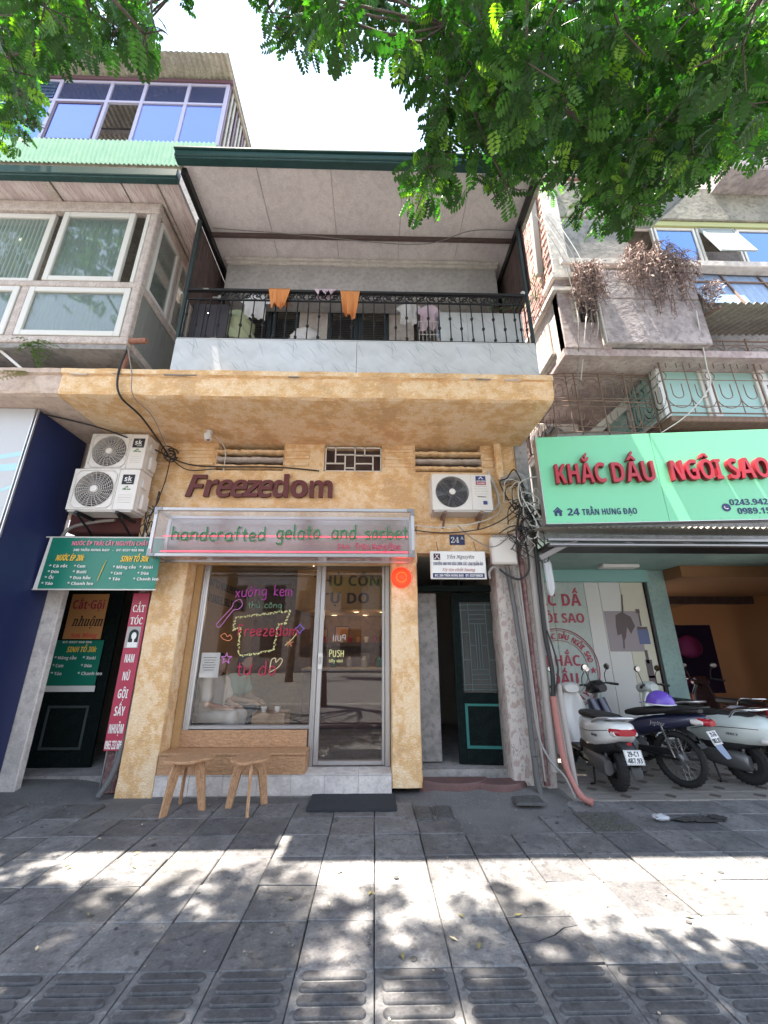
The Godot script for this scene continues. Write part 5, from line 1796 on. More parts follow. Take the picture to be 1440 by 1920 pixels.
	hand(b, "handcrafted", Vector3(-2.50, 2.80, zf + 0.004) - b.position, 0.10, pg, 0.010, 1.17)
	hand(b, "gelato", Vector3(-1.22, 2.83, zf + 0.004) - b.position, 0.105, pg, 0.011, 0.56)
	hand(b, "and", Vector3(-0.54, 2.83, zf + 0.004) - b.position, 0.105, pg, 0.011, 0.33)
	hand(b, "sorbet", Vector3(-0.13, 2.83, zf + 0.004) - b.position, 0.10, pg, 0.009, 0.56)
	var pr := mat("paint_rose", .52, .05, .12, .7)
	hand(b, "24A", Vector3(-0.46, 2.70, zf + 0.004) - b.position, 0.037, pr, 0.005, 0.16)
	hand(b, "Trần Hưng Đạo", Vector3(-0.24, 2.70, zf + 0.004) - b.position, 0.045, pr, 0.005, 0.56)
	# arms to the wall
	for x in [x0 + 0.3, x1 - 0.3]:
		g = Geo.new(); g.span(x - 0.02, x + 0.02, y1 - 0.12, y1 - 0.08, ZF - 0.01, zb - t, 0.003)
		put("wall_arm", g, M.alu_dark, b)
	# glowing round orange lamp below its right end
	var o := thing("round_signal_lamp", "glowing orange ribbed disc lamp on the pillar below the box sign", "lamp", Vector3(0.345, 2.42, ZF + 0.006))
	g = Geo.new()
	var prof := [[0.0, 0.035], [0.03, 0.035], [0.032, 0.028], [0.055, 0.028], [0.06, 0.036], [0.07, 0.036], [0.075, 0.028], [0.095, 0.028], [0.10, 0.034], [0.11, 0.034], [0.115, 0.026], [0.13, 0.024], [0.135, 0.0]]
	g.lathe(prof, 36, Vector3.ZERO, Basis(Vector3.RIGHT, PI / 2))
	here("ribbed_lens", g, M.siren_orange, o)
	g = Geo.new()
	g.tube(arc(Vector3(0, 0, 0.036), Vector3.RIGHT, Vector3.UP, 0.065, 0, TAU * 0.97, 30), 0.004, 6)
	here("bright_ring", g, emit("siren_yellow", Color(1.0, .42, .10), 0.22), o)
	lamp("lamp", o, Vector3(0, 0, 0.07), Color(1.0, .22, .06), 0.008, 0.08)
	# house number
	var hn := thing("house_number", "small blue enamel plate with white number 24A over the side door", "sign", Vector3(1.11, 2.868, ZF - 0.01))
	g = Geo.new(); g.box(Vector3(0, 0.068, 0.004), Vector3(0.205, 0.14, 0.006), 0.002)
	here("plate", g, M.navy, hn)
	write(hn, "24", Vector3(-0.03, 0.066, 0.010), 0.082, M.white_paint, 0.115, "serif_bold", 0.5, 0.003)
	write(hn, "A", Vector3(0.065, 0.092, 0.010), 0.038, M.white_paint, 0.045, "serif_bold", 0.5, 0.003)
	# tailor's board
	var ts := thing("tailor_sign", "white board of a tailor hung over the side door, with scissors mark", "sign", Vector3(1.065, 2.375, -5.1))
	g = Geo.new(); g.box(Vector3(0, 0.18, 0), Vector3(0.715, 0.362, 0.022), 0.004)
	here("board", g, M.alu_white, ts)
	g = Geo.new(); g.box(Vector3(0, 0.18, 0.0115), Vector3(0.685, 0.335, 0.004), 0.001)
	here("face", g, M.paper, ts)
	g = Geo.new(); g.box(Vector3(0, 0.045, 0.0145), Vector3(0.66, 0.058, 0.003))
	here("blue_band", g, M.navy_ink, ts)
	g = Geo.new(); g.box(Vector3(-0.27, 0.285, 0.0145), Vector3(0.085, 0.085, 0.003))
	here("dark_square", g, mat("plum_ink", .05, .012, .02, .6), ts)
	g = Geo.new()
	g.bar(Vector3(-0.295, 0.26, 0.017), Vector3(-0.25, 0.315, 0.017), .008, .002); g.bar(Vector3(-0.245, 0.26, 0.017), Vector3(-0.29, 0.315, 0.017), .008, .002)
	g.tube(arc(Vector3(-0.298, 0.258, 0.017), Vector3.RIGHT, Vector3.UP, 0.008, 0, TAU, 10), 0.002, 4); g.tube(arc(Vector3(-0.242, 0.258, 0.017), Vector3.RIGHT, Vector3.UP, 0.008, 0, TAU, 10), 0.002, 4)
	here("scissors_mark", g, M.paper, ts)
	write(ts, "Yến Nguyên", Vector3(0.03, 0.285, 0.016), 0.044, M.black_ink, 0.36, "serif", 0.5, 0.002, 0.28)
	write(ts, "CHUYÊN: MAY ĐO SỬA CHỮA CÁC LOẠI QUẦN ÁO", Vector3(0.0, 0.195, 0.016), 0.040, M.navy_ink, 0.64, "sans_bold", 0.5, 0.002)
	write(ts, "Uy tín chất lượng", Vector3(0.0, 0.118, 0.016), 0.036, M.crimson, 0.42, "serif", 0.5, 0.002, 0.28)
	write(ts, "ĐC: 24A TRẦN HƯNG ĐẠO   ĐT: 0337180620", Vector3(0.0, 0.045, 0.018), 0.030, M.paper, 0.61, "sans_bold", 0.5, 0.002)
	for x in [-0.25, 0.25]:
		g = Geo.new(); g.tube([Vector3(x, 0.36, 0), Vector3(x, 0.52, -0.12)], 0.004, 5)
		here("hanger_wire", g, M.cable, ts)
	# bullet camera under the canopy
	var c := thing("security_camera", "white bullet camera under the canopy soffit, above the shop sign", "camera", Vector3(-2.25, 4.18, -4.88))
	g = Geo.new(); g.lathe([[0.0, 0.15], [0.042, 0.15], [0.042, 0.12], [0.032, 0.115], [0.032, 0.10]], 16)
	here("base", g, M.white_paint, c)
	g = Geo.new(); g.lathe([[0.0, 0.0], [0.03, 0.004], [0.046, 0.02], [0.048, 0.10], [0.0, 0.11]], 18)
	here("body", g, M.white_paint, c, Vector3(0, 0, 0), Vector3(0.18, 0, 0.1))
	g = Geo.new(); g.lathe([[0.0, -0.012], [0.018, -0.008], [0.024, 0.004], [0.0, 0.006]], 14)
	here("lens", g, M.black_plastic, c, Vector3(0.008, 0.006, 0.02), Vector3(0.4, 0, 0.1))
	g = Geo.new()
	g.tube(smooth([Vector3(-2.20, 4.30, -4.95), Vector3(-2.15, 4.26, -5.12), Vector3(-2.14, 4.18, -5.24), Vector3(-2.14, 3.9, -5.245)], 6), 0.007, 6)
	put("cable_trunk", g, M.cable_white, c)

func fan_grille(r: float, kind: int, w := 0.0) -> Array:
	# rings and spokes over a dark well
	var g := Geo.new()
	if kind == 0:
		for k in 9: g.tube(arc(Vector3.ZERO, Vector3.RIGHT, Vector3.UP, r * (0.2 + 0.8 * k / 8.0), 0, TAU, 26), 0.0035, 4, true)
		for k in 22:
			var a := TAU * k / 22.0
			var d := Vector3(cos(a), sin(a), 0); var e := Vector3(cos(a + 0.25), sin(a + 0.25), 0)
			g.tube([d * r * 0.18, (d + e).normalized() * r * 0.6, e * r], 0.0035, 4)
	else:
		for k in 10: g.tube(arc(Vector3.ZERO, Vector3.RIGHT, Vector3.UP, r * (0.2 + 0.8 * k / 9.0), 0, TAU, 30), 0.0045 if k == 9 else 0.003, 4, true)
		for k in 6:
			var a := TAU * k / 6.0 + 0.2
			g.tube([Vector3(cos(a), sin(a), 0) * r * 0.18, Vector3(cos(a), sin(a), 0) * r], 0.003, 4)
	var hub := Geo.new()
	hub.lathe([[r * 0.2, 0.0], [r * 0.18, 0.012], [0.0, 0.016]], 20, Vector3.ZERO, Basis(Vector3.RIGHT, PI / 2))
	return [g.mesh(), hub.mesh()]

func ac_unit(label: String, at: Vector3, turn: float, w: float, hh: float, kind: int) -> Node3D:
	var t := thing("air_conditioner", label, "air conditioner", at, turn, "outdoor air conditioner units")
	var d := 0.28
	var g := Geo.new()
	# casing: sides, top and bottom with a round well left open at the front
	for sx in [-1.0, 1.0]: g.box(Vector3(sx * (w * 0.5 - 0.006), hh * 0.5, -d * 0.5 - 0.03), Vector3(0.012, hh, d - 0.06), 0.004)
	for sy in [0.006, hh - 0.006]: g.box(Vector3(0, sy, -d * 0.5 - 0.03), Vector3(w - 0.024, 0.012, d - 0.06), 0.003)
	g.box(Vector3(0, hh * 0.5, -d + 0.006), Vector3(w - 0.024, hh - 0.024, 0.012), 0.0)
	here("casing", g, M.ac_white, t)
	# front plate with a round hole
	var r := hh * 0.43
	var cx := -w * 0.5 + hh * 0.53
	g = Geo.new()
	var n := 40
	var sq := hh * 0.5
	for i in n:
		var a0 := TAU * i / n; var a1 := TAU * (i + 1) / n
		var q := func(a: float) -> Vector3:
			var m := maxf(absf(cos(a)), absf(sin(a)))
			return Vector3(cx + cos(a) / m * (sq + 0.0), hh * 0.5 + sin(a) / m * sq, 0)
		var p := func(a: float) -> Vector3: return Vector3(cx + cos(a) * r, hh * 0.5 + sin(a) * r, 0)
		g.quad(p.call(a0), p.call(a1), q.call(a1), q.call(a0), Vector3(0, 0, 1))
		var pb0: Vector3 = p.call(a0); var pb1: Vector3 = p.call(a1)
		g.quad(pb0, pb1, pb1 + Vector3(0, 0, -0.058), pb0 + Vector3(0, 0, -0.058), Vector3(cx, hh * 0.5, 0) - pb0)
	var rx := cx + sq
	g.span(rx + 0.001, w * 0.5 - 0.001, 0.001, hh - 0.001, -0.058, 0.0, 0.004)
	g.span(-w * 0.5 + 0.001, cx - sq, 0.001, hh - 0.001, -0.058, -0.0005)
	g.span(-w * 0.5 + 0.001, rx, hh - 0.004, hh - 0.001, -0.058, -0.001)
	g.span(-w * 0.5 + 0.001, rx, 0.001, 0.004, -0.058, -0.001)
	here("front_panel", g, M.ac_white, t)
	g = Geo.new()
	for i in 7:
		var a := TAU * i / 7.0
		var u := Vector3(cos(a), sin(a), 0); var v := Vector3(-sin(a), cos(a), 0)
		g.quad(u * 0.04 + v * 0.02, u * r * 0.95 + v * r * 0.2 + Vector3(0, 0, .02), u * r * 0.92 - v * r * 0.28 - Vector3(0, 0, .015), u * 0.04 - v * 0.02)
	here("fan", g, M.black_plastic, t, Vector3(cx, hh * 0.5, -0.09))
	g = Geo.new()
	g.lathe([[0.0, 0.0], [r * 0.995, 0.0]], 32, Vector3(cx, hh * 0.5, -0.235), Basis(Vector3.RIGHT, PI / 2))
	here("fan_well", g, M.coil_fins, t)
	var fg := fan_grille(r * 1.0, kind)
	var gr := obj("fan_grille", fg[0], M.ac_grille if kind == 0 else M.alu_dark, t, Vector3(cx, hh * 0.5, 0.004))
	obj("hub_cap", fg[1], M.ac_white, gr, Vector3(0, 0, 0.002))
	if kind == 0:
		g = Geo.new()
		var pr := []
		for e in [[-1, -.8], [-1, .8], [-.8, 1], [.8, 1], [1, .8], [1, -.8], [.8, -1], [-.8, -1]]: pr.append(Vector3(e[0] * r * 1.06, e[1] * r * 1.06, 0.002))
		g.tube(pr, 0.006, 5, true)
		obj("grille_rim", g.mesh(), M.ac_white, gr)
	# vent lines and label
	for k in 4:
		g = Geo.new(); g.box(Vector3(rx + (w * 0.5 - rx) * 0.5, hh * (0.36 - 0.06 * k if kind == 0 else 0.66 - 0.07 * k), 0.001), Vector3((w * 0.5 - rx) * 0.66, 0.005, 0.006), 0.002)
		here("vent_rib", g, M.ac_grille, t)
	var lx := rx + (w * 0.5 - rx) * 0.5
	if kind == 0:
		g = Geo.new(); g.box(Vector3(lx, hh * 0.74, 0.003), Vector3(0.15, 0.135, 0.005), 0.002)
		here("badge", g, M.black_ink, t)
		write(t, "sk", Vector3(lx, hh * 0.755, 0.008), 0.065, M.white_paint, 0.095, "sans_bold", 0.5, 0.003)
		write(t, "Sumikura", Vector3(lx + 0.02, hh * 0.755 - 0.05, 0.008), 0.013, M.white_paint, 0.07, "sans_bold", 0.5, 0.002)
		write(t, "sk", Vector3(lx, hh * 0.56, 0.003), 0.022, mat("eco_green", .03, .16, .03, .6), 0.035, "sans_bold", 0.5, 0.002)
		write(t, "điều hoà", Vector3(lx, hh * 0.50, 0.003), 0.018, M.eco_green, 0.10, "sans_bold", 0.5, 0.002)
	else:
		g = Geo.new(); g.box(Vector3(lx, hh * 0.875, 0.003), Vector3(0.135, 0.075, 0.005), 0.001)
		here("badge", g, M.navy_bright, t)
		g = Geo.new(); g.prism(PackedVector2Array([Vector2(-.035, -.015), Vector2(0, .025), Vector2(.035, -.015), Vector2(.018, -.015), Vector2(0, .006), Vector2(-.018, -.015)]), 0, .003, Basis.IDENTITY, Vector3(lx, hh * 0.89, 0.006))
		here("peak_mark", g, M.white_paint, t)
		g = Geo.new(); g.box(Vector3(lx, hh * 0.745, 0.003), Vector3(0.135, 0.045, 0.005), 0.001)
		here("badge", g, M.crimson, t)
		write(t, "HOA PHAT", Vector3(lx, hh * 0.815, 0.007), 0.016, M.white_paint, 0.115, "sans_bold", 0.5, 0.002)
		write(t, "Funiki", Vector3(lx, hh * 0.745, 0.007), 0.03, M.white_paint, 0.115, "sans_bold", 0.5, 0.002)
		write(t, "Panasonic", Vector3(lx, hh * 0.37, 0.004), 0.018, M.black_ink, 0.12, "sans", 0.5, 0.002)
		g = Geo.new(); g.box(Vector3(lx + 0.04, hh * 0.2, 0.003), Vector3(0.055, 0.05, 0.005), 0.001)
		here("badge", g, M.navy_bright, t)
	# handle box and valve cover on the right side, steel arms below
	g = Geo.new(); g.box(Vector3(w * 0.5 + 0.012, hh * 0.70, -0.13), Vector3(0.024, hh * 0.22, 0.12), 0.006)
	here("side_grip", g, M.ac_white, t)
	g = Geo.new(); g.box(Vector3(w * 0.5 + 0.022, hh * 0.26, -0.17), Vector3(0.044, hh * 0.36, 0.15), 0.012)
	here("valve_cover", g, M.ac_white, t)
	g = Geo.new(); g.box(Vector3(0, -0.012, -0.14), Vector3(w * 0.96, 0.022, 0.26), 0.004)
	here("base_pan", g, M.ac_grille, t)
	for x in [-w * 0.3, w * 0.3]:
		g = Geo.new()
		g.box(Vector3(x, -0.045, -0.16), Vector3(0.04, 0.04, 0.40), 0.004)
		g.bar(Vector3(x, -0.06, 0.0), Vector3(x, -0.24, -0.34), 0.03, 0.008)
		here("wall_bracket", g, M.rust if kind == 1 else M.iron_black, t)
	return t

func stool(label: String, at: Vector3, turn: float):
	var t := thing("wooden_stool", label, "stool", at, turn, "cloud stools before the shop bench")
	t.scale = Vector3(1.1, 1.04, 1.1)
	# cloud-shaped top
	var p := PackedVector2Array()
	for i in 48:
		var a := TAU * i / 48.0
		var r := 0.165 + 0.035 * absf(sin(a * 2.5 + 0.4)) + 0.012 * cos(a)
		p.append(Vector2(cos(a) * r * 1.18, sin(a) * r * 0.92))
	var g := Geo.new()
	var tb := Basis(Vector3.RIGHT, Vector3(0, 0, 1), Vector3.DOWN)
	var rings := []
	for lv in [[0.985, 0.0], [1.0, 0.004], [1.0, 0.021], [0.985, 0.025]]:
		var ring := []
		for q in p: ring.append(Vector3(q.x * lv[0], lv[1], q.y * lv[0]))
		rings.append(ring)
	g.loft(rings, false)
	for lv in [0.0, 0.025]:
		var ids := Geometry2D.triangulate_polygon(p)
		for i in range(0, ids.size(), 3):
			g.tri(Vector3(p[ids[i]].x * .985, lv, p[ids[i]].y * .985), Vector3(p[ids[i + 1]].x * .985, lv, p[ids[i + 1]].y * .985), Vector3(p[ids[i + 2]].x * .985, lv, p[ids[i + 2]].y * .985), Vector3.UP if lv > 0 else Vector3.DOWN)
	here("seat", g, M.ply_x, t, Vector3(0, 0.425, 0))
	# three flat board legs, wide at the top, splayed
	for k in 3:
		var a := TAU * k / 3.0 + PI / 2
		g = Geo.new()
		var pr := PackedVector2Array([Vector2(0.0, 0.424), Vector2(0.15, 0.424), Vector2(0.165, 0.36), Vector2(0.215, 0.0), Vector2(0.155, 0.0), Vector2(0.09, 0.30), Vector2(0.04, 0.36), Vector2(0.0, 0.375)])
		g.prism(pr, -0.0125, 0.0125)
		here("leg", g, M.ply_y, t, Vector3.ZERO, Vector3(0, a, 0))
		g = Geo.new(); g.box(Vector3(0.185, 0.004, 0), Vector3(0.03, 0.008, 0.02), 0.002)
		here("glide", g, M.white_paint, t.get_child(t.get_child_count() - 1), Vector3(0, -0.0, 0))

func cable(called: String, label: String, pts: Array, r: float, m: Material, group := "cables on the house fronts"):
	var g := Geo.new()
	g.tube(smooth(pts, 6), r, 6)
	var o := put(called, g, m, self)
	tag(o, label, "cable", group)
	return o

func corrugated_hose(called: String, label: String, pts: Array, r: float, m1: Material, m2: Material, pitch: float):
	var t := thing(called, label, "hose", pts[pts.size() - 1])
	var c := Curve3D.new()
	for p in smooth(pts, 8): c.add_point(p)
	var len := c.get_baked_length()
	var path := []; var rad := []
	var n := int(len / pitch * 4)
	for i in n + 1:
		path.append(c.sample_baked(len * i / n))
		rad.append(r * (1.0 if i % 4 < 2 else 0.86))
	var g := Geo.new()
	g.tube(path, rad, 10)
	put("ribbed_tube", g, m1, t)
	g = Geo.new()
	g.tube([path[0], path[1] + Vector3(0, -0.01, 0)], r * 0.6, 8)
	put("inner_cable", g, m2, t)

func fittings():
	ac_unit("upper small white air conditioner of two stacked beside the blue panel", Vector3(-3.42, 3.76, -4.88), 0.0, 0.74, 0.51, 0)
	ac_unit("lower white air conditioner of two stacked, over the green juice banner", Vector3(-3.42, 3.17, -4.80), 0.0, 0.82, 0.55, 0)
	ac_unit("white air conditioner with wide round fan beside the box sign", Vector3(1.155, 3.27, -5.0), 0.0, 0.80, 0.51, 1)
	stool("plywood cloud stool standing closer to the hair salon strip sign", Vector3(-1.93, 0, -4.86), 0.5)
	stool("plywood cloud stool standing closer to the doormat", Vector3(-1.28, 0, -4.86), 1.35)
	# doormat
	var dm := thing("doormat", "flat dark blue rubber mat on the paving before the glass door", "doormat", Vector3(-0.21, 0.0, -5.06))
	var g := Geo.new()
	var grid := []
	var fn := FastNoiseLite.new(); fn.seed = 77; fn.frequency = 2.0
	for i in 12:
		var row := []
		for j in 20:
			var x := lerpf(-0.46, 0.45, j / 19.0); var z := lerpf(-0.33, 0.29, i / 11.0)
			row.append(Vector3(x + fn.get_noise_2d(x * 2, z * 2) * 0.01, 0.018 + fn.get_noise_2d(x * 3, z * 3) * 0.006, z + fn.get_noise_2d(x * 2 + 9, z) * 0.012))
		grid.append(row)
	g.sheet(grid)
	for k in 19:
		g.quad(grid[11][k], grid[11][k + 1], grid[11][k + 1] + Vector3(0, -0.014, 0.002), grid[11][k] + Vector3(0, -0.014, 0.002))
	here("rubber_sheet", g, M.mat_rubber, dm)
	# steel covers let into the cement
	for q in [[0.50, -4.70, 0.135, 0.32, "small steel floor cover, the one closer to the doormat"], [0.70, -4.71, 0.135, 0.32, "small steel floor cover beside its twin, further from the doormat"], [1.62, -5.0, 0.28, 0.36, "chipped square utility cover at the foot of the pipes"]]:
		var cv := thing("utility_cover", q[4], "cover", Vector3(q[0], 0.0 if q[0] < 1 else 0.03, q[1]), -0.05, "utility covers in the cement")
		g = Geo.new(); g.box(Vector3(0, 0.004, 0), Vector3(q[2] + 0.03, 0.014, q[3] + 0.03), 0.003)
		here("rim", g, M.steel_cover, cv)
		g = Geo.new(); g.box(Vector3(0, 0.010, 0), Vector3(q[2], 0.016, q[3]), 0.004)
		here("lid", g, M.steel_cover, cv)
		g = Geo.new(); g.lathe([[0.0, 0.022], [0.035, 0.022], [0.042, 0.019]], 16)
		here("lid_boss", g, M.steel_cover, cv)
	# drain cover of mossy iron by the scooters
	var dc := thing("drain_cover", "rough dark iron drain cover set in the paving by the scooters", "cover", Vector3(2.19, 0.0, -4.46), -0.02)
	g = Geo.new(); g.box(Vector3(0, 0.002, 0), Vector3(0.44, 0.014, 0.46), 0.003)
	here("frame", g, M.steel_cover, dc)
	rng.seed = 41
	g = Geo.new()
	for k in 90: g.box(Vector3(rng.randf_range(-.19, .19), 0.010, rng.randf_range(-.2, .2)), Vector3(rng.randf_range(.02, .06), 0.008, rng.randf_range(.008, .02)), 0.002, Basis(Vector3.UP, rng.randf() * 0.9 + 0.2))
	var tr := here("tread_pattern", g, mat("iron_moss", .06, .062, .045, .7), dc)
	tr.set_meta("kind", "stuff")
	# litter: crumpled clear bag; wet patch
	var cb := thing("plastic_bag", "crumpled clear plastic bag lying on the paving before the scooters", "bag", Vector3(2.72, 0.0, -4.47))
	g = Geo.new()
	var rings := []
	fn.seed = 5
	for i in 9:
		var u := i / 8.0
		var ring := []
		for j in 18:
			var a := TAU * j / 18.0
			var rr := sin(u * PI * 0.92 + 0.12) * (0.75 + 0.5 * fn.get_noise_3d(cos(a) * 1.6, u * 2.2, sin(a) * 1.6))
			ring.append(Vector3(cos(a) * rr * 0.10, 0.004 + u * 0.06 + 0.012 * fn.get_noise_2d(a * 2.0, u * 4.0), sin(a) * rr * 0.07))
		rings.append(ring)
	g.loft(rings)
	here("crumpled_film", g, M.clear_bag, cb)
	var wet := thing("wet_patch", "dark wet patch on the paving beside the plastic bag", "water", Vector3(3.16, 0.0065, -4.50))
	g = Geo.new()
	for q in [[0, 0, .19, .085, 3], [-.22, .02, .09, .05, 7], [.14, -.03, .08, .06, 9]]:
		var pr := PackedVector2Array()
		for i in 28:
			var a := TAU * i / 28.0
			var rr := 1.0 + 0.5 * fn.get_noise_2d(cos(a) * 1.3 + q[4], sin(a) * 1.3)
			pr.append(Vector2(q[0] + cos(a) * q[2] * rr, q[1] + sin(a) * q[3] * rr))
		var ids := Geometry2D.triangulate_polygon(pr)
		for i in range(0, ids.size(), 3):
			var yy: float = 0.0008 * q[4]
			g.tri(Vector3(pr[ids[i]].x, yy, pr[ids[i]].y), Vector3(pr[ids[i + 1]].x, yy, pr[ids[i + 1]].y), Vector3(pr[ids[i + 2]].x, yy, pr[ids[i + 2]].y), Vector3.UP)
	here("water_film", g, mat("wet_stone", .055, .053, .052, .2), wet)
	# fallen leaves
	rng.seed = 90
	for k in 26:
		var lf := thing("fallen_leaf", "small dry fallen leaf on the slate paving", "leaf", Vector3(rng.randf_range(-2.6, 2.6), 0.006, rng.randf_range(-4.6, -2.4)), rng.randf() * TAU, "fallen leaves on the paving")
		g = Geo.new()
		var L := rng.randf_range(0.02, 0.04)
		g.tri(Vector3(-L, 0.001, 0), Vector3(0, 0.004, L * .35), Vector3(L, 0.002, 0), Vector3.UP); g.tri(Vector3(-L, 0.001, 0), Vector3(L, 0.002, 0), Vector3(0, 0.003, -L * .35), Vector3.UP)
		here("blade", g, mat("leaf_litter", .20, .17, .07, .8) if k % 3 else mat("leaf_pale", .42, .36, .24, .8), lf)
	# ---- meter box, pipes, hoses and cables at the joint with the right house ----
	var eb := thing("meter_box", "pale electric meter box on the pillar beside the tailor's board", "box", Vector3(1.685, 2.575, -5.12))
	g = Geo.new(); g.box(Vector3(0, 0.18, -0.05), Vector3(0.33, 0.36, 0.12), 0.012)
	here("case", g, M.ac_white, eb)
	g = Geo.new(); g.box(Vector3(0, 0.18, 0.014), Vector3(0.30, 0.33, 0.012), 0.008)
	here("cover", g, M.ac_white, eb)
	g = Geo.new(); g.box(Vector3(-0.01, 0.31, 0.021), Vector3(0.09, 0.022, 0.002))
	here("label_strip", g, M.paper, eb)
	write(eb, "EVN HANOI", Vector3(-0.01, 0.31, 0.023), 0.012, M.navy_ink, 0.08, "sans_bold", 0.5, 0.001)
	var pipe := func(called: String, label: String, pts: Array, r: float, m: Material):
		var gg := Geo.new()
		gg.tube(pts, r, 10)
		var o := put(called, gg, m, self)
		tag(o, label, "pipe", "pipes between the two houses")
	var yp := Geo.new()
	yp.tube([Vector3(1.755, 4.34, -5.2), Vector3(1.755, 3.85, -5.2), Vector3(1.77, 3.79, -5.2)], 0.052, 12)
	var dp := thing("rain_pipe", "ochre painted rain pipe with white elbow running down beside the meter box", "pipe", Vector3(2.02, 0.3, -5.15), 0.0, "pipes between the two houses")
	put("upper_pipe", yp, M.ochre, dp)
	var el := Geo.new()
	el.tube(smooth([Vector3(1.76, 3.77, -5.19), Vector3(1.83, 3.78, -5.17), Vector3(1.95, 3.83, -5.15), Vector3(2.04, 3.78, -5.15), Vector3(2.05, 3.62, -5.15)], 4), 0.056, 12)
	put("elbow", el, M.pvc, dp)
	var lp := Geo.new()
	lp.tube([Vector3(2.05, 3.62, -5.15), Vector3(2.05, 3.0, -5.15), Vector3(2.03, 1.6, -5.14), Vector3(2.01, 0.25, -5.12)], 0.048, 12)
	put("lower_pipe", lp, M.pvc, dp)
	for y in [3.60, 2.9]:
		var cl := Geo.new(); cl.lathe([[0.05, 0.0], [0.06, 0.01], [0.06, 0.09], [0.05, 0.10]], 12, Vector3(2.05, y, -5.15))
		put("collar", cl, M.pvc, dp)
	pipe.call("conduit_pipe", "dark grey conduit running down the peeling pink pillar", [Vector3(1.72, 2.55, -5.17), Vector3(1.76, 2.0, -5.16), Vector3(1.80, 1.2, -5.15), Vector3(1.80, 0.5, -5.14), Vector3(1.80, 0.08, -5.12)], 0.030, M.pvc_dark)
	pipe.call("conduit_pipe", "thin bare steel pipe beside the dark grey conduit", [Vector3(1.86, 2.5, -5.17), Vector3(1.88, 1.3, -5.16), Vector3(1.90, 0.15, -5.14)], 0.014, M.pvc)
	pipe.call("conduit_pipe", "reddish painted pipe behind the pale rain pipe", [Vector3(1.93, 3.1, -5.22), Vector3(1.93, 1.5, -5.2), Vector3(1.93, 0.1, -5.18)], 0.032, M.maroon_wash)
	pipe.call("conduit_pipe", "pale pipe standing next to the mint shop front", [Vector3(2.15, 1.15, -5.06), Vector3(2.17, 0.6, -5.05), Vector3(2.19, 0.05, -5.04)], 0.032, M.pvc)
	pipe.call("conduit_pipe", "slim pale pipe rising along the black cable bundle", [Vector3(2.13, 2.6, -5.12), Vector3(2.12, 1.7, -5.1), Vector3(2.12, 0.9, -5.08), Vector3(2.14, 0.3, -5.06)], 0.024, M.pvc)
	corrugated_hose("corrugated_conduit", "pink ribbed conduit curving out over the paving from the pipes", [Vector3(2.07, 1.02, -5.06), Vector3(2.075, 0.7, -5.05), Vector3(2.09, 0.4, -5.03), Vector3(2.13, 0.2, -4.99), Vector3(2.19, 0.07, -4.93), Vector3(2.27, 0.03, -4.86)], 0.036, M.conduit_pink, M.cable, 0.028)
	corrugated_hose("corrugated_conduit", "grey ribbed conduit at the foot of the dark conduit", [Vector3(1.80, 0.4, -5.10), Vector3(1.80, 0.2, -5.1), Vector3(1.82, 0.0, -5.08)], 0.034, M.pvc_dark, M.cable, 0.024)
	# salon side: grey hose behind the strip sign
	corrugated_hose("corrugated_conduit", "grey ribbed conduit behind the crimson strip sign, ending at the ground", [Vector3(-2.86, 2.1, -5.33), Vector3(-2.87, 1.2, -5.33), Vector3(-2.88, 0.5, -5.31), Vector3(-2.91, 0.2, -5.26), Vector3(-2.97, 0.02, -5.18)], 0.036, M.pvc_dark, M.cable, 0.024)
	# cables
	var cab = M.cable
	cable("cable_bundle", "thick black cable bundle strapped between the pipes", [Vector3(2.02, 3.5, -5.02), Vector3(2.08, 2.9, -5.06), Vector3(2.07, 2.2, -5.06), Vector3(2.06, 1.7, -5.05), Vector3(2.09, 1.3, -5.04), Vector3(2.07, 1.0, -5.06)], 0.026, cab)
	cable("loose_cable", "black cable bulging out of the bundle above the pink conduit", [Vector3(2.08, 1.75, -5.02), Vector3(2.14, 1.4, -4.99), Vector3(2.12, 1.2, -5.0), Vector3(2.07, 1.0, -5.04)], 0.010, cab)
	cable("loose_cable", "grey cable drooping from the meter box to the ground", [Vector3(1.78, 2.55, -5.1), Vector3(1.83, 1.6, -5.08), Vector3(1.84, 0.7, -5.06), Vector3(1.92, 0.4, -5.0), Vector3(2.05, 0.24, -4.96), Vector3(2.12, 0.05, -4.93)], 0.013, M.cable_grey)
	rng.seed = 61
	# black and white wires tangled round the pipe head
	for k in 26:
		var c := Vector3(rng.randf_range(1.85, 2.12), rng.randf_range(2.75, 3.6), -5.02 + rng.randf_range(-.05, .12))
		var pts := []
		var n := 6
		for i in n:
			var a := TAU * i / n * rng.randf_range(0.7, 1.3)
			pts.append(c + Vector3(cos(a) * rng.randf_range(.06, .22), sin(a) * rng.randf_range(.08, .30), rng.randf_range(-.05, .05)))
		cable("tangled_wire", "loop of wire in the tangle beside the mint sign" , pts, 0.006 if k % 4 else 0.009, M.cable if k % 3 else M.cable_white, "wire tangle beside the mint sign")
	cable("loose_cable", "black cable curling round below the meter box", [Vector3(1.58, 2.5, -5.05), Vector3(1.66, 2.42, -5.02), Vector3(1.80, 2.36, -5.0), Vector3(1.92, 2.44, -5.0), Vector3(1.95, 2.6, -5.0), Vector3(1.93, 2.9, -5.02)], 0.014, cab)
	cable("loose_cable", "pale flexible conduit bent under the meter box", [Vector3(1.64, 2.2, -5.14), Vector3(1.62, 2.4, -5.08), Vector3(1.52, 2.52, -5.05), Vector3(1.45, 2.46, -5.06), Vector3(1.46, 2.38, -5.08)], 0.016, M.cable_grey)
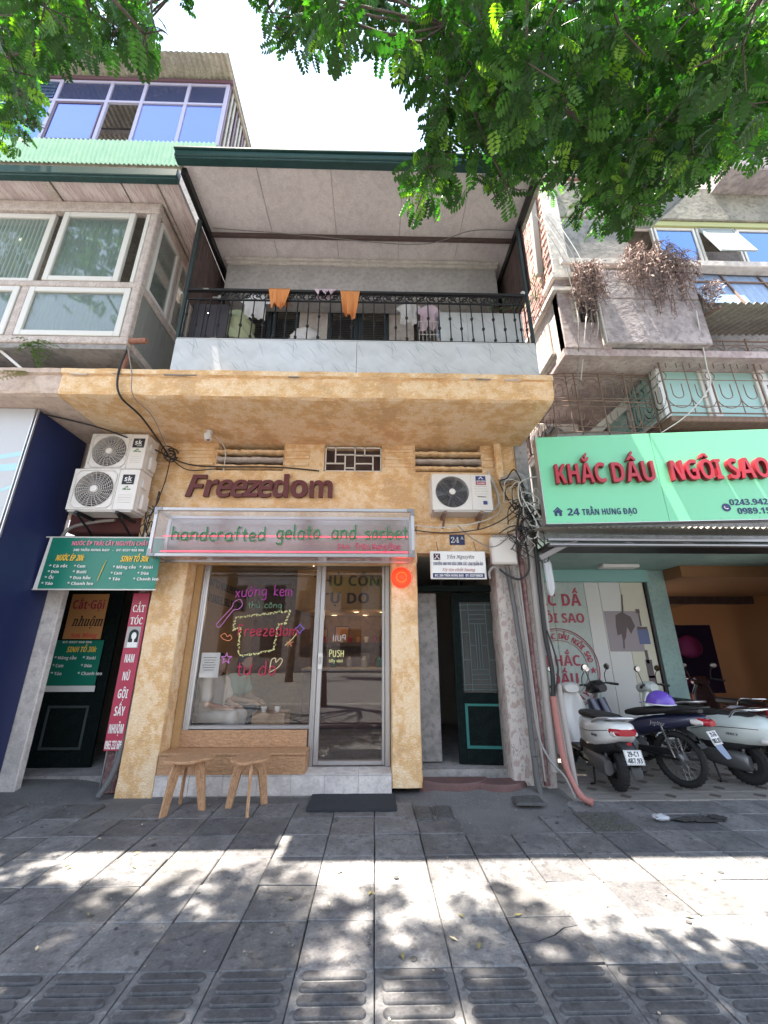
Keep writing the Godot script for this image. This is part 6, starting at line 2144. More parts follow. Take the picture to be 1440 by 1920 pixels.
	cable("wall_wire", "white wire running from the box sign below the right air conditioner", [Vector3(0.5, 3.12, -5.2), Vector3(0.85, 3.08, -5.18), Vector3(1.3, 3.12, -5.12), Vector3(1.62, 3.24, -5.12), Vector3(1.72, 3.45, -5.2), Vector3(1.60, 3.9, -5.24)], 0.008, M.cable_white)
	cable("wall_wire", "white pipe pair running up behind the right air conditioner", [Vector3(1.60, 3.32, -5.2), Vector3(1.70, 3.45, -5.2), Vector3(1.68, 3.7, -5.22), Vector3(1.60, 3.95, -5.25)], 0.013, M.cable_white)
	cable("wall_wire", "black wire sagging along the lintel to the wire tangle", [Vector3(0.5, 3.05, -5.2), Vector3(0.9, 3.0, -5.16), Vector3(1.4, 3.04, -5.1), Vector3(1.75, 3.2, -5.06), Vector3(1.95, 3.4, -5.02)], 0.008, cab)
	cable("wall_wire", "grey wire looping down from the lintel to the meter box", [Vector3(1.1, 3.1, -5.14), Vector3(1.3, 2.9, -5.12), Vector3(1.55, 2.8, -5.1), Vector3(1.8, 2.96, -5.08), Vector3(2.0, 3.0, -5.05)], 0.007, M.cable_grey)
	cable("wall_wire", "black wire crossing from the meter box to the mint awning bracket", [Vector3(1.6, 2.95, -5.0), Vector3(1.8, 3.05, -4.98), Vector3(2.1, 2.98, -4.9), Vector3(2.6, 3.0, -4.75)], 0.008, cab)
	# left: wires from the canopy edge down to the wall knot and on to the box sign
	var knot := Vector3(-2.86, 4.06, -5.16)
	cable("wall_wire", "black cable crossing the canopy soffit from its front edge", [Vector3(-3.0, 4.95, -4.05), Vector3(-3.02, 4.6, -4.03), Vector3(-2.97, 4.32, -4.08), Vector3(-2.93, 4.28, -4.5), knot], 0.012, cab)
	cable("wall_wire", "thin wire beside the black cable over the canopy edge", [Vector3(-2.98, 4.95, -4.03), Vector3(-2.86, 4.6, -4.02), Vector3(-2.82, 4.32, -4.08), Vector3(-2.8, 4.29, -4.5), knot], 0.006, M.cable_grey)
	cable("wall_wire", "black cable running along the soffit from the blue panel to the knot of wires", [Vector3(-4.18, 4.31, -4.45), Vector3(-3.6, 4.28, -4.75), Vector3(-3.1, 4.15, -5.0), knot], 0.010, cab)
	cable("wall_wire", "black cable from the knot of wires to the left vent", [knot, Vector3(-2.6, 3.98, -5.2), Vector3(-2.25, 3.96, -5.22), Vector3(-1.4, 3.97, -5.24), Vector3(-0.8, 3.92, -5.24)], 0.010, cab)
	cable("wall_wire", "second black cable sagging from the knot of wires to the left vent", [knot, Vector3(-2.62, 3.9, -5.2), Vector3(-2.25, 3.93, -5.23)], 0.008, cab)
	cable("wall_wire", "thin black wire dropping from the knot of wires behind the box sign", [knot, Vector3(-2.9, 3.7, -5.2), Vector3(-2.98, 3.3, -5.2), Vector3(-3.0, 3.1, -5.15)], 0.007, cab)
	rng.seed = 70
	var kt := thing("wire_knot", "dark knot of coiled wires under the canopy at the wall", "cable", knot)
	for k in 5:
		g = Geo.new()
		g.tube(arc(Vector3(rng.randf_range(-.03, .03), 0.06 + rng.randf_range(-.05, .05), 0.03 * k - .05), Vector3.RIGHT.rotated(Vector3.UP, rng.randf()), Vector3.UP, rng.randf_range(.05, .09), 0, TAU * 1.4, 24), 0.008, 5)
		here("coil", g, cab, kt)
	for k in 10:
		var c := Vector3(-2.93 + rng.randf_range(-.08, .06), 3.0 + rng.randf_range(-.2, .3), -5.05 + rng.randf_range(-.08, .05))
		var pts := []
		for i in 5: pts.append(c + Vector3(rng.randf_range(-.08, .08), rng.randf_range(-.25, .25), rng.randf_range(-.05, .05)))
		cable("tangled_wire", "loop of wire in the tangle behind the left end of the box sign", pts, 0.007, M.cable if k % 4 else M.cable_white, "wire tangle behind the box sign")

# ---------- left neighbour: salon door below, glazed balcony above, roof room behind ----------
func sliding_window(h: Node3D, x0: float, x1: float, y0: float, y1: float, z: float, fw: float, frame_m: Material, pane_m: Material):
	var w := Node3D.new(); w.name = "window"
	h.add_child(w, true)
	w.position = Vector3((x0 + x1) * 0.5, y0, z) - wp(h)
	var g := Geo.new()
	g.span(x0, x0 + fw, y0, y1, z - 0.05, z, 0.006)
	g.span(x1 - fw, x1, y0, y1, z - 0.05, z, 0.006)
	g.span(x0 + fw, x1 - fw, y0, y0 + fw, z - 0.05, z - 0.001, 0.006)
	g.span(x0 + fw, x1 - fw, y1 - fw, y1, z - 0.05, z - 0.001, 0.006)
	put("frame", g, frame_m, w)
	g = Geo.new()
	g.span(x0 + fw, x1 - fw, y0 + fw, y1 - fw, z - 0.034, z - 0.026)
	put("pane", g, pane_m, w)
	return w

func wave_sheet(a: Vector3, u: Vector3, v: Vector3, nu: int, amp: float, per: float) -> Geo:
	# corrugated sheet: waves run across u, v is the straight direction
	var g := Geo.new()
	var n := u.cross(v).normalized()
	var len := u.length()
	var steps := int(len / per * 6.0)
	var r0 := []; var r1 := []
	for i in steps + 1:
		var t := float(i) / steps
		var p := a + u * t + n * amp * sin(t * len / per * TAU)
		r0.append(p); r1.append(p + v)
	g.sheet([r0, r1])
	return g

func left_house():
	var h := thing("left_house", "weathered left house with glazed balcony box over a dark salon doorway", "house", Vector3(-4.2, 0, -5.3))
	var g := Geo.new()
	# ground floor
	g.span(-4.36, -3.97, 0.0, 2.62, -5.40, -5.3, 0.01)
	put("white_pillar", g, M.render_pale, h)
	g = Geo.new()
	g.span(-3.06, -2.86, 0.0, 2.62, -5.75, -5.36, 0.01)
	put("maroon_jamb", g, M.maroon_wash, h)
	g = Geo.new()
	g.span(-4.3, -2.87, 2.62, 3.0, -5.62, -5.42, 0.01)
	put("dark_lintel", g, M.concrete_dark, h)
	g = Geo.new()
	g.span(-4.12, -2.90, 3.0, 3.28, -5.45, -5.28, 0.02)
	put("maroon_fascia", g, M.red_awning, h)
	g = Geo.new()
	g.span(-7.5, -3.14, 3.28, 4.36, -5.6, -5.33)
	put("upper_wall", g, M.render_white, h)
	g = Geo.new()
	g.span(-7.5, -4.36, 0, 3.28, -5.6, -5.4)
	put("ground_wall", g, M.render_white, h)
	# doorway recess
	g = Geo.new()
	g.span(-4.6, -2.87, 0.0, 3.0, -7.6, -7.5)
	g.span(-4.66, -4.6, 0.0, 3.0, -7.5, -5.62)
	g.span(-2.93, -2.87, 0.0, 3.0, -7.5, -5.76)
	g.span(-4.6, -2.93, 2.9, 3.0, -7.5, -5.63)
	put("hallway_shell", g, M.old_plaster, h)
	g = Geo.new(); g.span(-4.6, -2.93, 0.0, 0.10, -7.5, -5.65)
	put("hallway_floor", g, M.concrete_dark, h)
	var d := Node3D.new(); d.name = "door_leaf"
	h.add_child(d); d.position = Vector3(-4.05, 0.1, -6.0) - h.position
	g = Geo.new()
	for q in [[-4.5, -4.38, .1, 2.5], [-3.74, -3.62, .1, 2.5], [-4.38, -3.74, .1, .26], [-4.38, -3.74, .86, 1.0], [-4.38, -3.74, 2.38, 2.5]]: g.span(q[0], q[1], q[2], q[3], -6.04, -6.0, 0.004)
	put("leaf_frame", g, M.door_green, d)
	g = Geo.new(); g.span(-4.38, -3.74, .26, .86, -6.035, -6.015); g.span(-4.38, -3.74, 1.0, 2.38, -6.035, -6.015)
	put("leaf_panel", g, M.door_green, d)
	g = Geo.new()
	for q in [[-4.33, -3.79, .30, .33], [-4.33, -3.79, .79, .82], [-4.33, -4.30, .33, .79], [-3.82, -3.79, .33, .79]]: g.span(q[0], q[1], q[2], q[3], -6.014, -6.0, 0.004)
	put("panel_moulding", g, mat("door_edge", .045, .06, .058, .5), d)
	# canopy, same slab, pinkish-white render
	g = Geo.new()
	var prof := [[-5.70, 4.36], [-4.55, 4.337], [-4.14, 4.337], [-4.094, 4.352], [-4.084, 4.377], [-4.082, 4.42], [-4.084, 4.598], [-4.047, 4.606], [-4.04, 4.663], [-4.062, 4.678], [-5.70, 4.71]]
	var rings := []
	var fn := FastNoiseLite.new(); fn.seed = 33; fn.frequency = 0.8
	for i in 30:
		var x := lerpf(-7.6, -3.705, i / 29.0)
		var ring := []
		for j in prof.size():
			var k := 1.0 if j > 1 and j < 9 else 0.0
			ring.append(Vector3(x, prof[j][1] + fn.get_noise_2d(x * 3.0, j * 7.0) * 0.014 * k, prof[j][0] + fn.get_noise_2d(x * 3.0 + 50.0, j * 7.0) * 0.016 * k))
		rings.append(ring)
	g.loft(rings, true, true)
	put("canopy_slab", g, M.render_beige, h)
	# ---- glazed balcony box ----
	var b := Node3D.new(); b.name = "balcony_box"
	h.add_child(b); b.position = Vector3(-4.6, 5.0, -4.0) - h.position
	var cr: Material = M.old_cream_paint
	for q in [[-7.2, -2.99, 7.2, 7.38], [-7.2, -2.99, 5.87, 5.96], [-7.2, -2.99, 5.0, 5.10]]:
		g = Geo.new(); g.span(q[0], q[1], q[2], q[3], -4.09, -4.0, 0.01)
		put("rail_beam", g, cr, b)
	g = Geo.new(); g.span(-3.10, -3.0, 5.1, 7.2, -4.10, -4.005, 0.012)
	put("corner_post", g, cr, b)
	for x in [-4.47, -5.75]:
		g = Geo.new(); g.span(x, x + 0.10, 5.1, 5.87, -4.09, -4.01, 0.008)
		put("lower_post", g, cr, b)
	g = Geo.new(); g.span(-7.2, -3.0, 4.93, 4.998, -5.3, -4.02)
	put("box_floor", g, M.concrete_dark, b)
	g = Geo.new(); g.span(-7.2, -2.9, 4.7, 7.4, -5.4, -5.32)
	put("room_wall", g, M.concrete_dark, b)
	for q in [[-5.62, -4.40, 5.97, 7.19, -4.045], [-4.255, -3.30, 5.97, 7.18, -4.0], [-4.36, -3.105, 5.11, 5.86, -4.0], [-5.65, -4.48, 5.11, 5.86, -4.0], [-6.9, -5.66, 5.97, 7.19, -4.0]]:
		sliding_window(b, q[0], q[1], q[2], q[3], q[4], 0.075, M.alu_white, M.ribbed_glass)
	# ribs of the pleated glass as thin slats behind the panes
	for q in [[-5.54, -4.48, 6.05, 7.11], [-4.17, -3.38, 6.05, 7.10], [-4.28, -3.18, 5.19, 5.78], [-5.57, -4.56, 5.19, 5.78]]:
		g = wave_sheet(Vector3(q[0], q[2], -4.075), Vector3(q[1] - q[0], 0, 0), Vector3(0, q[3] - q[2], 0), 1, 0.008, 0.055)
		put("pleated_blind", g, mat("blind_green", .22, .27, .23, .8), b)
	g = Geo.new(); g.span(-3.155, -3.105, 5.97, 7.18, -4.045, -4.01, 0.005)
	put("jamb_strip", g, M.alu_white, b)
	# right flank
	g = Geo.new()
	g.span(-3.06, -3.0, 5.86, 5.98, -5.28, -4.10, 0.006)
	g.span(-3.06, -3.0, 7.2, 7.38, -5.28, -4.10, 0.006)
	g.span(-3.06, -3.0, 5.0, 5.10, -5.28, -4.10, 0.006)
	g.span(-3.055, -3.004, 5.98, 7.2, -4.72, -4.66, 0.006)
	put("flank_rail", g, cr, b)
	for q in [[5.98, 7.2, -4.655, -4.14], [5.98, 7.2, -5.25, -4.725]]:
		var w := Node3D.new(); w.name = "flank_window"
		b.add_child(w, true); w.position = Vector3(-3.03, q[0], (q[2] + q[3]) * 0.5) - wp(b)
		g = Geo.new()
		g.span(-3.05, -3.002, q[0], q[1], q[2], q[2] + 0.05, 0.005); g.span(-3.05, -3.002, q[0], q[1], q[3] - 0.05, q[3], 0.005)
		g.span(-3.049, -3.003, q[0], q[0] + 0.05, q[2] + 0.05, q[3] - 0.05); g.span(-3.049, -3.003, q[1] - 0.05, q[1], q[2] + 0.05, q[3] - 0.05)
		put("frame", g, M.alu_white, w)
		g = Geo.new(); g.span(-3.035, -3.025, q[0] + 0.05, q[1] - 0.05, q[2] + 0.05, q[3] - 0.05)
		put("pane", g, M.ribbed_glass, w)
	for k in 9:
		g = Geo.new(); g.span(-3.045, -3.012, 5.1, 5.86, -4.11 - 0.13 * (k + 1) + 0.003, -4.11 - 0.13 * k, 0.003)
		put("flank_board", g, mat("flank_board", .20, .205, .19, .7), b)
	# roof above the box
	var r := Node3D.new(); r.name = "eave"
	h.add_child(r); r.position = Vector3(-4.9, 7.4, -4.2) - h.position
	for q in [[-7.3, -5.62], [-5.6, -4.45], [-4.33, -3.42], [-3.40, -2.98], [-2.93, -2.66]]:
		g = Geo.new(); g.span(q[0], q[1], 7.402, 7.415, -4.06 if q[1] < -2.95 else -5.3, -3.76, 0.003)
		put("soffit_board", g, M.board_stained, r)
	for x in [-4.44, -2.955]:
		g = Geo.new(); g.span(x - 0.015 if x < -3 else x - 0.02, x + 0.10 if x < -3 else x + 0.02, 7.375, 7.401, -4.08 if x < -3 else -5.3, -3.76, 0.004)
		put("soffit_joist", g, cr, r)
	g = Geo.new()
	g.span(-7.4, -2.64, 7.38, 7.41, -3.76, -3.68, 0.005)
	g.span(-7.4, -2.635, 7.411, 7.55, -3.76, -3.665, 0.01)
	put("gutter", g, M.green_gutter, r)
	g = Geo.new(); g.span(-7.4, -2.66, 7.43, 7.47, -5.6, -3.77)
	put("roof_sheet", g, M.zinc, r)
	# rusty struts below the box
	for q in [[Vector3(-3.05, 5.07, -4.05), Vector3(-2.78, 5.07, -4.03)], [Vector3(-3.03, 5.0, -4.12), Vector3(-3.05, 4.68, -4.12)]]:
		g = Geo.new(); g.tube([q[0], q[1]], 0.035, 10)
		put("rusty_pipe", g, M.rust_pipe, h)
	g = Geo.new(); g.bar(Vector3(-4.6, 5.0, -4.06), Vector3(-4.2, 4.68, -4.15), 0.03, 0.02)
	put("strut", g, M.alu_white, h)
	# ferns on the ledge
	for q in [["ledge_fern", "green fern growing on the canopy edge under the glazed balcony", Vector3(-4.02, 4.68, -4.10), M.fern_green, 14, 0.30, 0.28], ["ledge_fern", "dry yellowish fern drooping over the canopy fascia", Vector3(-4.10, 4.62, -4.05), mat("fern_dry", .30, .27, .13, .8), 7, 0.26, -0.18]]:
		var p := thing(q[0], q[1], "fern", q[2], 0.0, "ferns on the canopy")
		rng.seed = 17
		for k in q[4]:
			var fg := Geo.new()
			var a := rng.randf_range(-PI, 0.0) if q[6] < 0 else rng.randf() * TAU
			var dir := Vector3(cos(a), 0, absf(sin(a)) * 0.9 + 0.1)
			var L: float = q[5] * rng.randf_range(0.6, 1.1)
			var spine := []
			for i in 9:
				var u := i / 8.0
				spine.append(dir * L * u + Vector3(0, q[6] * (u if q[6] < 0 else sin(u * PI * 0.75)), 0))
			fg.tube(spine, 0.0025, 4)
			for i in range(1, 9):
				for s in [-1.0, 1.0]:
					var side: Vector3 = dir.cross(Vector3.UP) * s
					var l := 0.055 * sin(PI * (0.15 + 0.8 * i / 8.0))
					var c: Vector3 = spine[i]
					fg.tri(c, c + side * l * .6 + dir * 0.012, c + side * l + Vector3(0, -.01, 0)); fg.tri(c, c + side * l + Vector3(0, -.01, 0), c + side * l * .6 - dir * 0.006)
			here("frond", fg, q[3], p)
	left_signs()
	roof_room()

func left_signs():
	# big board of the shop further left: white face, blue side
	var s := thing("blue_side_board", "tall navy blue return panel of the white sign board next door", "sign", Vector3(-4.2, 0.0, -4.8))
	var g := Geo.new()
	g.span(-4.19, -4.15, 0.0, 4.33, -5.28, -4.41, 0.003)
	put("blue_panel", g, M.navy, s)
	g = Geo.new(); g.span(-7.5, -4.16, 2.75, 4.33, -4.42, -4.38, 0.004)
	put("white_board", g, mat("board_white", .44, .45, .46, .4), s)
	for x in [-4.17, -4.135]:
		g = Geo.new(); g.span(x, x + 0.012, 2.7, 4.33, -4.40, -4.375, 0.002)
		put("edge_trim", g, M.alu, s)
	for q in [[3.72, .10, .55, .03], [3.55, .05, .5, .045], [3.30, .22, .5, .02]]:
		g = Geo.new()
		var top := []; var bot := []
		for i in 21:
			var x := -5.6 + 1.43 * i / 20.0
			var y: float = q[0] - q[1] * sin(i / 20.0 * PI) + q[3] * 0
			top.append(Vector3(x, y + q[3], -4.3785)); bot.append(Vector3(x, y - q[3], -4.3785))
		g.sheet([top, bot])
		put("pale_blue_swirl", g, mat("pale_blue", .36, .58, .72, .5), s)
	g = Geo.new(); g.span(-5.2, -4.195, 0.0, 2.66, -4.80, -4.75, 0.004)
	put("arched_panel", g, M.navy_bright, s)
	for k in 2:
		var e := 0.035 * k
		var pts := [Vector3(-4.27 - e, 0.1, -4.745), Vector3(-4.27 - e, 2.22, -4.745), Vector3(-4.30 - e, 2.34 - e, -4.745), Vector3(-4.42, 2.42 - e, -4.745), Vector3(-4.45, 2.50 - e, -4.745), Vector3(-4.55, 2.56 - e, -4.745), Vector3(-4.65, 2.50 - e, -4.745), Vector3(-4.68, 2.42 - e, -4.745), Vector3(-4.80 + e, 2.34 - e, -4.745), Vector3(-4.83 + e, 2.22, -4.745), Vector3(-4.83 + e, 0.1, -4.745)]
		g = Geo.new(); g.tube(smooth(pts, 4), 0.007, 6)
		put("gold_line", g, M.gold_ink, s)
	# juice banner
	var b := thing("juice_banner", "green fabric menu banner of juices stretched over the salon doorway", "banner", Vector3(-3.385, 2.22, -5.02))
	g = Geo.new()
	var grid := []
	var fn := FastNoiseLite.new(); fn.seed = 9; fn.frequency = 1.2
	for i in 13:
		var row := []
		for j in 31:
			var u := j / 30.0; var v := i / 12.0
			row.append(Vector3(-0.745 + 1.49 * u - 0.03 * (1.0 - v) * (1.0 - u), 0.69 * v, fn.get_noise_2d(u * 4, v * 3) * 0.006))
		grid.append(row)
	g.sheet(grid)
	here("fabric", g, M.banner_green, b)
	for q in [[0.0, -0.012], [0.69, 0.012]]:
		g = Geo.new(); g.tube([Vector3(-0.80, q[0], 0.0), Vector3(0.76, q[0], 0.0)], 0.010, 6)
		here("batten", g, M.alu_white, b)
	g = Geo.new(); g.quad(Vector3(-0.79, 0, .006), Vector3(-0.735, 0, .006), Vector3(-0.71, .69, .006), Vector3(-0.745, .69, .006))
	here("white_margin", g, M.paper, b)
	var z := 0.011
	write(b, "NƯỚC ÉP TRÁI CÂY NGUYÊN CHẤT", Vector3(0.06, 0.605, z), 0.055, mat("banner_pink", .70, .22, .30, .6), 1.0, "sans_bold", 0.5, 0.003)
	write(b, "24B TRẦN HƯNG ĐẠO   -   ĐT: 0337 958 096", Vector3(0.06, 0.515, z), 0.030, M.paper, 0.92, "sans_bold", 0.5, 0.003)
	write(b, "NƯỚC ÉP 20k", Vector3(-0.42, 0.41, z), 0.075, M.yellow_ink, 0.36, "sans_bold", 0.5, 0.003, 0.15)
	write(b, "SINH TỐ 30k", Vector3(0.42, 0.40, z), 0.075, M.yellow_ink, 0.36, "sans_bold", 0.5, 0.003, 0.15)
	var items := [["* Cà rốt", -.66, .30], ["* Dứa", -.66, .225], ["* Ổi", -.68, .15], ["* Táo", -.70, .075], ["* Cam", -.34, .30], ["* Bưởi", -.34, .225], ["* Dưa hấu", -.36, .15], ["* Chanh leo", -.37, .075], ["* Mãng cầu", .16, .29], ["* Cam", .15, .21], ["* Táo", .14, .135], ["* Xoài", .50, .29], ["* Dừa", .49, .21], ["* Chanh leo", .45, .135]]
	for it in items: write(b, it[0], Vector3(it[1], it[2], z), 0.036, M.paper, 0.03 * it[0].length(), "sans_bold", 0.0, 0.003)
	b.scale = Vector3.ONE * 0.947
	g = Geo.new(); g.tube([Vector3(0.06, 0.38, z), Vector3(0.03, 0.25, z), Vector3(0.0, 0.11, z)], [0.002, 0.005, 0.002], 5)
	here("divider_stroke", g, M.yellow_ink, b)
	# crimson strip sign with portrait photo
	var st := thing("salon_strip_sign", "tall crimson hair salon strip sign with a small portrait photo", "sign", Vector3(-2.97, 0.44, -5.29))
	g = Geo.new(); g.box(Vector3(0, 0.885, 0), Vector3(0.205, 1.77, 0.02), 0.003)
	here("panel", g, M.crimson, st)
	z = 0.0125
	write(st, "CẮT", Vector3(0.0, 1.58, z), 0.085, M.paper, 0.155, "serif_bold", 0.5, 0.003)
	write(st, "TÓC", Vector3(0.0, 1.43, z), 0.085, M.paper, 0.155, "serif_bold", 0.5, 0.003)
	g = Geo.new(); g.box(Vector3(-0.01, 1.235, 0.0115), Vector3(0.165, 0.25, 0.003))
	here("photo_ground", g, mat("photo_grey", .34, .33, .31, .6), st)
	g = Geo.new()
	g.lathe([[0.0, 0.0], [0.058, 0.0]], 20, Vector3(0, 1.27, 0.0138), Basis(Vector3.RIGHT, PI / 2))
	g.box(Vector3(0, 1.2, 0.0138), Vector3(0.116, 0.13, 0.0006))
	here("photo_hair", g, M.black_ink, st)
	g = Geo.new()
	var face := PackedVector2Array()
	for i in 20: face.append(Vector2(cos(TAU * i / 20.0) * 0.030, sin(TAU * i / 20.0) * 0.043))
	g.prism(face, 0, 0.0006, Basis.IDENTITY, Vector3(0.004, 1.25, 0.0145)); g.box(Vector3(0.004, 1.20, 0.0147), Vector3(0.022, 0.05, 0.0004)); g.box(Vector3(0.0, 1.145, 0.0146), Vector3(0.12, 0.06, 0.0005))
	here("photo_face", g, M.paper, st)
	for q in [["NAM", .99], ["NỮ", .79], ["GỘI", .595], ["SẤY", .41], ["NHUỘM", .225]]:
		write(st, q[0], Vector3(0.0, q[1], z), 0.095, M.paper, 0.17 if q[0].length() > 3 else (0.12 if q[0].length() == 3 else 0.09), "sans_bold", 0.5, 0.003)
	write(st, "0965 232 609", Vector3(0.0, 0.06, z), 0.085, M.paper, 0.185, "sans_bold", 0.5, 0.003)
	for x in [-0.07, 0.04]:
		g = Geo.new(); g.tube([Vector3(x, 0.0, -0.02), Vector3(x - 0.005, -0.40, -0.02)], 0.012, 8)
		here("support_rod", g, M.alu_dark, st)
	# posters on the dark door
	var p1 := thing("salon_poster", "orange hand-lettered poster on the dark salon door", "poster", Vector3(-4.08, 1.665, -5.985))
	g = Geo.new(); g.box(Vector3(0, 0.31, 0), Vector3(0.52, 0.62, 0.004))
	here("card", g, M.orange_card, p1)
	write(p1, "Cắt·Gội", Vector3(0.0, 0.47, 0.004), 0.12, M.crimson, 0.46, "sans_bold", 0.5, 0.002)
	write(p1, "nhuộm", Vector3(0.03, 0.24, 0.004), 0.13, M.black_ink, 0.42, "serif_bold", 0.5, 0.002, 0.2)
	write(p1, "Sơn Móng", Vector3(0.02, 0.05, 0.004), 0.055, M.red_ink, 0.36, "serif_bold", 0.5, 0.002, 0.25)
	var p2 := thing("menu_poster", "green smoothie menu hung on the dark door below the orange poster", "poster", Vector3(-4.1, 1.0, -5.98))
	g = Geo.new(); g.box(Vector3(0, 0.36, 0), Vector3(0.68, 0.58, 0.004))
	here("sheet", g, M.banner_green, p2)
	g = Geo.new(); g.box(Vector3(0, 0.03, 0), Vector3(0.70, 0.075, 0.005))
	here("white_margin", g, M.paper, p2)
	write(p2, "ĐT: 0337 958 096", Vector3(-0.02, 0.625, 0.004), 0.026, M.paper, 0.4, "sans_bold", 0.5, 0.002)
	write(p2, "SINH TỐ 30k", Vector3(0.06, 0.53, 0.004), 0.07, M.yellow_ink, 0.40, "sans_bold", 0.5, 0.002, 0.15)
	for it in [["* Mãng cầu", -.28, .42], ["* Cam", -.28, .32], ["* Táo", -.28, .22], ["* Xoài", .1, .42], ["* Dừa", .1, .32], ["* Chanh leo", .08, .22]]: write(p2, it[0], Vector3(it[1], it[2], 0.004), 0.04, M.paper, 0.03 * it[0].length(), "sans_bold", 0.0, 0.002)
	# pale bent drain hose above the banner
	cable("drain_hose", "pale drain hose bending from the lower air conditioner to the banner", [Vector3(-3.40, 3.13, -5.1), Vector3(-3.65, 3.10, -5.1), Vector3(-3.95, 3.04, -5.14), Vector3(-4.06, 2.92, -5.16), Vector3(-4.08, 2.80, -5.18)], 0.022, M.pvc, "cables on the house fronts")

# ---------- room built on the roof behind ----------
func roof_room():
	var h := thing("roof_room", "rooftop room with panes coloured like mirrored blue sky and corrugated iron roof behind the left house", "house", Vector3(-6.0, 7.6, -6.1))
	var g := Geo.new()
	g.span(-10.0, -3.62, 7.5, 11.78, -9.5, -6.06)
	put("storey_wall", g, M.render_white, h)
	put("parapet_sheet", wave_sheet(Vector3(-10.0, 11.45, -5.99), Vector3(6.42, 0, 0), Vector3(0, 0.78, 0), 1, 0.018, 0.10), M.zinc_green, h)
	var zw := -6.02
	var dk := mat("maroon_frame", .10, .05, .07, .5)
	var posts := [-9.6, -8.6, -7.55, -6.35, -5.55, -4.53, -3.62]
	for x in posts:
		g = Geo.new(); g.span(x - 0.04, x + 0.04, 12.2, 14.45, zw - 0.06, zw, 0.006)
		put("post", g, mat("frame_lilac", .34, .33, .46, .5), h)
	for y in [12.2, 13.62, 14.35]:
		g = Geo.new(); g.span(-9.6, -3.6, y, y + 0.07, zw - 0.05, zw + 0.004, 0.006)
		put("rail", g, M.frame_lilac, h)
	for i in posts.size() - 1:
		var a: float = posts[i] + 0.05; var b: float = posts[i + 1] - 0.05
		var w := Node3D.new(); w.name = "window"
		h.add_child(w, true); w.position = Vector3((a + b) * .5, 12.27, zw) - h.position
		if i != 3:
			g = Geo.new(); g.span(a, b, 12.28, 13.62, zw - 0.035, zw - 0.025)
			put("pane", g, M.sky_tint_glass if i > 1 else M.mirror_glass, w)
			if i == 2:
				g = Geo.new()
				g.span(a + .02, a + .05, 12.3, 13.6, zw - .02, zw - .01); g.span(b - .05, b - .02, 12.3, 13.6, zw - .02, zw - .01); g.span(a + .05, b - .05, 12.3, 12.33, zw - .02, zw - .01); g.span(a + .05, b - .05, 13.57, 13.6, zw - .02, zw - .01)
				put("sash", g, dk, w)
		g = Geo.new(); g.span(a, b, 13.70, 14.35, zw - 0.035, zw - 0.025)
		put("fanlight", g, mat("dusk_glass", .035, .05, .13, .08, .3), w)
	# inside seen through the open light: joists and sheet
	g = Geo.new(); g.span(-9.6, -3.7, 11.8, 14.4, -9.4, -9.3)
	put("inner_wall", g, M.old_plaster, h)
	for k in 3:
		g = Geo.new(); g.span(-9.6, -3.7, 14.25, 14.33, -8.6 + 0.8 * k, -8.5 + 0.8 * k)
		put("joist", g, M.concrete_dark, h)
	# roof sheet with an overhang to the front, waves running back
	put("roof_sheet", wave_sheet(Vector3(-9.9, 14.62, -5.55), Vector3(6.42, 0, 0), Vector3(0, 0.0, -3.9), 1, 0.022, 0.13), M.zinc, h)
	g = Geo.new(); g.span(-9.8, -3.5, 14.43, 14.52, -6.06, -5.98, 0.006)
	put("eave_beam", g, dk, h)
	# slatted right flank
	for k in 18:
		g = Geo.new(); g.span(-3.60, -3.57, 11.6, 14.5, -6.12 - 0.16 * k, -6.05 - 0.16 * k, 0.004)
		put("flank_slat", g, M.zinc if k % 3 else dk, h)
	g = Geo.new(); g.bar(Vector3(-3.55, 14.55, -6.0), Vector3(-3.55, 14.55, -9.4), 0.06, 0.06)
	put("verge_board", g, M.zinc, h)
	# neighbour pane: mirror wing on the left with louvres
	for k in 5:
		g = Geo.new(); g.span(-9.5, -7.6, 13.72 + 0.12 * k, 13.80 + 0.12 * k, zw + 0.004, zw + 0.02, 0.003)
		put("glass_louvre", g, M.mirror_glass, h)

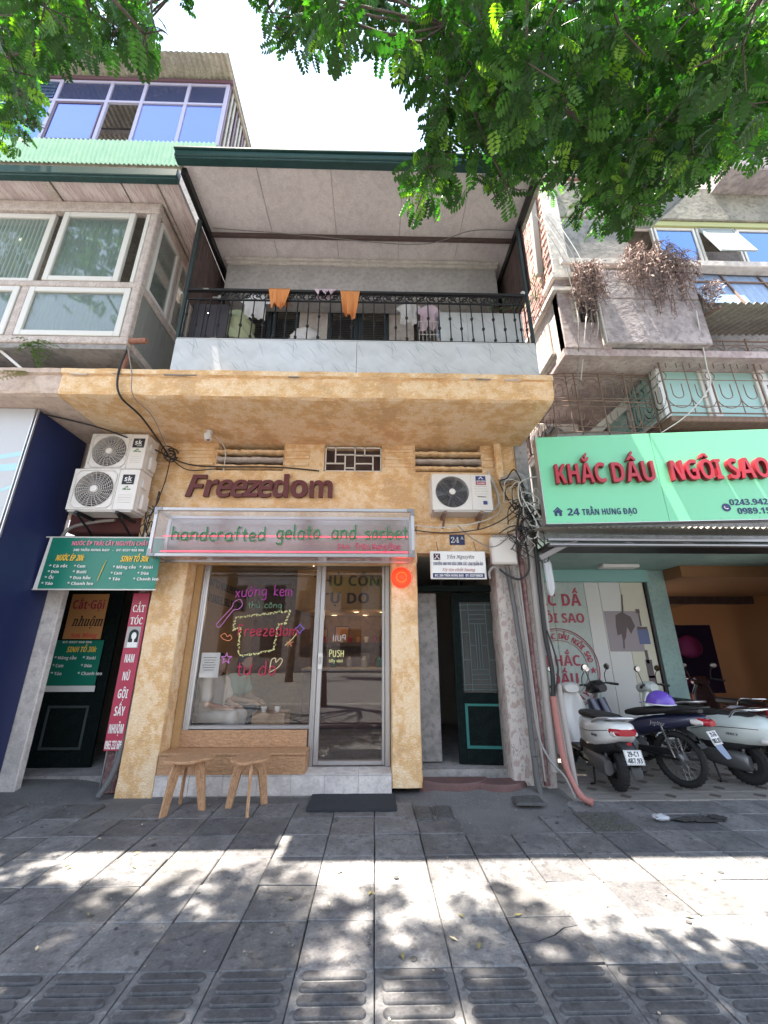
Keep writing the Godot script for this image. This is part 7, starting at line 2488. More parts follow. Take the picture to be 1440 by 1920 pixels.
# ---------- right neighbour: stamp maker's shop below, caged balconies above ----------
func right_house():
	var h := thing("party_pillar", "peeling pink pillar with maroon streaks between side door and stamp shop", "pillar", Vector3(1.85, 0, -5.4))
	var g := Geo.new()
	# peeling pillar at the joint
	g = Geo.new()
	var rings := []
	var fn := FastNoiseLite.new(); fn.seed = 61; fn.frequency = 1.4
	for k in 26:
		var y := lerpf(0.05, 3.0, k / 25.0)
		var ring := []
		for c in [[1.585, -5.27], [1.60, -5.245], [1.72, -5.24], [1.84, -5.24], [1.98, -5.25], [2.08, -5.26], [2.08, -5.6], [1.85, -5.7], [1.585, -5.6]]:
			ring.append(Vector3(c[0] + fn.get_noise_3d(c[0] * 5, y * 2, c[1]) * 0.012, y, c[1] + fn.get_noise_3d(c[0] * 5 + 7, y * 2, c[1]) * 0.014))
		rings.append(ring)
	g.loft(rings)
	put("peeling_pillar", g, M.peeling_wash, h)
	g = Geo.new()
	g.span(2.02, 2.2, 2.9, 4.75, -5.6, -5.24)
	put("joint_wall", g, M.concrete_dark, h)
	# --- shop: mint lined recess ---
	unit = 1.1667; site = Vector3(0, -0.258, 0)
	var s := thing("stamp_shop", "mint lined stamp maker's shop with dark garage behind the parked motorbikes", "shop", Vector3(3.4, 0.22, -6.0))
	for k in 4:
		g = Geo.new(); g.span(2.0 + 1.3 * k, 3.298 + 1.3 * k, 2.662, 2.69, -6.3, -4.64, 0.002)
		put("ceiling_panel", g, M.mint_old, s)
	g = Geo.new(); g.span(2.05, 4.08, 2.48, 2.662, -6.02, -5.93, 0.004)
	put("mint_fascia", g, mat("mint_fascia", .20, .40, .38, .5), s)
	g = Geo.new(); g.span(4.06, 4.34, 0.0, 2.66, -6.1, -5.96, 0.004)
	put("mint_post", g, M.mint_old, s)
	g = Geo.new(); g.span(4.02, 4.055, 0.0, 2.48, -6.02, -5.97, 0.003)
	put("dark_joint", g, M.iron_black, s)
	# front panels: mint with print, white, ivory
	for q in [[2.08, 2.62, M.mint_white], [2.625, 3.12, M.mint_white], [3.125, 3.34, mat("white_panel", .56, .57, .55, .5)], [3.345, 3.66, M.white_panel], [3.665, 4.015, mat("ivory_panel", .52, .51, .40, .5)]]:
		g = Geo.new(); g.span(q[0], q[1], 0.02, 2.48, -6.04, -6.0, 0.002)
		put("front_panel", g, q[2], s)
	# prints
	var zz := -5.994
	var P := func(x, y): return Vector3(x, y, zz) - wp(s)
	write(s, "KHẮC DẤ", P.call(3.04, 2.22), 0.17, M.crimson, 0.95, "sans_bold", 1.0, 0.004)
	write(s, "NGÔI SAO", P.call(3.06, 1.96), 0.13, M.crimson, 0.86, "sans_bold", 1.0, 0.004)
	for r in [0.53, 0.505, 0.37]:
		g = Geo.new(); g.tube(arc(Vector3(2.63, 1.28, zz), Vector3.RIGHT, Vector3.UP, r, 0, TAU, 60), 0.006 if r > 0.52 else 0.0035, 4, true)
		put("stamp_ring", g, M.crimson, s)
	write(s, "KHẮC", P.call(2.66, 1.38), 0.14, M.crimson, 0.5, "sans_bold", 0.5, 0.004)
	write(s, "DẤU", P.call(2.66, 1.14), 0.14, M.crimson, 0.40, "sans_bold", 0.5, 0.004)
	var ring_text := "KHẮC DẤU NGÔI SAO"
	for i in ring_text.length():
		if ring_text[i] == " ": continue
		var a := deg_to_rad(lerpf(118.0, 14.0, i / 16.0))
		var l := write(s, ring_text[i], Vector3.ZERO, 0.075, M.crimson, 0.062, "sans_bold", 0.5, 0.004)
		l.transform = Transform3D(Basis(Vector3(0, 0, 1), a - PI / 2), P.call(2.63 + cos(a) * 0.43, 1.28 + sin(a) * 0.43)) * l.transform
	var low := "LẤY NGAY"
	for i in low.length():
		if low[i] == " ": continue
		var a := deg_to_rad(lerpf(228.0, 312.0, i / 7.0))
		var l := write(s, low[i], Vector3.ZERO, 0.085, M.crimson, 0.075, "sans_bold", 0.5, 0.004)
		l.transform = Transform3D(Basis(Vector3(0, 0, 1), a + PI / 2), P.call(2.63 + cos(a) * 0.44, 1.28 + sin(a) * 0.44)) * l.transform
	var star := PackedVector2Array()
	for i in 10:
		var a := PI / 2 + TAU * i / 10.0
		star.append(Vector2(cos(a), sin(a)) * (0.05 if i % 2 == 0 else 0.02))
	g = Geo.new(); g.prism(star, 0, 0.003, Basis.IDENTITY, Vector3(3.07, 1.25, zz))
	put("star_mark", g, M.crimson, s)
	# photo prints of a hand with a graver and of stamp handles
	g = Geo.new(); g.span(3.36, 3.86, 1.50, 2.06, -5.999, -5.996)
	put("photo_print", g, mat("print_mauve", .28, .25, .27, .6), s)
	g = Geo.new()
	var hp := PackedVector2Array([Vector2(3.52, 2.0), Vector2(3.62, 2.05), Vector2(3.74, 1.98), Vector2(3.78, 1.85), Vector2(3.70, 1.74), Vector2(3.66, 1.84), Vector2(3.62, 1.70), Vector2(3.57, 1.62), Vector2(3.56, 1.74), Vector2(3.50, 1.72), Vector2(3.50, 1.86)])
	g.prism(hp, -5.996, -5.9935)
	put("printed_hand", g, mat("print_dark", .10, .075, .08, .6), s)
	g = Geo.new(); g.bar(Vector3(3.56, 1.54, -5.993), Vector3(3.67, 2.3, -5.993), .02, .002)
	put("printed_graver", g, M.print_dark, s)
	for q in [[[3.86, 2.06, .03, .03], [3.87, 1.94, .012, .09], [3.88, 1.82, .075, .02]], [[3.87, 1.43, .02, .09], [3.88, 1.27, .045, .12], [3.89, 1.08, .05, .10], [3.90, .96, .055, .03]], [[3.90, .83, .03, .045], [3.90, .70, .008, .10], [3.91, .52, .055, .11]]]:
		g = Geo.new()
		for e in q: g.box(Vector3(e[0], e[1], -5.996), Vector3(e[2] * 2, e[3] * 2, .003), .0)
		put("printed_stamp_handle", g, M.print_dark, s)
	g = Geo.new(); g.box(Vector3(3.88, 1.70, -5.996), Vector3(.16, .2, .003))
	put("printed_stamp_handle", g, mat("print_blue", .10, .13, .26, .6), s)
	# ceiling lamp, switched off
	var cl := thing("ceiling_lamp", "flat white ceiling lamp, unlit, under the mint shop soffit", "lamp", Vector3(3.42, 2.61, -5.55))
	g = Geo.new(); g.box(Vector3(0, 0.025, 0), Vector3(0.52, 0.05, 0.16), 0.01)
	here("diffuser", g, M.white_paint, cl)
	# dark garage part
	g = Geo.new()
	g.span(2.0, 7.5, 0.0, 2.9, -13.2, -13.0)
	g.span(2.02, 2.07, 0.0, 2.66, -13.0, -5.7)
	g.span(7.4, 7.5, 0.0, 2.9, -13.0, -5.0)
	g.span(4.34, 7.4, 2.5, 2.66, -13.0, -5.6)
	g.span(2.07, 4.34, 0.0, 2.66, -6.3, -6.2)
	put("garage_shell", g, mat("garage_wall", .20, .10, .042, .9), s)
	for k in 3:
		g = Geo.new(); g.span(4.34, 7.4, 2.0 - 0.45 * k, 2.03 - 0.45 * k, -13.0, -12.97)
		put("wall_batten", g, M.side_boards, s)
	g = Geo.new(); g.span(4.34, 7.4, 2.36, 2.5, -8.0, -7.86)
	put("ceiling_beam", g, M.side_boards, s)
	# added roller shutter out of view, keeps daylight out of the garage
	for k in 21:
		g = Geo.new(); g.span(5.02, 7.4, 0.22 + 0.115 * k, 0.33 + 0.115 * k, -4.84, -4.80, 0.012)
		put("added_shutter_slat", g, M.zinc, s)
	# party backdrop with balloons
	var bd := thing("party_backdrop", "dark violet party backdrop with pink balloons at the back of the garage", "backdrop", Vector3(5.6, 0.5, -8.6))
	g = Geo.new(); g.box(Vector3(0.2, 0.85, 0), Vector3(2.4, 1.3, 0.02))
	here("cloth_screen", g, M.night_print, bd)
	for q in [[-0.15, 1.0, .33, M.pink_balloon], [-0.55, 0.6, .38, M.grey_balloon], [0.75, 1.05, .22, M.magenta_print], [0.35, .45, .22, M.magenta_print], [-0.85, 1.3, .2, M.magenta_print]]:
		g = Geo.new()
		var pr := []
		for i in 13:
			var a := -PI / 2 + PI * i / 12.0
			pr.append([cos(a) * q[2], sin(a) * q[2] * (1.12 if a > 0 else 0.9)])
		g.lathe(pr, 20, Vector3(q[0], q[1], 0.02 + q[2] * .6))
		here("balloon", g, q[3], bd)
	unit = 1.0; site = Vector3.ZERO
	# floor of patterned cement tiles
	var fl := Node3D.new(); fl.name = "shop_floor"
	add_child(fl); structure(fl, "dusty patterned cement tile floor under the parked scooters", "floor")
	fl.position = Vector3(3.8, 0, -5.5)
	var ta := mat("tile_cream", .22, .20, .18, .5); var tb := mat("tile_mauve", .14, .125, .12, .5); var tc := mat("tile_brown", .085, .07, .062, .5)
	var base := cbox(Vector3(0.245, 0.03, 0.245), 0.002)
	var dia := cbox(Vector3(0.105, 0.006, 0.105), 0.001); var bar := cbox(Vector3(0.20, 0.006, 0.02), 0.001)
	for i in 15:
		for j in 8:
			var x := 2.27 + 0.25 * i; var z := -5.13 - 0.25 * j
			var t := obj("floor_tile", base, ta, fl, Vector3(x, -0.008, z) - fl.position)
			if (i + j) % 2 == 0:
				obj("inlay", dia, tc, t, Vector3(0, 0.0125, 0), Vector3(0, PI / 4, 0))
			else:
				for k in [-1, 1]: obj("inlay", bar, tb, t, Vector3(0, 0.0125, 0.065 * k))
	g = Geo.new(); g.span(2.1, 8.4, -0.05, -0.002, -15.5, -7.12)
	put("back_floor", g, M.concrete_dark, fl)
	g = Geo.new(); g.span(2.1, 8.4, -0.05, -0.024, -7.11, -5.0)
	put("tile_bed", g, M.cement, fl)
	right_sign()
	unit = 1.19; site = Vector3(0, -0.2945, 0)
	right_upper(thing("right_house", "patched concrete house on the right with caged balconies over the stamp shop", "house", Vector3(3.6, 4.0, -5.2)))
	unit = 1.0; site = Vector3.ZERO

func right_sign():
	var s := thing("stamp_shop_sign", "long mint green shop sign with thick raised red letters", "sign", Vector3(1.976, 2.903, -4.40), -0.0985)
	var g := Geo.new()
	for q in [[0.0, 1.345], [1.348, 2.75]]:
		g = Geo.new(); g.span(q[0], q[1], 0.0, 1.115, -0.12, 0.0, 0.003)
		here("sign_panel", g, M.sign_mint, s)
	g = Geo.new(); g.span(-0.006, 2.756, -0.006, 0.0, -0.12, 0.004); g.span(-0.008, -0.001, -0.006, 1.12, -0.12, 0.004)
	here("edge_strip", g, M.alu, s)
	var base := 0.475
	for q in [["KHẮC", 0.135, 0.60], ["DẤU", 0.775, 0.525], ["NGÔI", 1.44, 0.58], ["SAO", 2.08, 0.46]]:
		var l := write(s, q[0], Vector3(q[1], base + 0.12, 0.03), 0.245, M.sign_red_side, q[2], "sans_bold", 0.0, 0.055, 0.0, "raised_letters")
		var f := write(s, q[0], Vector3(q[1], base + 0.12, 0.061), 0.245, M.sign_red, q[2], "sans_bold", 0.0, 0.006, 0.0, "letter_faces")
	write(s, "24", Vector3(0.24, 0.135, 0.003), 0.085, M.navy_ink, 0.14, "sans_bold", 0.0, 0.004)
	write(s, "TRẦN HƯNG ĐẠO", Vector3(0.41, 0.13, 0.003), 0.072, M.navy_ink, 0.61, "sans_bold", 0.0, 0.004)
	g = Geo.new()
	g.prism(PackedVector2Array([Vector2(.085, .145), Vector2(.14, .20), Vector2(.195, .145), Vector2(.185, .138), Vector2(.14, .18), Vector2(.095, .138)]), 0.001, 0.005)
	g.prism(PackedVector2Array([Vector2(.10, .09), Vector2(.10, .137), Vector2(.14, .172), Vector2(.18, .137), Vector2(.18, .09), Vector2(.152, .09), Vector2(.152, .125), Vector2(.128, .125), Vector2(.128, .09)]), 0.001, 0.005)
	here("house_mark", g, M.navy_ink, s)
	g = Geo.new(); g.lathe([[0.0, 0.0], [0.048, 0.0]], 24, Vector3(1.985, 0.145, 0.004), Basis(Vector3.RIGHT, PI / 2))
	here("phone_disc", g, M.navy_ink, s)
	g = Geo.new(); g.tube(arc(Vector3(1.985, 0.15, 0.006), Vector3.RIGHT, Vector3.UP, 0.022, PI * 0.9, PI * 1.7, 8), 0.006, 5)
	here("phone_mark", g, M.paper, s)
	write(s, "0243.9422.626", Vector3(2.03, 0.205, 0.003), 0.07, M.navy_ink, 0.66, "sans_bold", 0.0, 0.004)
	write(s, "0989.154.124", Vector3(2.09, 0.10, 0.003), 0.07, M.navy_ink, 0.60, "sans_bold", 0.0, 0.004)
	for k in 14:
		g = Geo.new(); g.lathe([[0.0, 0.003], [0.006, 0.002], [0.007, 0.0]], 8, Vector3(0.03 + 0.207 * (k % 14), 0.02 if k % 2 else 1.095, 0.0), Basis(Vector3.RIGHT, PI / 2))
		here("rivet", g, M.steel, s)
	for x in [0.1, 1.3, 2.6]:
		g = Geo.new(); g.span(x, x + 0.03, 0.3, 0.34, -0.9, -0.12)
		here("rear_arm", g, M.iron_black, s)
	# blue sign behind its top edge
	var b := thing("blue_sign", "blue sign with white border mostly hidden behind the mint sign", "sign", Vector3(4.6, 3.5, -4.55), -0.0985)
	g = Geo.new(); g.span(-1.15, 1.3, 0.0, 0.72, -0.04, 0.0, 0.003)
	here("white_border", g, M.white_paint, b)
	g = Geo.new(); g.span(-1.11, 1.26, 0.04, 0.67, 0.0, 0.004)
	here("blue_field", g, mat("sign_blue", .015, .055, .34, .4), b)
	# awning below: corrugated sheet edge, dark box arms
	var a := thing("awning", "corrugated awning with folded metal arms below the mint sign", "awning", Vector3(3.4, 2.7, -4.8))
	put("awning_sheet", wave_sheet(Vector3(2.0, 2.90, -4.50), Vector3(4.2, 0, 0.0), Vector3(0, 0.16, -0.9), 1, 0.012, 0.075), M.zinc, a)
	for q in [[2.755, 2.79, -4.66, -4.60], [2.695, 2.72, -4.66, -4.58]]:
		g = Geo.new(); g.span(2.06, 6.3, q[0], q[1], q[2], q[3], 0.004)
		put("front_rail", g, M.alu_dark, a)
	g = Geo.new(); g.span(2.1, 6.2, 2.72, 2.755, -5.1, -4.7)
	put("roller_box", g, M.iron_black, a)
	for q in [[2.08, 2.62, 2.40, 2.78]]:
		g = Geo.new(); g.bar(Vector3(q[0], q[1], -4.95), Vector3(q[2], q[3], -4.62), 0.07, 0.03, 0.006)
		put("folded_arm", g, M.alu_dark, a)
	g = Geo.new()
	g.tube([Vector3(2.17, 2.62, -5.0), Vector3(2.17, 2.55, -4.98), Vector3(2.18, 2.25, -4.98), Vector3(2.18, 2.16, -5.0)], [0.03, 0.05, 0.05, 0.02], 12)
	put("motor_tube", g, M.clear_bag, a)
	for k in 5:
		g = Geo.new(); g.bar(Vector3(2.5 + 0.75 * k, 2.71, -4.66), Vector3(2.45 + 0.75 * k, 2.86, -5.0), 0.025, 0.02)
		put("awning_strut", g, M.alu_dark, a)

# one bay of the window cage: long ovals and arcs of round bar
func cage_bay(x0: float, x1: float, y0: float, y1: float, z: float, r := 0.0058) -> Geo:
	var g := Geo.new()
	var w := x1 - x0; var hh := y1 - y0
	var cx := (x0 + x1) * 0.5
	var V := func(x, y): return Vector3(x, y, z)
	g.tube([V.call(cx, y0), V.call(cx, y1)], r, 5)
	for y in [y0 + hh * 0.10, y0 + hh * 0.5 - 0.06, y0 + hh * 0.5 + 0.06, y1 - hh * 0.06]: g.tube([V.call(x0, y), V.call(x1, y)], r * 0.9, 5)
	for s in [-1.0, 1.0]:
		var ox: float = cx + s * w * 0.25
		var rr := w * 0.11
		var top := y1 - hh * 0.2; var mid1 := y0 + hh * 0.5 + 0.12; var mid0 := y0 + hh * 0.5 - 0.12; var bot := y0 + hh * 0.2
		var u := []
		u.append(V.call(ox - rr, mid1)); u.append_array(arc(V.call(ox, top - rr), Vector3.LEFT, Vector3.UP, rr, 0, PI, 8)); u.append(V.call(ox + rr, mid1))
		g.tube(u, r, 5)
		u = []
		u.append(V.call(ox - rr, mid0)); u.append_array(arc(V.call(ox, bot + rr), Vector3.LEFT, Vector3.DOWN, rr, 0, PI, 8)); u.append(V.call(ox + rr, mid0))
		g.tube(u, r, 5)
		g.tube(arc(V.call(ox, top - 0.02), Vector3.LEFT, Vector3.UP, w * 0.25, 0, PI, 10), r, 5)
		g.tube(arc(V.call(ox, bot + 0.02), Vector3.LEFT, Vector3.DOWN, w * 0.25, 0, PI, 10), r, 5)
		g.tube(arc(V.call(cx + s * w * 0.5, y0 + hh * 0.5), Vector3.LEFT * s, Vector3.UP, 0.06, -PI / 2, PI / 2, 6), r, 5)
	return g

func right_upper(h: Node3D):
	var g := Geo.new()
	# flank facing the ochre house: bare brick above, pale render below
	g = Geo.new()
	g.span(2.36, 2.62, 5.1, 6.05, -6.6, -4.08)
	put("pale_flank", g, M.render_pale, h)
	rng.seed = 8
	var bk := Node3D.new(); bk.name = "brick_flank"
	h.add_child(bk); bk.position = Vector3(2.4, 6.05, -4.7) - wp(h)
	g = Geo.new(); g.span(2.39, 2.62, 6.051, 8.1, -6.6, -4.08)
	put("mortar_core", g, M.render_pale, bk)
	var bm := cbox(Vector3(0.04, 0.056, 0.20), 0.006)
	var bms := [M.brick_red, tint("brick_red", "brick_pale", 1, 1, 1), tint("brick_red", "brick_dim", .72, .7, .7)]
	for i in 30:
		for j in 9:
			var z := -4.20 - 0.215 * j - (0.1 if i % 2 else 0.0)
			if z < -6.1: continue
			obj("brick", bm, bms[rng.randi() % 3], bk, Vector3(2.388 + rng.randf_range(-.008, .006), 6.10 + 0.067 * i, z) - wp(bk), Vector3(0, rng.randf_range(-.03, .03), 0))
	g = Geo.new(); g.span(2.30, 2.70, 5.98, 6.05, -5.3, -4.02, 0.008)
	put("flank_ledge", g, M.render_pale, h)
	g = Geo.new(); g.span(2.325, 2.36, 5.25, 5.75, -4.75, -4.35, 0.01)
	put("flank_panel", g, M.render_white, h)
	g = Geo.new(); g.span(2.30, 2.358, 5.20, 5.25, -4.8, -4.3, 0.006)
	put("flank_sill", g, M.render_pale, h)
	# front wall of the first balcony with its dark opening, ledge above
	g = Geo.new()
	for q in [[2.36, 2.52, 5.1, 6.2], [2.52, 2.95, 5.1, 5.5], [2.52, 2.95, 6.12, 6.2]]: g.span(q[0], q[1], q[2], q[3], -4.2, -4.06, 0.006)
	put("front_wall", g, M.concrete_pink, h)
	g = Geo.new(); g.span(2.5, 3.0, 5.1, 6.2, -4.9, -4.85)
	put("dark_opening", g, M.old_plaster, h)
	for k in 5:
		g = Geo.new(); g.tube([Vector3(2.57 + 0.085 * k, 5.5, -4.13), Vector3(2.57 + 0.085 * k, 6.12, -4.13)], 0.007, 5)
		put("opening_bar", g, M.rust, h)
	for q in [[2.53, 5.85, .17, .2], [2.70, 5.86, .1, .16]]:
		g = Geo.new(); g.span(q[0], q[0] + q[2], q[1], q[1] + q[3], -4.3, -4.28)
		put("hung_sheet", g, M.cloth_blue, h)
	g = Geo.new(); g.span(2.32, 3.0, 6.2, 6.30, -4.35, -4.02, 0.01)
	put("front_ledge", g, M.render_pale, h)
	g = Geo.new(); g.span(2.4, 3.55, 6.3, 7.45, -4.35, -4.12, 0.006)
	put("upper_front_wall", g, M.concrete, h)
	# slanting rain board against the flank
	g = Geo.new(); g.bar(Vector3(2.33, 6.6, -4.35), Vector3(2.30, 8.2, -4.15), 0.10, 0.08, 0.01)
	put("corner_pipe", g, M.pvc, h)
	# soffit below
	g = Geo.new(); g.span(2.34, 7.2, 5.0, 5.1, -5.9, -4.08)
	put("balcony_slab", g, M.concrete_pink, h)
	# concrete parapet slab hung out to the front, cracked across
	var p := Node3D.new(); p.name = "parapet"
	h.add_child(p); p.position = Vector3(3.5, 5.12, -4.0) - wp(h)
	g = Geo.new(); g.span(2.86, 4.20, 5.13, 5.835, -4.10, -4.0, 0.012)
	put("parapet_slab", g, M.parapet, p)
	g = Geo.new(); g.span(2.87, 4.20, 5.842, 6.33, -4.10, -4.0, 0.012)
	put("parapet_slab", g, M.parapet, p)
	g = Geo.new(); g.span(2.835, 2.862, 5.12, 6.35, -4.12, -3.985, 0.008)
	put("white_edge", g, M.render_pale, p)
	for x in [2.9, 4.14]:
		g = Geo.new(); g.span(x, x + 0.06, 5.13, 6.33, -4.9, -4.10)
		put("parapet_return", g, M.parapet, p)
	# third floor: window band
	g = Geo.new(); g.span(2.5, 7.5, 6.50, 6.60, -4.4, -4.05, 0.01)
	put("sill_band", g, M.render_pale, h)
	g = Geo.new(); g.span(2.4, 7.6, 7.45, 8.12, -4.6, -4.10, 0.012)
	put("lintel_beam", g, blotch("beam_olive", Vector3(.26, .245, .20), Vector3(.18, .17, .14), Vector3(.10, .095, .08), 0.6, 0.95, 0.5, 131), h)
	g = Geo.new(); g.span(3.5, 7.5, 7.36, 7.448, -4.2, -4.13, 0.004)
	put("window_head", g, mat("head_yellow", .36, .37, .16, .6), h)
	for q in [[3.55, 4.0, 0], [4.02, 4.62, 1], [4.64, 5.22, 2], [5.24, 5.86, 1], [5.88, 6.6, 1], [6.62, 7.4, 1]]:
		var w := Node3D.new(); w.name = "window"
		h.add_child(w, true); w.position = Vector3((q[0] + q[1]) * .5, 6.6, -4.16) - wp(h)
		g = Geo.new()
		for e in [[q[0], q[0] + .035, 6.6, 7.36], [q[1] - .035, q[1], 6.6, 7.36], [q[0] + .035, q[1] - .035, 6.6, 6.635], [q[0] + .035, q[1] - .035, 7.32, 7.36]]: g.span(e[0], e[1], e[2], e[3], -4.2, -4.16, 0.004)
		put("frame", g, M.alu_white, w)
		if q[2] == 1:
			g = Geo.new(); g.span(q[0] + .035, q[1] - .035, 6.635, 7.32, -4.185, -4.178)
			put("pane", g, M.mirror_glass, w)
		else:
			# sash hinged at the head, swung out
			var sash := Node3D.new(); sash.name = "open_sash"
			w.add_child(sash); sash.position = Vector3(0, 0.73, 0.01); sash.rotation.x = -1.15 if q[2] == 0 else -0.28
			var ww: float = q[1] - q[0] - 0.08
			var sg := Geo.new()
			sg.span(-ww * .5, -ww * .5 + .03, -.68, 0, -.012, .012); sg.span(ww * .5 - .03, ww * .5, -.68, 0, -.012, .012); sg.span(-ww * .5 + .03, ww * .5 - .03, -.03, 0, -.011, .011); sg.span(-ww * .5 + .03, ww * .5 - .03, -.68, -.65, -.011, .011)
			sg.span(-ww * .5 + .03, ww * .5 - .03, -.65, -.03, -.003, .003)
			here("sash_frame", sg, mat("sash_grey", .32, .36, .36, .25), sash)
	g = Geo.new(); g.span(3.5, 7.5, 6.55, 7.45, -5.2, -5.1)
	put("dim_interior", g, M.old_plaster, h)
	g = Geo.new(); g.span(5.0, 5.9, 8.0, 8.9, -4.3, -3.75, 0.02)
	put("overhanging_box", g, M.parapet, h)
	# fourth floor glimpsed through the leaves
	g = Geo.new(); g.span(2.5, 9.0, 8.12, 9.55, -4.8, -4.5)
	put("fourth_wall", g, M.render_white, h)
	for k in 3:
		g = Geo.new(); g.span(2.6, 8.8, 8.55 + 0.3 * k, 8.62 + 0.3 * k, -4.5, -4.46, 0.006)
		put("wall_rail", g, M.maroon_wash, h)
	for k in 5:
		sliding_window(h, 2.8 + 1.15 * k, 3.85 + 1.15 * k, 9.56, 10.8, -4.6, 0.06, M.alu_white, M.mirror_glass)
	g = Geo.new(); g.span(2.5, 9.0, 10.85, 11.3, -6.5, -4.4)
	put("top_slab", g, M.render_white, h)
	g = Geo.new(); g.span(2.5, 9.0, 4.2, 11.0, -7.0, -6.4)
	put("rear_wall", g, M.concrete, h)
	# blue sheet awning with rust frame, corrugated roof below
	var bl := Node3D.new(); bl.name = "sheet_awning"
	h.add_child(bl); bl.position = Vector3(5.2, 5.8, -4.2) - wp(h)
	for k in 4:
		var x0 := 4.27 + 0.53 * k
		g = Geo.new(); g.quad(Vector3(x0, 6.5, -4.2), Vector3(x0 + 0.51, 6.5, -4.2), Vector3(x0 + 0.51, 5.82, -4.02), Vector3(x0, 5.82, -4.02)); g.quad(Vector3(x0, 6.5, -4.205), Vector3(x0 + 0.51, 6.5, -4.205), Vector3(x0 + 0.51, 5.82, -4.025), Vector3(x0, 5.82, -4.025))
		put("blue_sheet", g, blotch("blue_sheet_worn", Vector3(.22, .31, .46), Vector3(.15, .23, .38), Vector3(.36, .43, .52), 1.2, 0.4, 0.0, 141, true, Vector3(3, .6, 1)) if not M.has("blue_sheet_worn") else M.blue_sheet_worn, bl)
		g = Geo.new(); g.bar(Vector3(x0 - 0.01, 6.52, -4.195), Vector3(x0 - 0.01, 5.80, -4.005), 0.022, 0.022)
		put("rust_bar", g, M.rust, bl)
	g = Geo.new(); g.bar(Vector3(4.25, 6.3, -4.13), Vector3(6.4, 6.3, -4.13), 0.018, 0.018)
	put("rust_rail", g, M.rust, bl)
	put("tin_roof", wave_sheet(Vector3(4.25, 5.56, -3.78), Vector3(2.4, 0.06, 0), Vector3(0, 0.24, -0.8), 1, 0.016, 0.10), M.zinc, bl)
	g = Geo.new(); g.bar(Vector3(4.22, 5.52, -3.8), Vector3(4.22, 5.78, -4.5), 0.03, 0.03)
	put("rust_bar", g, M.rust, bl)
	# --- first floor: caged balcony ---
	g = Geo.new(); g.span(2.25, 7.2, 2.95, 4.05, -5.9, -5.3)
	put("first_floor_base", g, M.concrete_dark, h)
	g = Geo.new(); g.span(2.25, 7.2, 4.03, 4.12, -5.9, -4.42, 0.01)
	put("balcony_floor", g, M.concrete, h)
	g = Geo.new()
	for q in [[2.3, 2.55, 4.1, 5.0], [2.55, 3.0, 4.75, 5.0], [2.55, 3.0, 4.1, 4.3], [3.0, 3.42, 4.1, 5.0], [3.42, 4.2, 4.9, 5.0]]: g.span(q[0], q[1], q[2], q[3], -5.9, -5.75)
	put("balcony_back_wall", g, M.concrete_pink, h)
	g = Geo.new(); g.span(2.3, 4.4, 4.1, 5.0, -6.4, -6.35)
	put("dark_rooms", g, M.old_plaster, h)
	g = Geo.new(); g.span(3.78, 3.86, 4.1, 4.9, -5.82, -5.76); g.bar(Vector3(3.1, 4.45, -5.2), Vector3(3.75, 5.0, -4.9), 0.12, 0.06)
	put("door_post", g, M.alu_white, h)
	# side bay with mint panes, cage outside
	var b := Node3D.new(); b.name = "caged_bay"
	h.add_child(b); b.position = Vector3(4.3, 4.28, -4.3) - wp(h)
	g = Geo.new(); g.span(3.62, 7.2, 4.18, 4.26, -5.6, -4.24, 0.01)
	put("bay_floor", g, M.rust, b)
	for q in [[3.66, 4.26], [4.34, 5.0], [5.08, 5.8], [5.88, 6.6]]:
		sliding_window(b, q[0], q[1], 4.27, 5.08, -4.34, 0.05, M.alu_white, M.frost_glass)
	for x in [3.62, 4.26, 5.0, 5.80]:
		g = Geo.new(); g.span(x, x + 0.08, 4.26, 5.1, -4.38, -4.31, 0.005)
		put("bay_post", g, M.white_paint, b)
	for q in [[4.27, 5.08, -4.9, -4.42], [4.27, 5.08, -5.5, -4.98]]:
		g = Geo.new(); g.span(3.63, 3.645, q[0] + .06, q[1] - .06, q[2], q[3])
		put("side_pane", g, M.frost_glass, b)
		g = Geo.new(); g.span(3.615, 3.66, q[0], q[1], q[3], q[3] + .06, .004); g.span(3.615, 3.66, q[0], q[0] + .055, q[2], q[3] - .001); g.span(3.615, 3.66, q[1] - .055, q[1], q[2], q[3] - .001)
		put("side_frame", g, M.white_paint, b)
	var c := thing("window_cage", "rusty window cage of ovals and arcs before the mint panes", "window grille", Vector3(4.4, 4.27, -4.2), 0.0, "rusty iron cages of the right house")
	for k in 4: put("cage_bay", cage_bay(3.60 + 0.62 * k, 4.22 + 0.62 * k, 4.26, 5.36, -4.20), M.rust, c)
	for k in 5:
		g = Geo.new(); g.tube([Vector3(3.60 + 0.62 * k, 4.26, -4.20), Vector3(3.60 + 0.62 * k, 5.40, -4.20)], 0.011, 6)
		put("cage_post", g, M.rust, c)
	for y in [4.27, 5.36]:
		g = Geo.new(); g.tube([Vector3(3.60, y, -5.4), Vector3(3.60, y, -4.20), Vector3(6.1, y, -4.20)], 0.011, 6)
		put("cage_rail", g, M.rust, c)
	for k in 4:
		var gs := cage_bay(-0.2, 0.2, 4.26, 5.36, 0.0)
		if k > 1: continue
		for i in gs.v.size():
			gs.v[i] = Vector3(3.60, gs.v[i].y, -4.42 - 0.42 * k + gs.v[i].x); gs.n[i] = Vector3(gs.n[i].z, gs.n[i].y, gs.n[i].x)
		put("cage_bay", gs, M.rust, c)
	var c2 := thing("window_cage", "bent rusty cage round the shadowed balcony beside the ochre canopy", "window grille", Vector3(2.9, 4.1, -4.4), 0.0, "rusty iron cages of the right house")
	for k in 3: put("cage_bay", cage_bay(2.27 + 0.44 * k, 2.71 + 0.44 * k, 4.10, 5.0, -4.42, 0.0055), M.rust, c2)
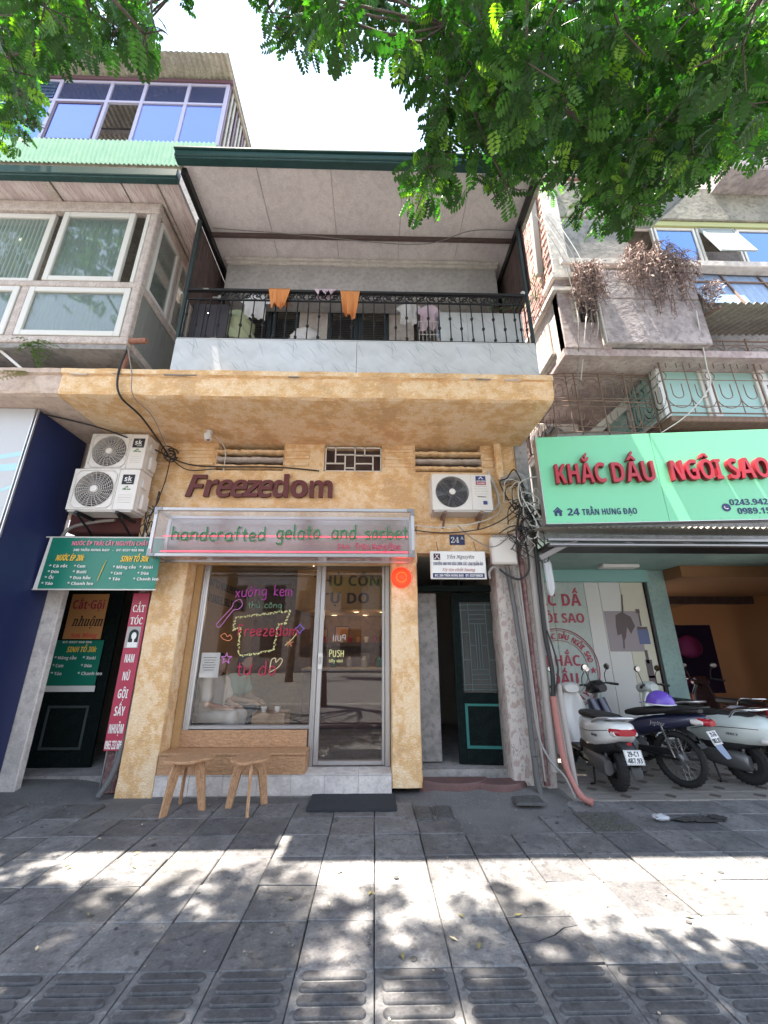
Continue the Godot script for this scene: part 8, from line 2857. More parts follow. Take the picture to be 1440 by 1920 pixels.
	for k in 5:
		g = Geo.new(); g.tube([Vector3(2.27 + 0.33 * k, 4.08, -4.42), Vector3(2.27 + 0.33 * k, 5.0, -4.42)], 0.009, 6)
		put("cage_post", g, M.rust, c2)
	for y in [4.10, 4.55, 4.97]:
		g = Geo.new(); g.tube(smooth([Vector3(2.25, y, -5.6), Vector3(2.25, y + .02, -5.0), Vector3(2.26, y, -4.43), Vector3(3.6, y, -4.42)], 5), 0.010, 6)
		put("cage_rail", g, M.rust, c2)
	for k in 2:
		var gs := cage_bay(-0.27, 0.27, 4.10, 4.97, 0.0, 0.007)
		for i in gs.v.size():
			gs.v[i] = Vector3(2.25, gs.v[i].y, -4.70 - 0.54 * k + gs.v[i].x); gs.n[i] = Vector3(gs.n[i].z, gs.n[i].y, gs.n[i].x)
		put("cage_bay", gs, M.rust, c2)
	# old air conditioner inside the cage
	var ac := thing("old_air_conditioner", "dusty old air conditioner standing inside the rusty balcony cage", "air conditioner", Vector3(2.62, 4.12, -5.2))
	g = Geo.new(); g.box(Vector3(0, .26, 0), Vector3(.62, .5, .26), .012)
	here("casing", g, M.old_cream_paint, ac)
	g = Geo.new(); g.lathe([[0, 0], [.19, 0]], 24, Vector3(-.08, .26, .133), Basis(Vector3.RIGHT, PI / 2))
	here("fan_well", g, M.coil_fins, ac)
	var fg := fan_grille(.19, 0)
	obj("fan_grille", fg[0], M.rust, ac, Vector3(-.08, .26, .137))
	# dead creepers
	dry_vine("dry_creeper", "bushy dead creeper hanging over the concrete parapet", Vector3(3.72, 6.36, -3.97), 0.52, 1.0, 700, 3)
	dry_vine("dry_creeper", "pinkish dead creeper trailing from the ledge beside the parapet", Vector3(2.74, 6.2, -4.0), 0.18, 1.1, 380, 5)
	dry_vine("dry_creeper", "thin dead creeper by the corner of the blue sheet awning", Vector3(4.28, 5.9, -3.98), 0.12, 0.35, 80, 7)
	# green sprig on the flank
	var sp := thing("wall_plant", "small green plant sprouting from the bare brick flank", "plant", Vector3(2.32, 6.35, -4.55))
	leaf_tuft(sp, "foliage", Vector3.ZERO, 0.22, 0.3, 60, 31, M.fern_green, 0.14, 0.018)
	# wires hanging over the front
	rng.seed = 81
	for k in 4:
		var x := 2.5 + 0.08 * k
		cable("hanging_wire", "pale wire hanging down the front of the right house", [Vector3(x - 0.25, 7.4, -4.05), Vector3(x - 0.02, 6.5, -3.98), Vector3(x + 0.06 + rng.randf_range(-.05, .05), 5.8, -4.0), Vector3(x + 0.02, 5.3, -3.99), Vector3(x + 0.04, 4.6 + 0.2 * k, -4.3)], 0.006, M.cable_white if k % 2 else M.cable_grey, "wires hanging on the right house")
	cable("hanging_wire", "long pale wire slanting down across the mint panes to the sign", [Vector3(4.05, 5.6, -3.95), Vector3(4.12, 4.9, -4.1), Vector3(4.1, 4.6, -4.12), Vector3(3.8, 4.25, -4.2), Vector3(3.5, 4.05, -4.3)], 0.008, M.cable_white, "wires hanging on the right house")
	cable("hanging_wire", "black service cable running along the blue sheet awning", [Vector3(3.9, 6.25, -3.95), Vector3(4.6, 6.2, -3.94), Vector3(5.6, 6.17, -3.92), Vector3(6.5, 6.15, -3.9)], 0.010, M.cable, "wires hanging on the right house")

func dry_vine(called: String, label: String, at: Vector3, spread: float, drop: float, n: int, sd: int):
	var r := RandomNumberGenerator.new(); r.seed = sd
	var t := thing(called, label, "creeper", at, 0.0, "dead creepers on the right house")
	var stems := Geo.new(); var tw := Geo.new()
	for i in int(n / 7):
		var x := r.randf_range(-1, 1) * spread
		var top := Vector3(x * 0.7, r.randf_range(-.02, .30) * minf(1.0, spread * 2.5), r.randf_range(-.1, .05))
		var l := drop * r.randf_range(0.35, 1.0) * (1.0 - 0.45 * absf(x / spread))
		var pts := [top, top + Vector3(r.randf_range(-.06, .06), .06, .06), top + Vector3(x * .3, -l * .3, .09 + r.randf() * .05), top + Vector3(x * .35 + r.randf_range(-.05, .05), -l * .7, .07), top + Vector3(x * .3 + r.randf_range(-.08, .08), -l, .05)]
		var path := smooth(pts, 4)
		stems.tube(path, 0.0035, 4, false, false)
		for k in 7 * 4:
			var p: Vector3 = path[r.randi() % path.size()] + Vector3(r.randf_range(-.02, .02), r.randf_range(-.02, .02), r.randf_range(-.02, .03))
			var d := Vector3(r.randf_range(-1, 1), r.randf_range(-1.2, .4), r.randf_range(-.6, 1)).normalized() * r.randf_range(.03, .075)
			var s := d.cross(Vector3(r.randf_range(-1, 1), r.randf_range(-1, 1), r.randf_range(-1, 1))).normalized() * r.randf_range(.004, .011)
			tw.tri(p, p + d * .5 + s, p + d); tw.tri(p, p + d, p + d * .5 - s)
	here("stems", stems, mat("dead_stem", .20, .13, .12, .9), t)
	here("dead_leaves", tw, mat("dead_leaf", .33, .25, .225, .9), t).set_meta("kind", "stuff")

# ---------- two-wheelers; own axes: rear wheel at the origin, front towards -z ----------
func tyre(r: float, w: float, segs := 36) -> Geo:
	var g := Geo.new()
	var prof := []
	for i in 13:
		var a := TAU * i / 12.0
		prof.append([r - w * 0.5 + cos(a) * w * 0.5, sin(a) * w * 0.5])
	g.lathe(prof, segs, Vector3.ZERO, Basis(Vector3(0, 0, 1), PI / 2))
	# tread blocks
	for i in 30:
		var a := TAU * i / 30.0
		for s in [-1.0, 1.0]:
			g.box(Vector3(s * w * 0.2, cos(a + s * .05) * (r - 0.004), sin(a + s * .05) * (r - 0.004)), Vector3(w * 0.28, 0.012, 0.016), 0.003, Basis(Vector3.RIGHT, a + s * .05))
	return g

func wheel(parent: Node3D, at: Vector3, r: float, w: float, spoked: bool, rim_m: Material):
	var n := Node3D.new(); n.name = "wheel"
	parent.add_child(n, true); n.position = at
	here("tyre", tyre(r, w), M.rubber, n)
	var ax := Basis(Vector3(0, 0, 1), PI / 2)
	var rr := r - w * 0.85
	var g := Geo.new()
	if spoked:
		g.lathe([[rr, -w * .3], [rr + .012, -w * .34], [rr + .012, w * .34], [rr, w * .3], [rr - .006, 0], [rr, -w * .3]], 36, Vector3.ZERO, ax)
		here("rim", g, M.steel, n)
		g = Geo.new(); g.lathe([[0, -.06], [.05, -.055], [.07, -.045], [.07, .045], [.05, .055], [0, .06]], 18, Vector3.ZERO, ax)
		here("hub", g, M.engine_grey, n)
		var sp := Geo.new()
		for k in 36:
			var a := TAU * k / 36.0
			var b := a + (0.55 if k % 2 else -0.55)
			sp.tube([Vector3((.035 if k % 4 < 2 else -.035), cos(b) * .06, sin(b) * .06), Vector3(0, cos(a) * rr, sin(a) * rr)], 0.0022, 4)
		here("spokes", sp, M.steel, n)
	else:
		g.lathe([[rr - .03, -w * .36], [rr + .014, -w * .42], [rr + .014, w * .42], [rr - .03, w * .36]], 30, Vector3.ZERO, ax)
		for k in 5:
			var a := TAU * k / 5.0
			g.box(Vector3(0, cos(a) * rr * .5, sin(a) * rr * .5), Vector3(.035, rr * .95, .045), .006, Basis(Vector3.RIGHT, a))
		here("rim", g, rim_m, n)
		g = Geo.new(); g.lathe([[0, -.05], [.055, -.045], [.055, .045], [0, .05]], 16, Vector3.ZERO, ax)
		here("hub", g, M.engine_grey, n)

func plate(parent: Node3D, at: Vector3, tilt: float, a: String, b: String):
	var p := Node3D.new(); p.name = "number_plate"
	parent.add_child(p); p.position = at; p.rotation = Vector3(tilt, 0, 0)
	var g := Geo.new(); g.box(Vector3.ZERO, Vector3(.19, .14, .004), .0018)
	here("plate_sheet", g, M.white_paint, p)
	g = Geo.new(); g.tube([Vector3(-.088, -.063, .003), Vector3(.088, -.063, .003), Vector3(.088, .063, .003), Vector3(-.088, .063, .003)], .0015, 4, true)
	here("plate_border", g, M.black_ink, p)
	write(p, a, Vector3(0, .032, .004), .046, M.black_ink, .125, "sans_bold", .5, .002)
	write(p, b, Vector3(0, -.03, .004), .046, M.black_ink, .155, "sans_bold", .5, .002)

func handlebar(parent: Node3D, y: float, z: float, m: Material):
	var g := Geo.new()
	g.tube(smooth([Vector3(-.33, y - .01, z + .09), Vector3(-.2, y + .01, z + .03), Vector3(0, y, z), Vector3(.2, y + .01, z + .03), Vector3(.33, y - .01, z + .09)], 5), .012, 8)
	here("handlebar", g, M.iron_black, parent)
	for s in [-1.0, 1.0]:
		g = Geo.new(); g.tube([Vector3(.23 * s, y + .003, z + .045), Vector3(.345 * s, y - .012, z + .095)], .018, 10)
		here("grip", g, M.rubber, parent)
		g = Geo.new(); g.tube(smooth([Vector3(.17 * s, y + .01, z + .02), Vector3(.24 * s, y + .0, z - .04), Vector3(.33 * s, y - .02, z + .03)], 4), .006, 6)
		here("brake_lever", g, M.steel, parent)
		g = Geo.new(); g.tube(smooth([Vector3(.17 * s, y + .01, z + .03), Vector3(.19 * s, y + .12, z + .01), Vector3(.24 * s, y + .2, z + .02)], 4), .006, 6)
		var st := here("mirror_stem", g, M.iron_black, parent)
		g = Geo.new()
		var ring := []
		for e in [[0.0, .6], [.012, 1.0], [.028, .8]]:
			var rg := []
			for i in 16: rg.append(Vector3(.25 * s + cos(TAU * i / 16.0) * .062 * e[1], y + .23 + sin(TAU * i / 16.0) * .045 * e[1], z + .035 - e[0]))
			ring.append(rg)
		g.loft(ring)
		here("mirror", g, M.black_plastic, parent)
		g = Geo.new()
		var gl := PackedVector2Array()
		for i in 16: gl.append(Vector2(cos(TAU * i / 16.0) * .052, sin(TAU * i / 16.0) * .036))
		g.prism(gl, 0, .002, Basis.IDENTITY, Vector3(.25 * s, y + .23, z + .036))
		here("mirror_glass", g, M.chrome, parent)

func scooter(called: String, label: String, at: Vector3, turn: float, body: Material, trim: Material, retro: bool, plate_a: String, plate_b: String, tag_text: String, group := "parked motorbikes") -> Node3D:
	var t := thing(called, label, "motorbike", at, turn, group)
	var r := 0.235
	wheel(t, Vector3(0, r, 0), r, .10, false, M.black_plastic)
	wheel(t, Vector3(0, r, -1.27), r, .09, false, M.black_plastic)
	# tail cowl: widest over the wheel, tapering to the lamp
	var g := Geo.new()
	var rings := []
	var secs := [[.36, .66, .05, .035], [.33, .655, .11, .07], [.26, .64, .155, .105], [.12, .61, .19, .135], [-.06, .575, .205, .16], [-.26, .55, .195, .175], [-.44, .545, .165, .175], [-.56, .54, .13, .165], [-.62, .54, .08, .12]]
	if retro: secs = [[.42, .60, .05, .05], [.38, .60, .12, .10], [.28, .61, .17, .15], [.10, .60, .215, .185], [-.12, .585, .225, .195], [-.32, .555, .205, .175], [-.46, .52, .16, .14], [-.54, .49, .11, .11]]
	for q in secs: rings.append(sring(Vector3(0, q[1], q[0]), q[2], q[3], 3.4 if not retro else 2.5, 28))
	g.loft(rings)
	here("tail_cowl", g, body, t)
	# black lower skirt, seam and side trim
	g = Geo.new(); rings = []
	for q in [[.24, .50, .10, .05], [.1, .47, .16, .08], [-.1, .43, .185, .10], [-.4, .39, .17, .10], [-.6, .36, .13, .09]]: rings.append(sring(Vector3(0, q[1], q[0]), q[2], q[3], 3.0, 20))
	g.loft(rings)
	here("side_skirt", g, M.black_plastic, t)
	for s in [-1.0, 1.0]:
		g = Geo.new()
		var seam := []
		for q in secs.slice(2, 7): seam.append(Vector3(s * (q[2] + .001), q[1] + q[3] * .18, q[0]))
		g.tube(smooth(seam, 4), .0035, 4)
		here("panel_seam", g, M.black_plastic, t)
	# seat
	g = Geo.new(); rings = []
	for q in [[.22, .752, .08, .014], [.18, .758, .12, .028], [.05, .765, .14, .036], [-.15, .757, .148, .04], [-.35, .745, .14, .045], [-.55, .735, .115, .045], [-.64, .725, .06, .025]]: rings.append(sring(Vector3(0, q[1], q[0]), q[2], q[3], 2.6, 24))
	g.loft(rings)
	here("seat", g, M.seat_black, t)
	# grab rail
	g = Geo.new()
	if retro:
		g.tube(smooth([Vector3(-.17, .74, .02), Vector3(-.175, .82, .10), Vector3(-.15, .845, .28), Vector3(0, .85, .34), Vector3(.15, .845, .28), Vector3(.175, .82, .10), Vector3(.17, .74, .02)], 5), .013, 10)
		g.box(Vector3(0, .852, .28), Vector3(.22, .012, .05), .005)
	else:
		g.tube(smooth([Vector3(-.17, .70, -.05), Vector3(-.18, .755, .12), Vector3(-.13, .785, .30), Vector3(0, .79, .335), Vector3(.13, .785, .30), Vector3(.18, .755, .12), Vector3(.17, .70, -.05)], 5), .017, 10)
	here("grab_rail", g, M.chrome if retro else M.alu, t)
	# lamp cluster
	g = Geo.new(); rings = []
	for q in ([[.28, .655, .155, .042], [.335, .65, .135, .042], [.372, .648, .09, .03]] if not retro else [[.33, .60, .10, .12], [.41, .595, .085, .105], [.44, .59, .05, .07]]): rings.append(sring(Vector3(0, q[1], q[0]), q[2], q[3], 3.0, 24))
	g.loft(rings)
	here("tail_lamp", g, M.lens_red, t)
	for s in [-1.0, 1.0]:
		g = Geo.new(); rings = []
		for q in [[.27, .63, .03, .028], [.315, .635, .035, .033], [.345, .635, .02, .02]]: rings.append(sring(Vector3(s * (.115 if not retro else .14), q[1] - (.12 if retro else 0.0), q[0]), q[2], q[3], 2.2, 14))
		g.loft(rings)
		here("indicator", g, M.lens_clear, t)
	# lower tail, mudguard and plate
	g = Geo.new(); rings = []
	for q in [[.22, .53, .09, .05], [.34, .50, .075, .05], [.40, .42, .07, .04], [.44, .33, .065, .03], [.46, .24, .05, .015]]: rings.append(sring(Vector3(0, q[1], q[0]), q[2], q[3], 3.0, 18, -0.5))
	g.loft(rings)
	here("mudguard", g, M.black_plastic, t)
	g = Geo.new(); g.box(Vector3(0, .545, .385), Vector3(.05, .03, .02), .006)
	here("reflector", g, M.lens_red, t)
	plate(t, Vector3(0, .43, .44), -0.35, plate_a, plate_b)
	# engine and drive case on the left, exhaust on the right
	g = Geo.new(); rings = []
	for q in [[.10, .25, .05, .075], [.06, .26, .06, .10], [-.1, .27, .065, .105], [-.3, .29, .06, .10], [-.42, .31, .05, .085], [-.46, .32, .03, .05]]: rings.append(sring(Vector3(-.125, q[1], q[0]), q[2], q[3], 2.4, 18))
	g.loft(rings)
	here("drive_case", g, M.engine_grey, t)
	g = Geo.new(); rings = []
	for q in [[.30, .30, .03, .03], [.28, .30, .055, .06], [.05, .28, .06, .065], [-.2, .25, .05, .05], [-.3, .24, .02, .02]]: rings.append(sring(Vector3(.155, q[1], q[0]), q[2], q[3], 2.4, 18))
	g.loft(rings)
	here("exhaust", g, M.black_plastic, t)
	g = Geo.new(); g.box(Vector3(0, .33, -.35), Vector3(.18, .18, .4), .03)
	here("engine", g, M.iron_black, t)
	for s in [-1.0, 1.0]:
		g = Geo.new(); g.tube([Vector3(.11 * s, .27, .02), Vector3(.11 * s, .52, .08)], .018, 8)
		for k in 6: g.lathe([[.018, 0], [.028, .006], [.018, .012]], 10, Vector3(.11 * s, .34 + .028 * k, .037 + .0068 * k))
		here("shock_absorber", g, M.steel, t)
	# floor board, leg shield, steering
	g = Geo.new(); g.box(Vector3(0, .30, -.76), Vector3(.34, .05, .42), .02)
	here("floor_board", g, M.black_plastic, t)
	g = Geo.new(); rings = []
	for q in [[.28, -.92, .17, .05], [.45, -.99, .20, .06], [.65, -1.04, .21, .06], [.82, -1.06, .17, .06], [.95, -1.05, .10, .06]]:
		var ring := []
		for i in 22:
			var a := TAU * i / 22.0
			ring.append(Vector3(q[2] * cos(a), q[0], q[1] + q[3] * sin(a) + absf(cos(a)) * .05))
		rings.append(ring)
	g.loft(rings)
	here("leg_shield", g, body, t)
	g = Geo.new(); rings = []
	for q in [[-.92, .99, .10, .05], [-.97, 1.0, .14, .075], [-1.06, .99, .13, .08], [-1.14, .975, .09, .06], [-1.18, .97, .04, .03]]: rings.append(sring(Vector3(0, q[1], q[0]), q[2], q[3], 2.4, 20))
	g.loft(rings)
	here("headset_cowl", g, body, t)
	handlebar(t, 1.02, -1.0, M.iron_black)
	g = Geo.new()
	for s in [-1.0, 1.0]: g.tube([Vector3(.075 * s, .235, -1.27), Vector3(.06 * s, .55, -1.14)], .017, 8)
	g.tube([Vector3(0, .5, -1.15), Vector3(0, .95, -1.02)], .025, 8)
	here("fork", g, M.steel, t)
	g = Geo.new(); rings = []
	for i in 9:
		var a := lerpf(-0.6, 1.9, i / 8.0)
		rings.append(sring(Vector3(0, .235 + cos(a) * .265, -1.27 - sin(a) * .265), .075 * (1.0 - .3 * absf(i / 8.0 - .5)), .012, 2.2, 12, a))
	g.loft(rings)
	here("front_mudguard", g, body, t)
	# side badge on both flanks
	for s in [-1.0, 1.0]:
		var w := write(t, tag_text, Vector3.ZERO, .026, M.black_ink, .115, "sans_bold", .5, .002, .15, "badge_lettering")
		w.transform = Transform3D(Basis(Vector3(0, 1, 0), s * PI / 2 + s * -.14), Vector3(s * (.206 if not retro else .227), .575 if not retro else .56, .02 if not retro else .02)) * w.transform
	# stand
	g = Geo.new(); g.tube([Vector3(-.12, .2, -.3), Vector3(-.16, .02, -.24)], .012, 6); g.tube([Vector3(-.16, .012, -.24), Vector3(-.22, .010, -.22)], .011, 6)
	here("side_stand", g, M.iron_black, t)
	return t

func motorcycle(label: String, at: Vector3, turn: float):
	var t := thing("motorbike", label, "motorbike", at, turn, "parked motorbikes")
	var r := 0.295
	wheel(t, Vector3(0, r, 0), r, .075, true, M.steel)
	wheel(t, Vector3(0, r, -1.24), r, .065, true, M.steel)
	var g := Geo.new(); var rings := []
	# rear body: slim, kicked up
	for q in [[.40, .78, .04, .03], [.34, .765, .075, .05], [.2, .735, .105, .07], [0.0, .69, .12, .085], [-.2, .64, .125, .10], [-.4, .58, .12, .11], [-.55, .52, .09, .10]]: rings.append(sring(Vector3(0, q[1], q[0]), q[2], q[3], 2.3, 24))
	g.loft(rings)
	here("rear_body", g, M.bike_blue, t)
	g = Geo.new(); rings = []
	for q in [[.34, .845, .06, .02], [.28, .85, .105, .035], [.05, .835, .125, .045], [-.2, .795, .13, .05], [-.42, .755, .12, .05], [-.55, .735, .07, .03]]: rings.append(sring(Vector3(0, q[1], q[0]), q[2], q[3], 2.6, 24))
	g.loft(rings)
	here("seat", g, M.seat_black, t)
	g = Geo.new(); g.tube(smooth([Vector3(-.13, .80, .0), Vector3(-.145, .85, .16), Vector3(-.12, .885, .36), Vector3(0, .895, .42), Vector3(.12, .885, .36), Vector3(.145, .85, .16), Vector3(.13, .80, .0)], 5), .012, 8)
	here("grab_rail", g, M.iron_black, t)
	g = Geo.new(); rings = []
	for q in [[.33, .745, .105, .04], [.39, .735, .095, .04], [.44, .73, .06, .03]]: rings.append(sring(Vector3(0, q[1], q[0]), q[2], q[3], 2.8, 20))
	g.loft(rings)
	here("tail_lamp", g, M.lens_red, t)
	for s in [-1.0, 1.0]:
		g = Geo.new(); rings = []
		for q in [[.28, .03], [.34, .036], [.39, .02]]: rings.append(sring(Vector3(.115 * s, .735, q[0]), q[1], q[1] * .9, 2.2, 14))
		g.loft(rings)
		here("indicator", g, M.lens_clear, t)
	# inner mudguard following the wheel, long blue flap below the plate
	g = Geo.new(); rings = []
	for i in 13:
		var a := lerpf(-0.9, 1.05, i / 12.0)
		rings.append(sring(Vector3(0, r + cos(a) * .335, sin(a) * .335), .07, .010, 2.4, 12, -a))
	g.loft(rings)
	here("mudguard", g, M.black_plastic, t)
	g = Geo.new(); rings = []
	for q in [[.60, .40, .07], [.54, .43, .075], [.48, .465, .072], [.43, .50, .062], [.40, .52, .045]]: rings.append(sring(Vector3(0, q[0], q[1]), q[2], .008, 2.6, 14, -1.1))
	g.loft(rings)
	here("mud_flap", g, M.mud_blue, t)
	plate(t, Vector3(0, .585, .425), -0.40, "21-FA", "083.83")
	# swing arm, chain case, shocks
	for s in [-1.0, 1.0]:
		g = Geo.new(); g.bar(Vector3(.075 * s, r, .04), Vector3(.085 * s, .33, -.46), .035, .022, .005)
		here("swing_arm", g, M.iron_black, t)
		g = Geo.new(); g.tube([Vector3(.10 * s, r + .02, .0), Vector3(.115 * s, .64, -.08)], .012, 8)
		for k in 9: g.lathe([[.014, 0], [.03, .006], [.014, .012]], 10, Vector3(.102 * s + .0012 * k * s, .40 + .024 * k, -.02 - .0052 * k))
		here("shock_absorber", g, M.steel, t)
	g = Geo.new(); g.box(Vector3(-.085, .36, -.22), Vector3(.02, .07, .48), .01, Basis(Vector3.RIGHT, -.06))
	here("chain_case", g, M.black_plastic, t)
	g = Geo.new(); rings = []
	for q in [[.20, .33, .03, .03], [.18, .33, .045, .045], [-.25, .27, .045, .045], [-.4, .25, .025, .025], [-.65, .3, .02, .02]]: rings.append(sring(Vector3(.15, q[1], q[0]), q[2], q[3], 2.0, 16))
	g.loft(rings)
	here("exhaust", g, M.engine_grey, t)
	g = Geo.new(); g.box(Vector3(0, .33, -.58), Vector3(.24, .22, .34), .04); g.lathe([[0, -.14], [.07, -.13], [.09, -.1], [.09, .1], [.07, .13], [0, .14]], 16, Vector3(0, .36, -.52), Basis(Vector3(0, 0, 1), PI / 2))
	here("engine", g, M.engine_grey, t)
	# front: leg shields, cowl, fork
	for s in [-1.0, 1.0]:
		g = Geo.new(); rings = []
		for q in [[.28, -.72, .10], [.45, -.85, .17], [.65, -.95, .18], [.85, -1.0, .10]]: rings.append(sring(Vector3(.10 * s, q[0], q[1]), .07, q[2] * .5, 2.2, 14, 1.2))
		g.loft(rings)
		here("leg_shield", g, M.bike_blue, t)
	g = Geo.new(); rings = []
	for q in [[-.86, 1.0, .09, .05], [-.92, 1.02, .13, .085], [-1.02, 1.0, .12, .09], [-1.1, .97, .06, .05]]: rings.append(sring(Vector3(0, q[1], q[0]), q[2], q[3], 2.3, 20))
	g.loft(rings)
	here("headset_cowl", g, M.black_plastic, t)
	handlebar(t, 1.05, -.95, M.iron_black)
	g = Geo.new()
	for s in [-1.0, 1.0]: g.tube([Vector3(.07 * s, r, -1.24), Vector3(.07 * s, .75, -1.05)], .017, 8)
	g.tube([Vector3(0, .65, -1.07), Vector3(0, 1.0, -.96)], .024, 8)
	here("fork", g, M.steel, t)
	g = Geo.new(); g.tube([Vector3(-.1, .25, -.5), Vector3(-.19, .015, -.42)], .011, 6); g.box(Vector3(-.2, .012, -.41), Vector3(.06, .014, .05), .004)
	here("side_stand", g, M.iron_black, t)
	var w := write(t, "Jupiter", Vector3.ZERO, .04, M.chrome, .17, "serif_bold", .5, .003, .35, "badge_lettering")
	w.transform = Transform3D(Basis(Vector3(0, 1, 0), -PI / 2 + .05), Vector3(-.127, .665, -.12)) * w.transform
	return t

func bikes():
	scooter("scooter", "white scooter with silver grab rail parked beside the pink conduit", Vector3(2.80, 0.008, -5.30), -0.04, M.scooter_white, M.black_plastic, false, "29-C1", "487.93", "LEAD")
	motorcycle("dark blue spoke-wheeled motorbike parked with a purple helmet on its seat", Vector3(3.64, 0.008, -5.40), 0.46)
	scooter("scooter", "pale mint scooter with chrome rear rail parked at the garage mouth", Vector3(4.50, 0.008, -5.48), 0.46, M.scooter_mint, M.black_plastic, true, "29-E2", "548.10", "VERO X")
	scooter("scooter", "black scooter deep in the garage before the party backdrop", Vector3(4.75, 0.008, -6.75), 0.15, M.black_plastic, M.black_plastic, false, "29-D1", "302.55", "VISION")
	scooter("scooter", "dark red scooter at the back of the garage beside the black one", Vector3(5.6, 0.008, -6.5), -0.1, mat("scooter_maroon", .03, .008, .01, .2), M.black_plastic, true, "29-V7", "116.08", "VERO")
	# helmet on the motorbike's seat
	var hl := thing("helmet", "purple open helmet with white mark lying on the blue motorbike", "helmet", Vector3(3.58, 0.872, -5.46), 0.52)
	hl.scale = Vector3.ONE * 1.18
	var g := Geo.new(); var rings := []
	for i in 10:
		var u := i / 9.0
		var a := u * PI * .5
		var rg := []
		for j in 26:
			var b := TAU * j / 26.0
			rg.append(Vector3(cos(b) * .115 * cos(a), .01 + sin(a) * .135, sin(b) * .14 * cos(a)))
		rings.append(rg)
	g.loft(rings)
	here("shell", g, M.helmet_purple, hl)
	g = Geo.new(); g.tube(arc(Vector3(0, .012, 0), Vector3(.117, 0, 0) / .117, Vector3(0, 0, 1.2), .117, 0, TAU, 30), .007, 6, true)
	here("rim", g, M.white_paint, hl)
	g = Geo.new(); rings = []
	for q in [[.10, .10], [.16, .085], [.20, .05]]:
		var rg := []
		for j in 12: rg.append(Vector3(cos(TAU * j / 12.0) * q[1], .03 - (q[0] - .1) * .2 + sin(TAU * j / 12.0) * .005, -q[0]))
		rings.append(rg)
	g.loft(rings)
	here("peak", g, M.helmet_purple, hl)
	var w := write(hl, "R", Vector3(-.02, .085, .118), .05, M.paper, .04, "serif_bold", .5, .004, .2)
	w.rotate_object_local(Vector3.RIGHT, -.5)

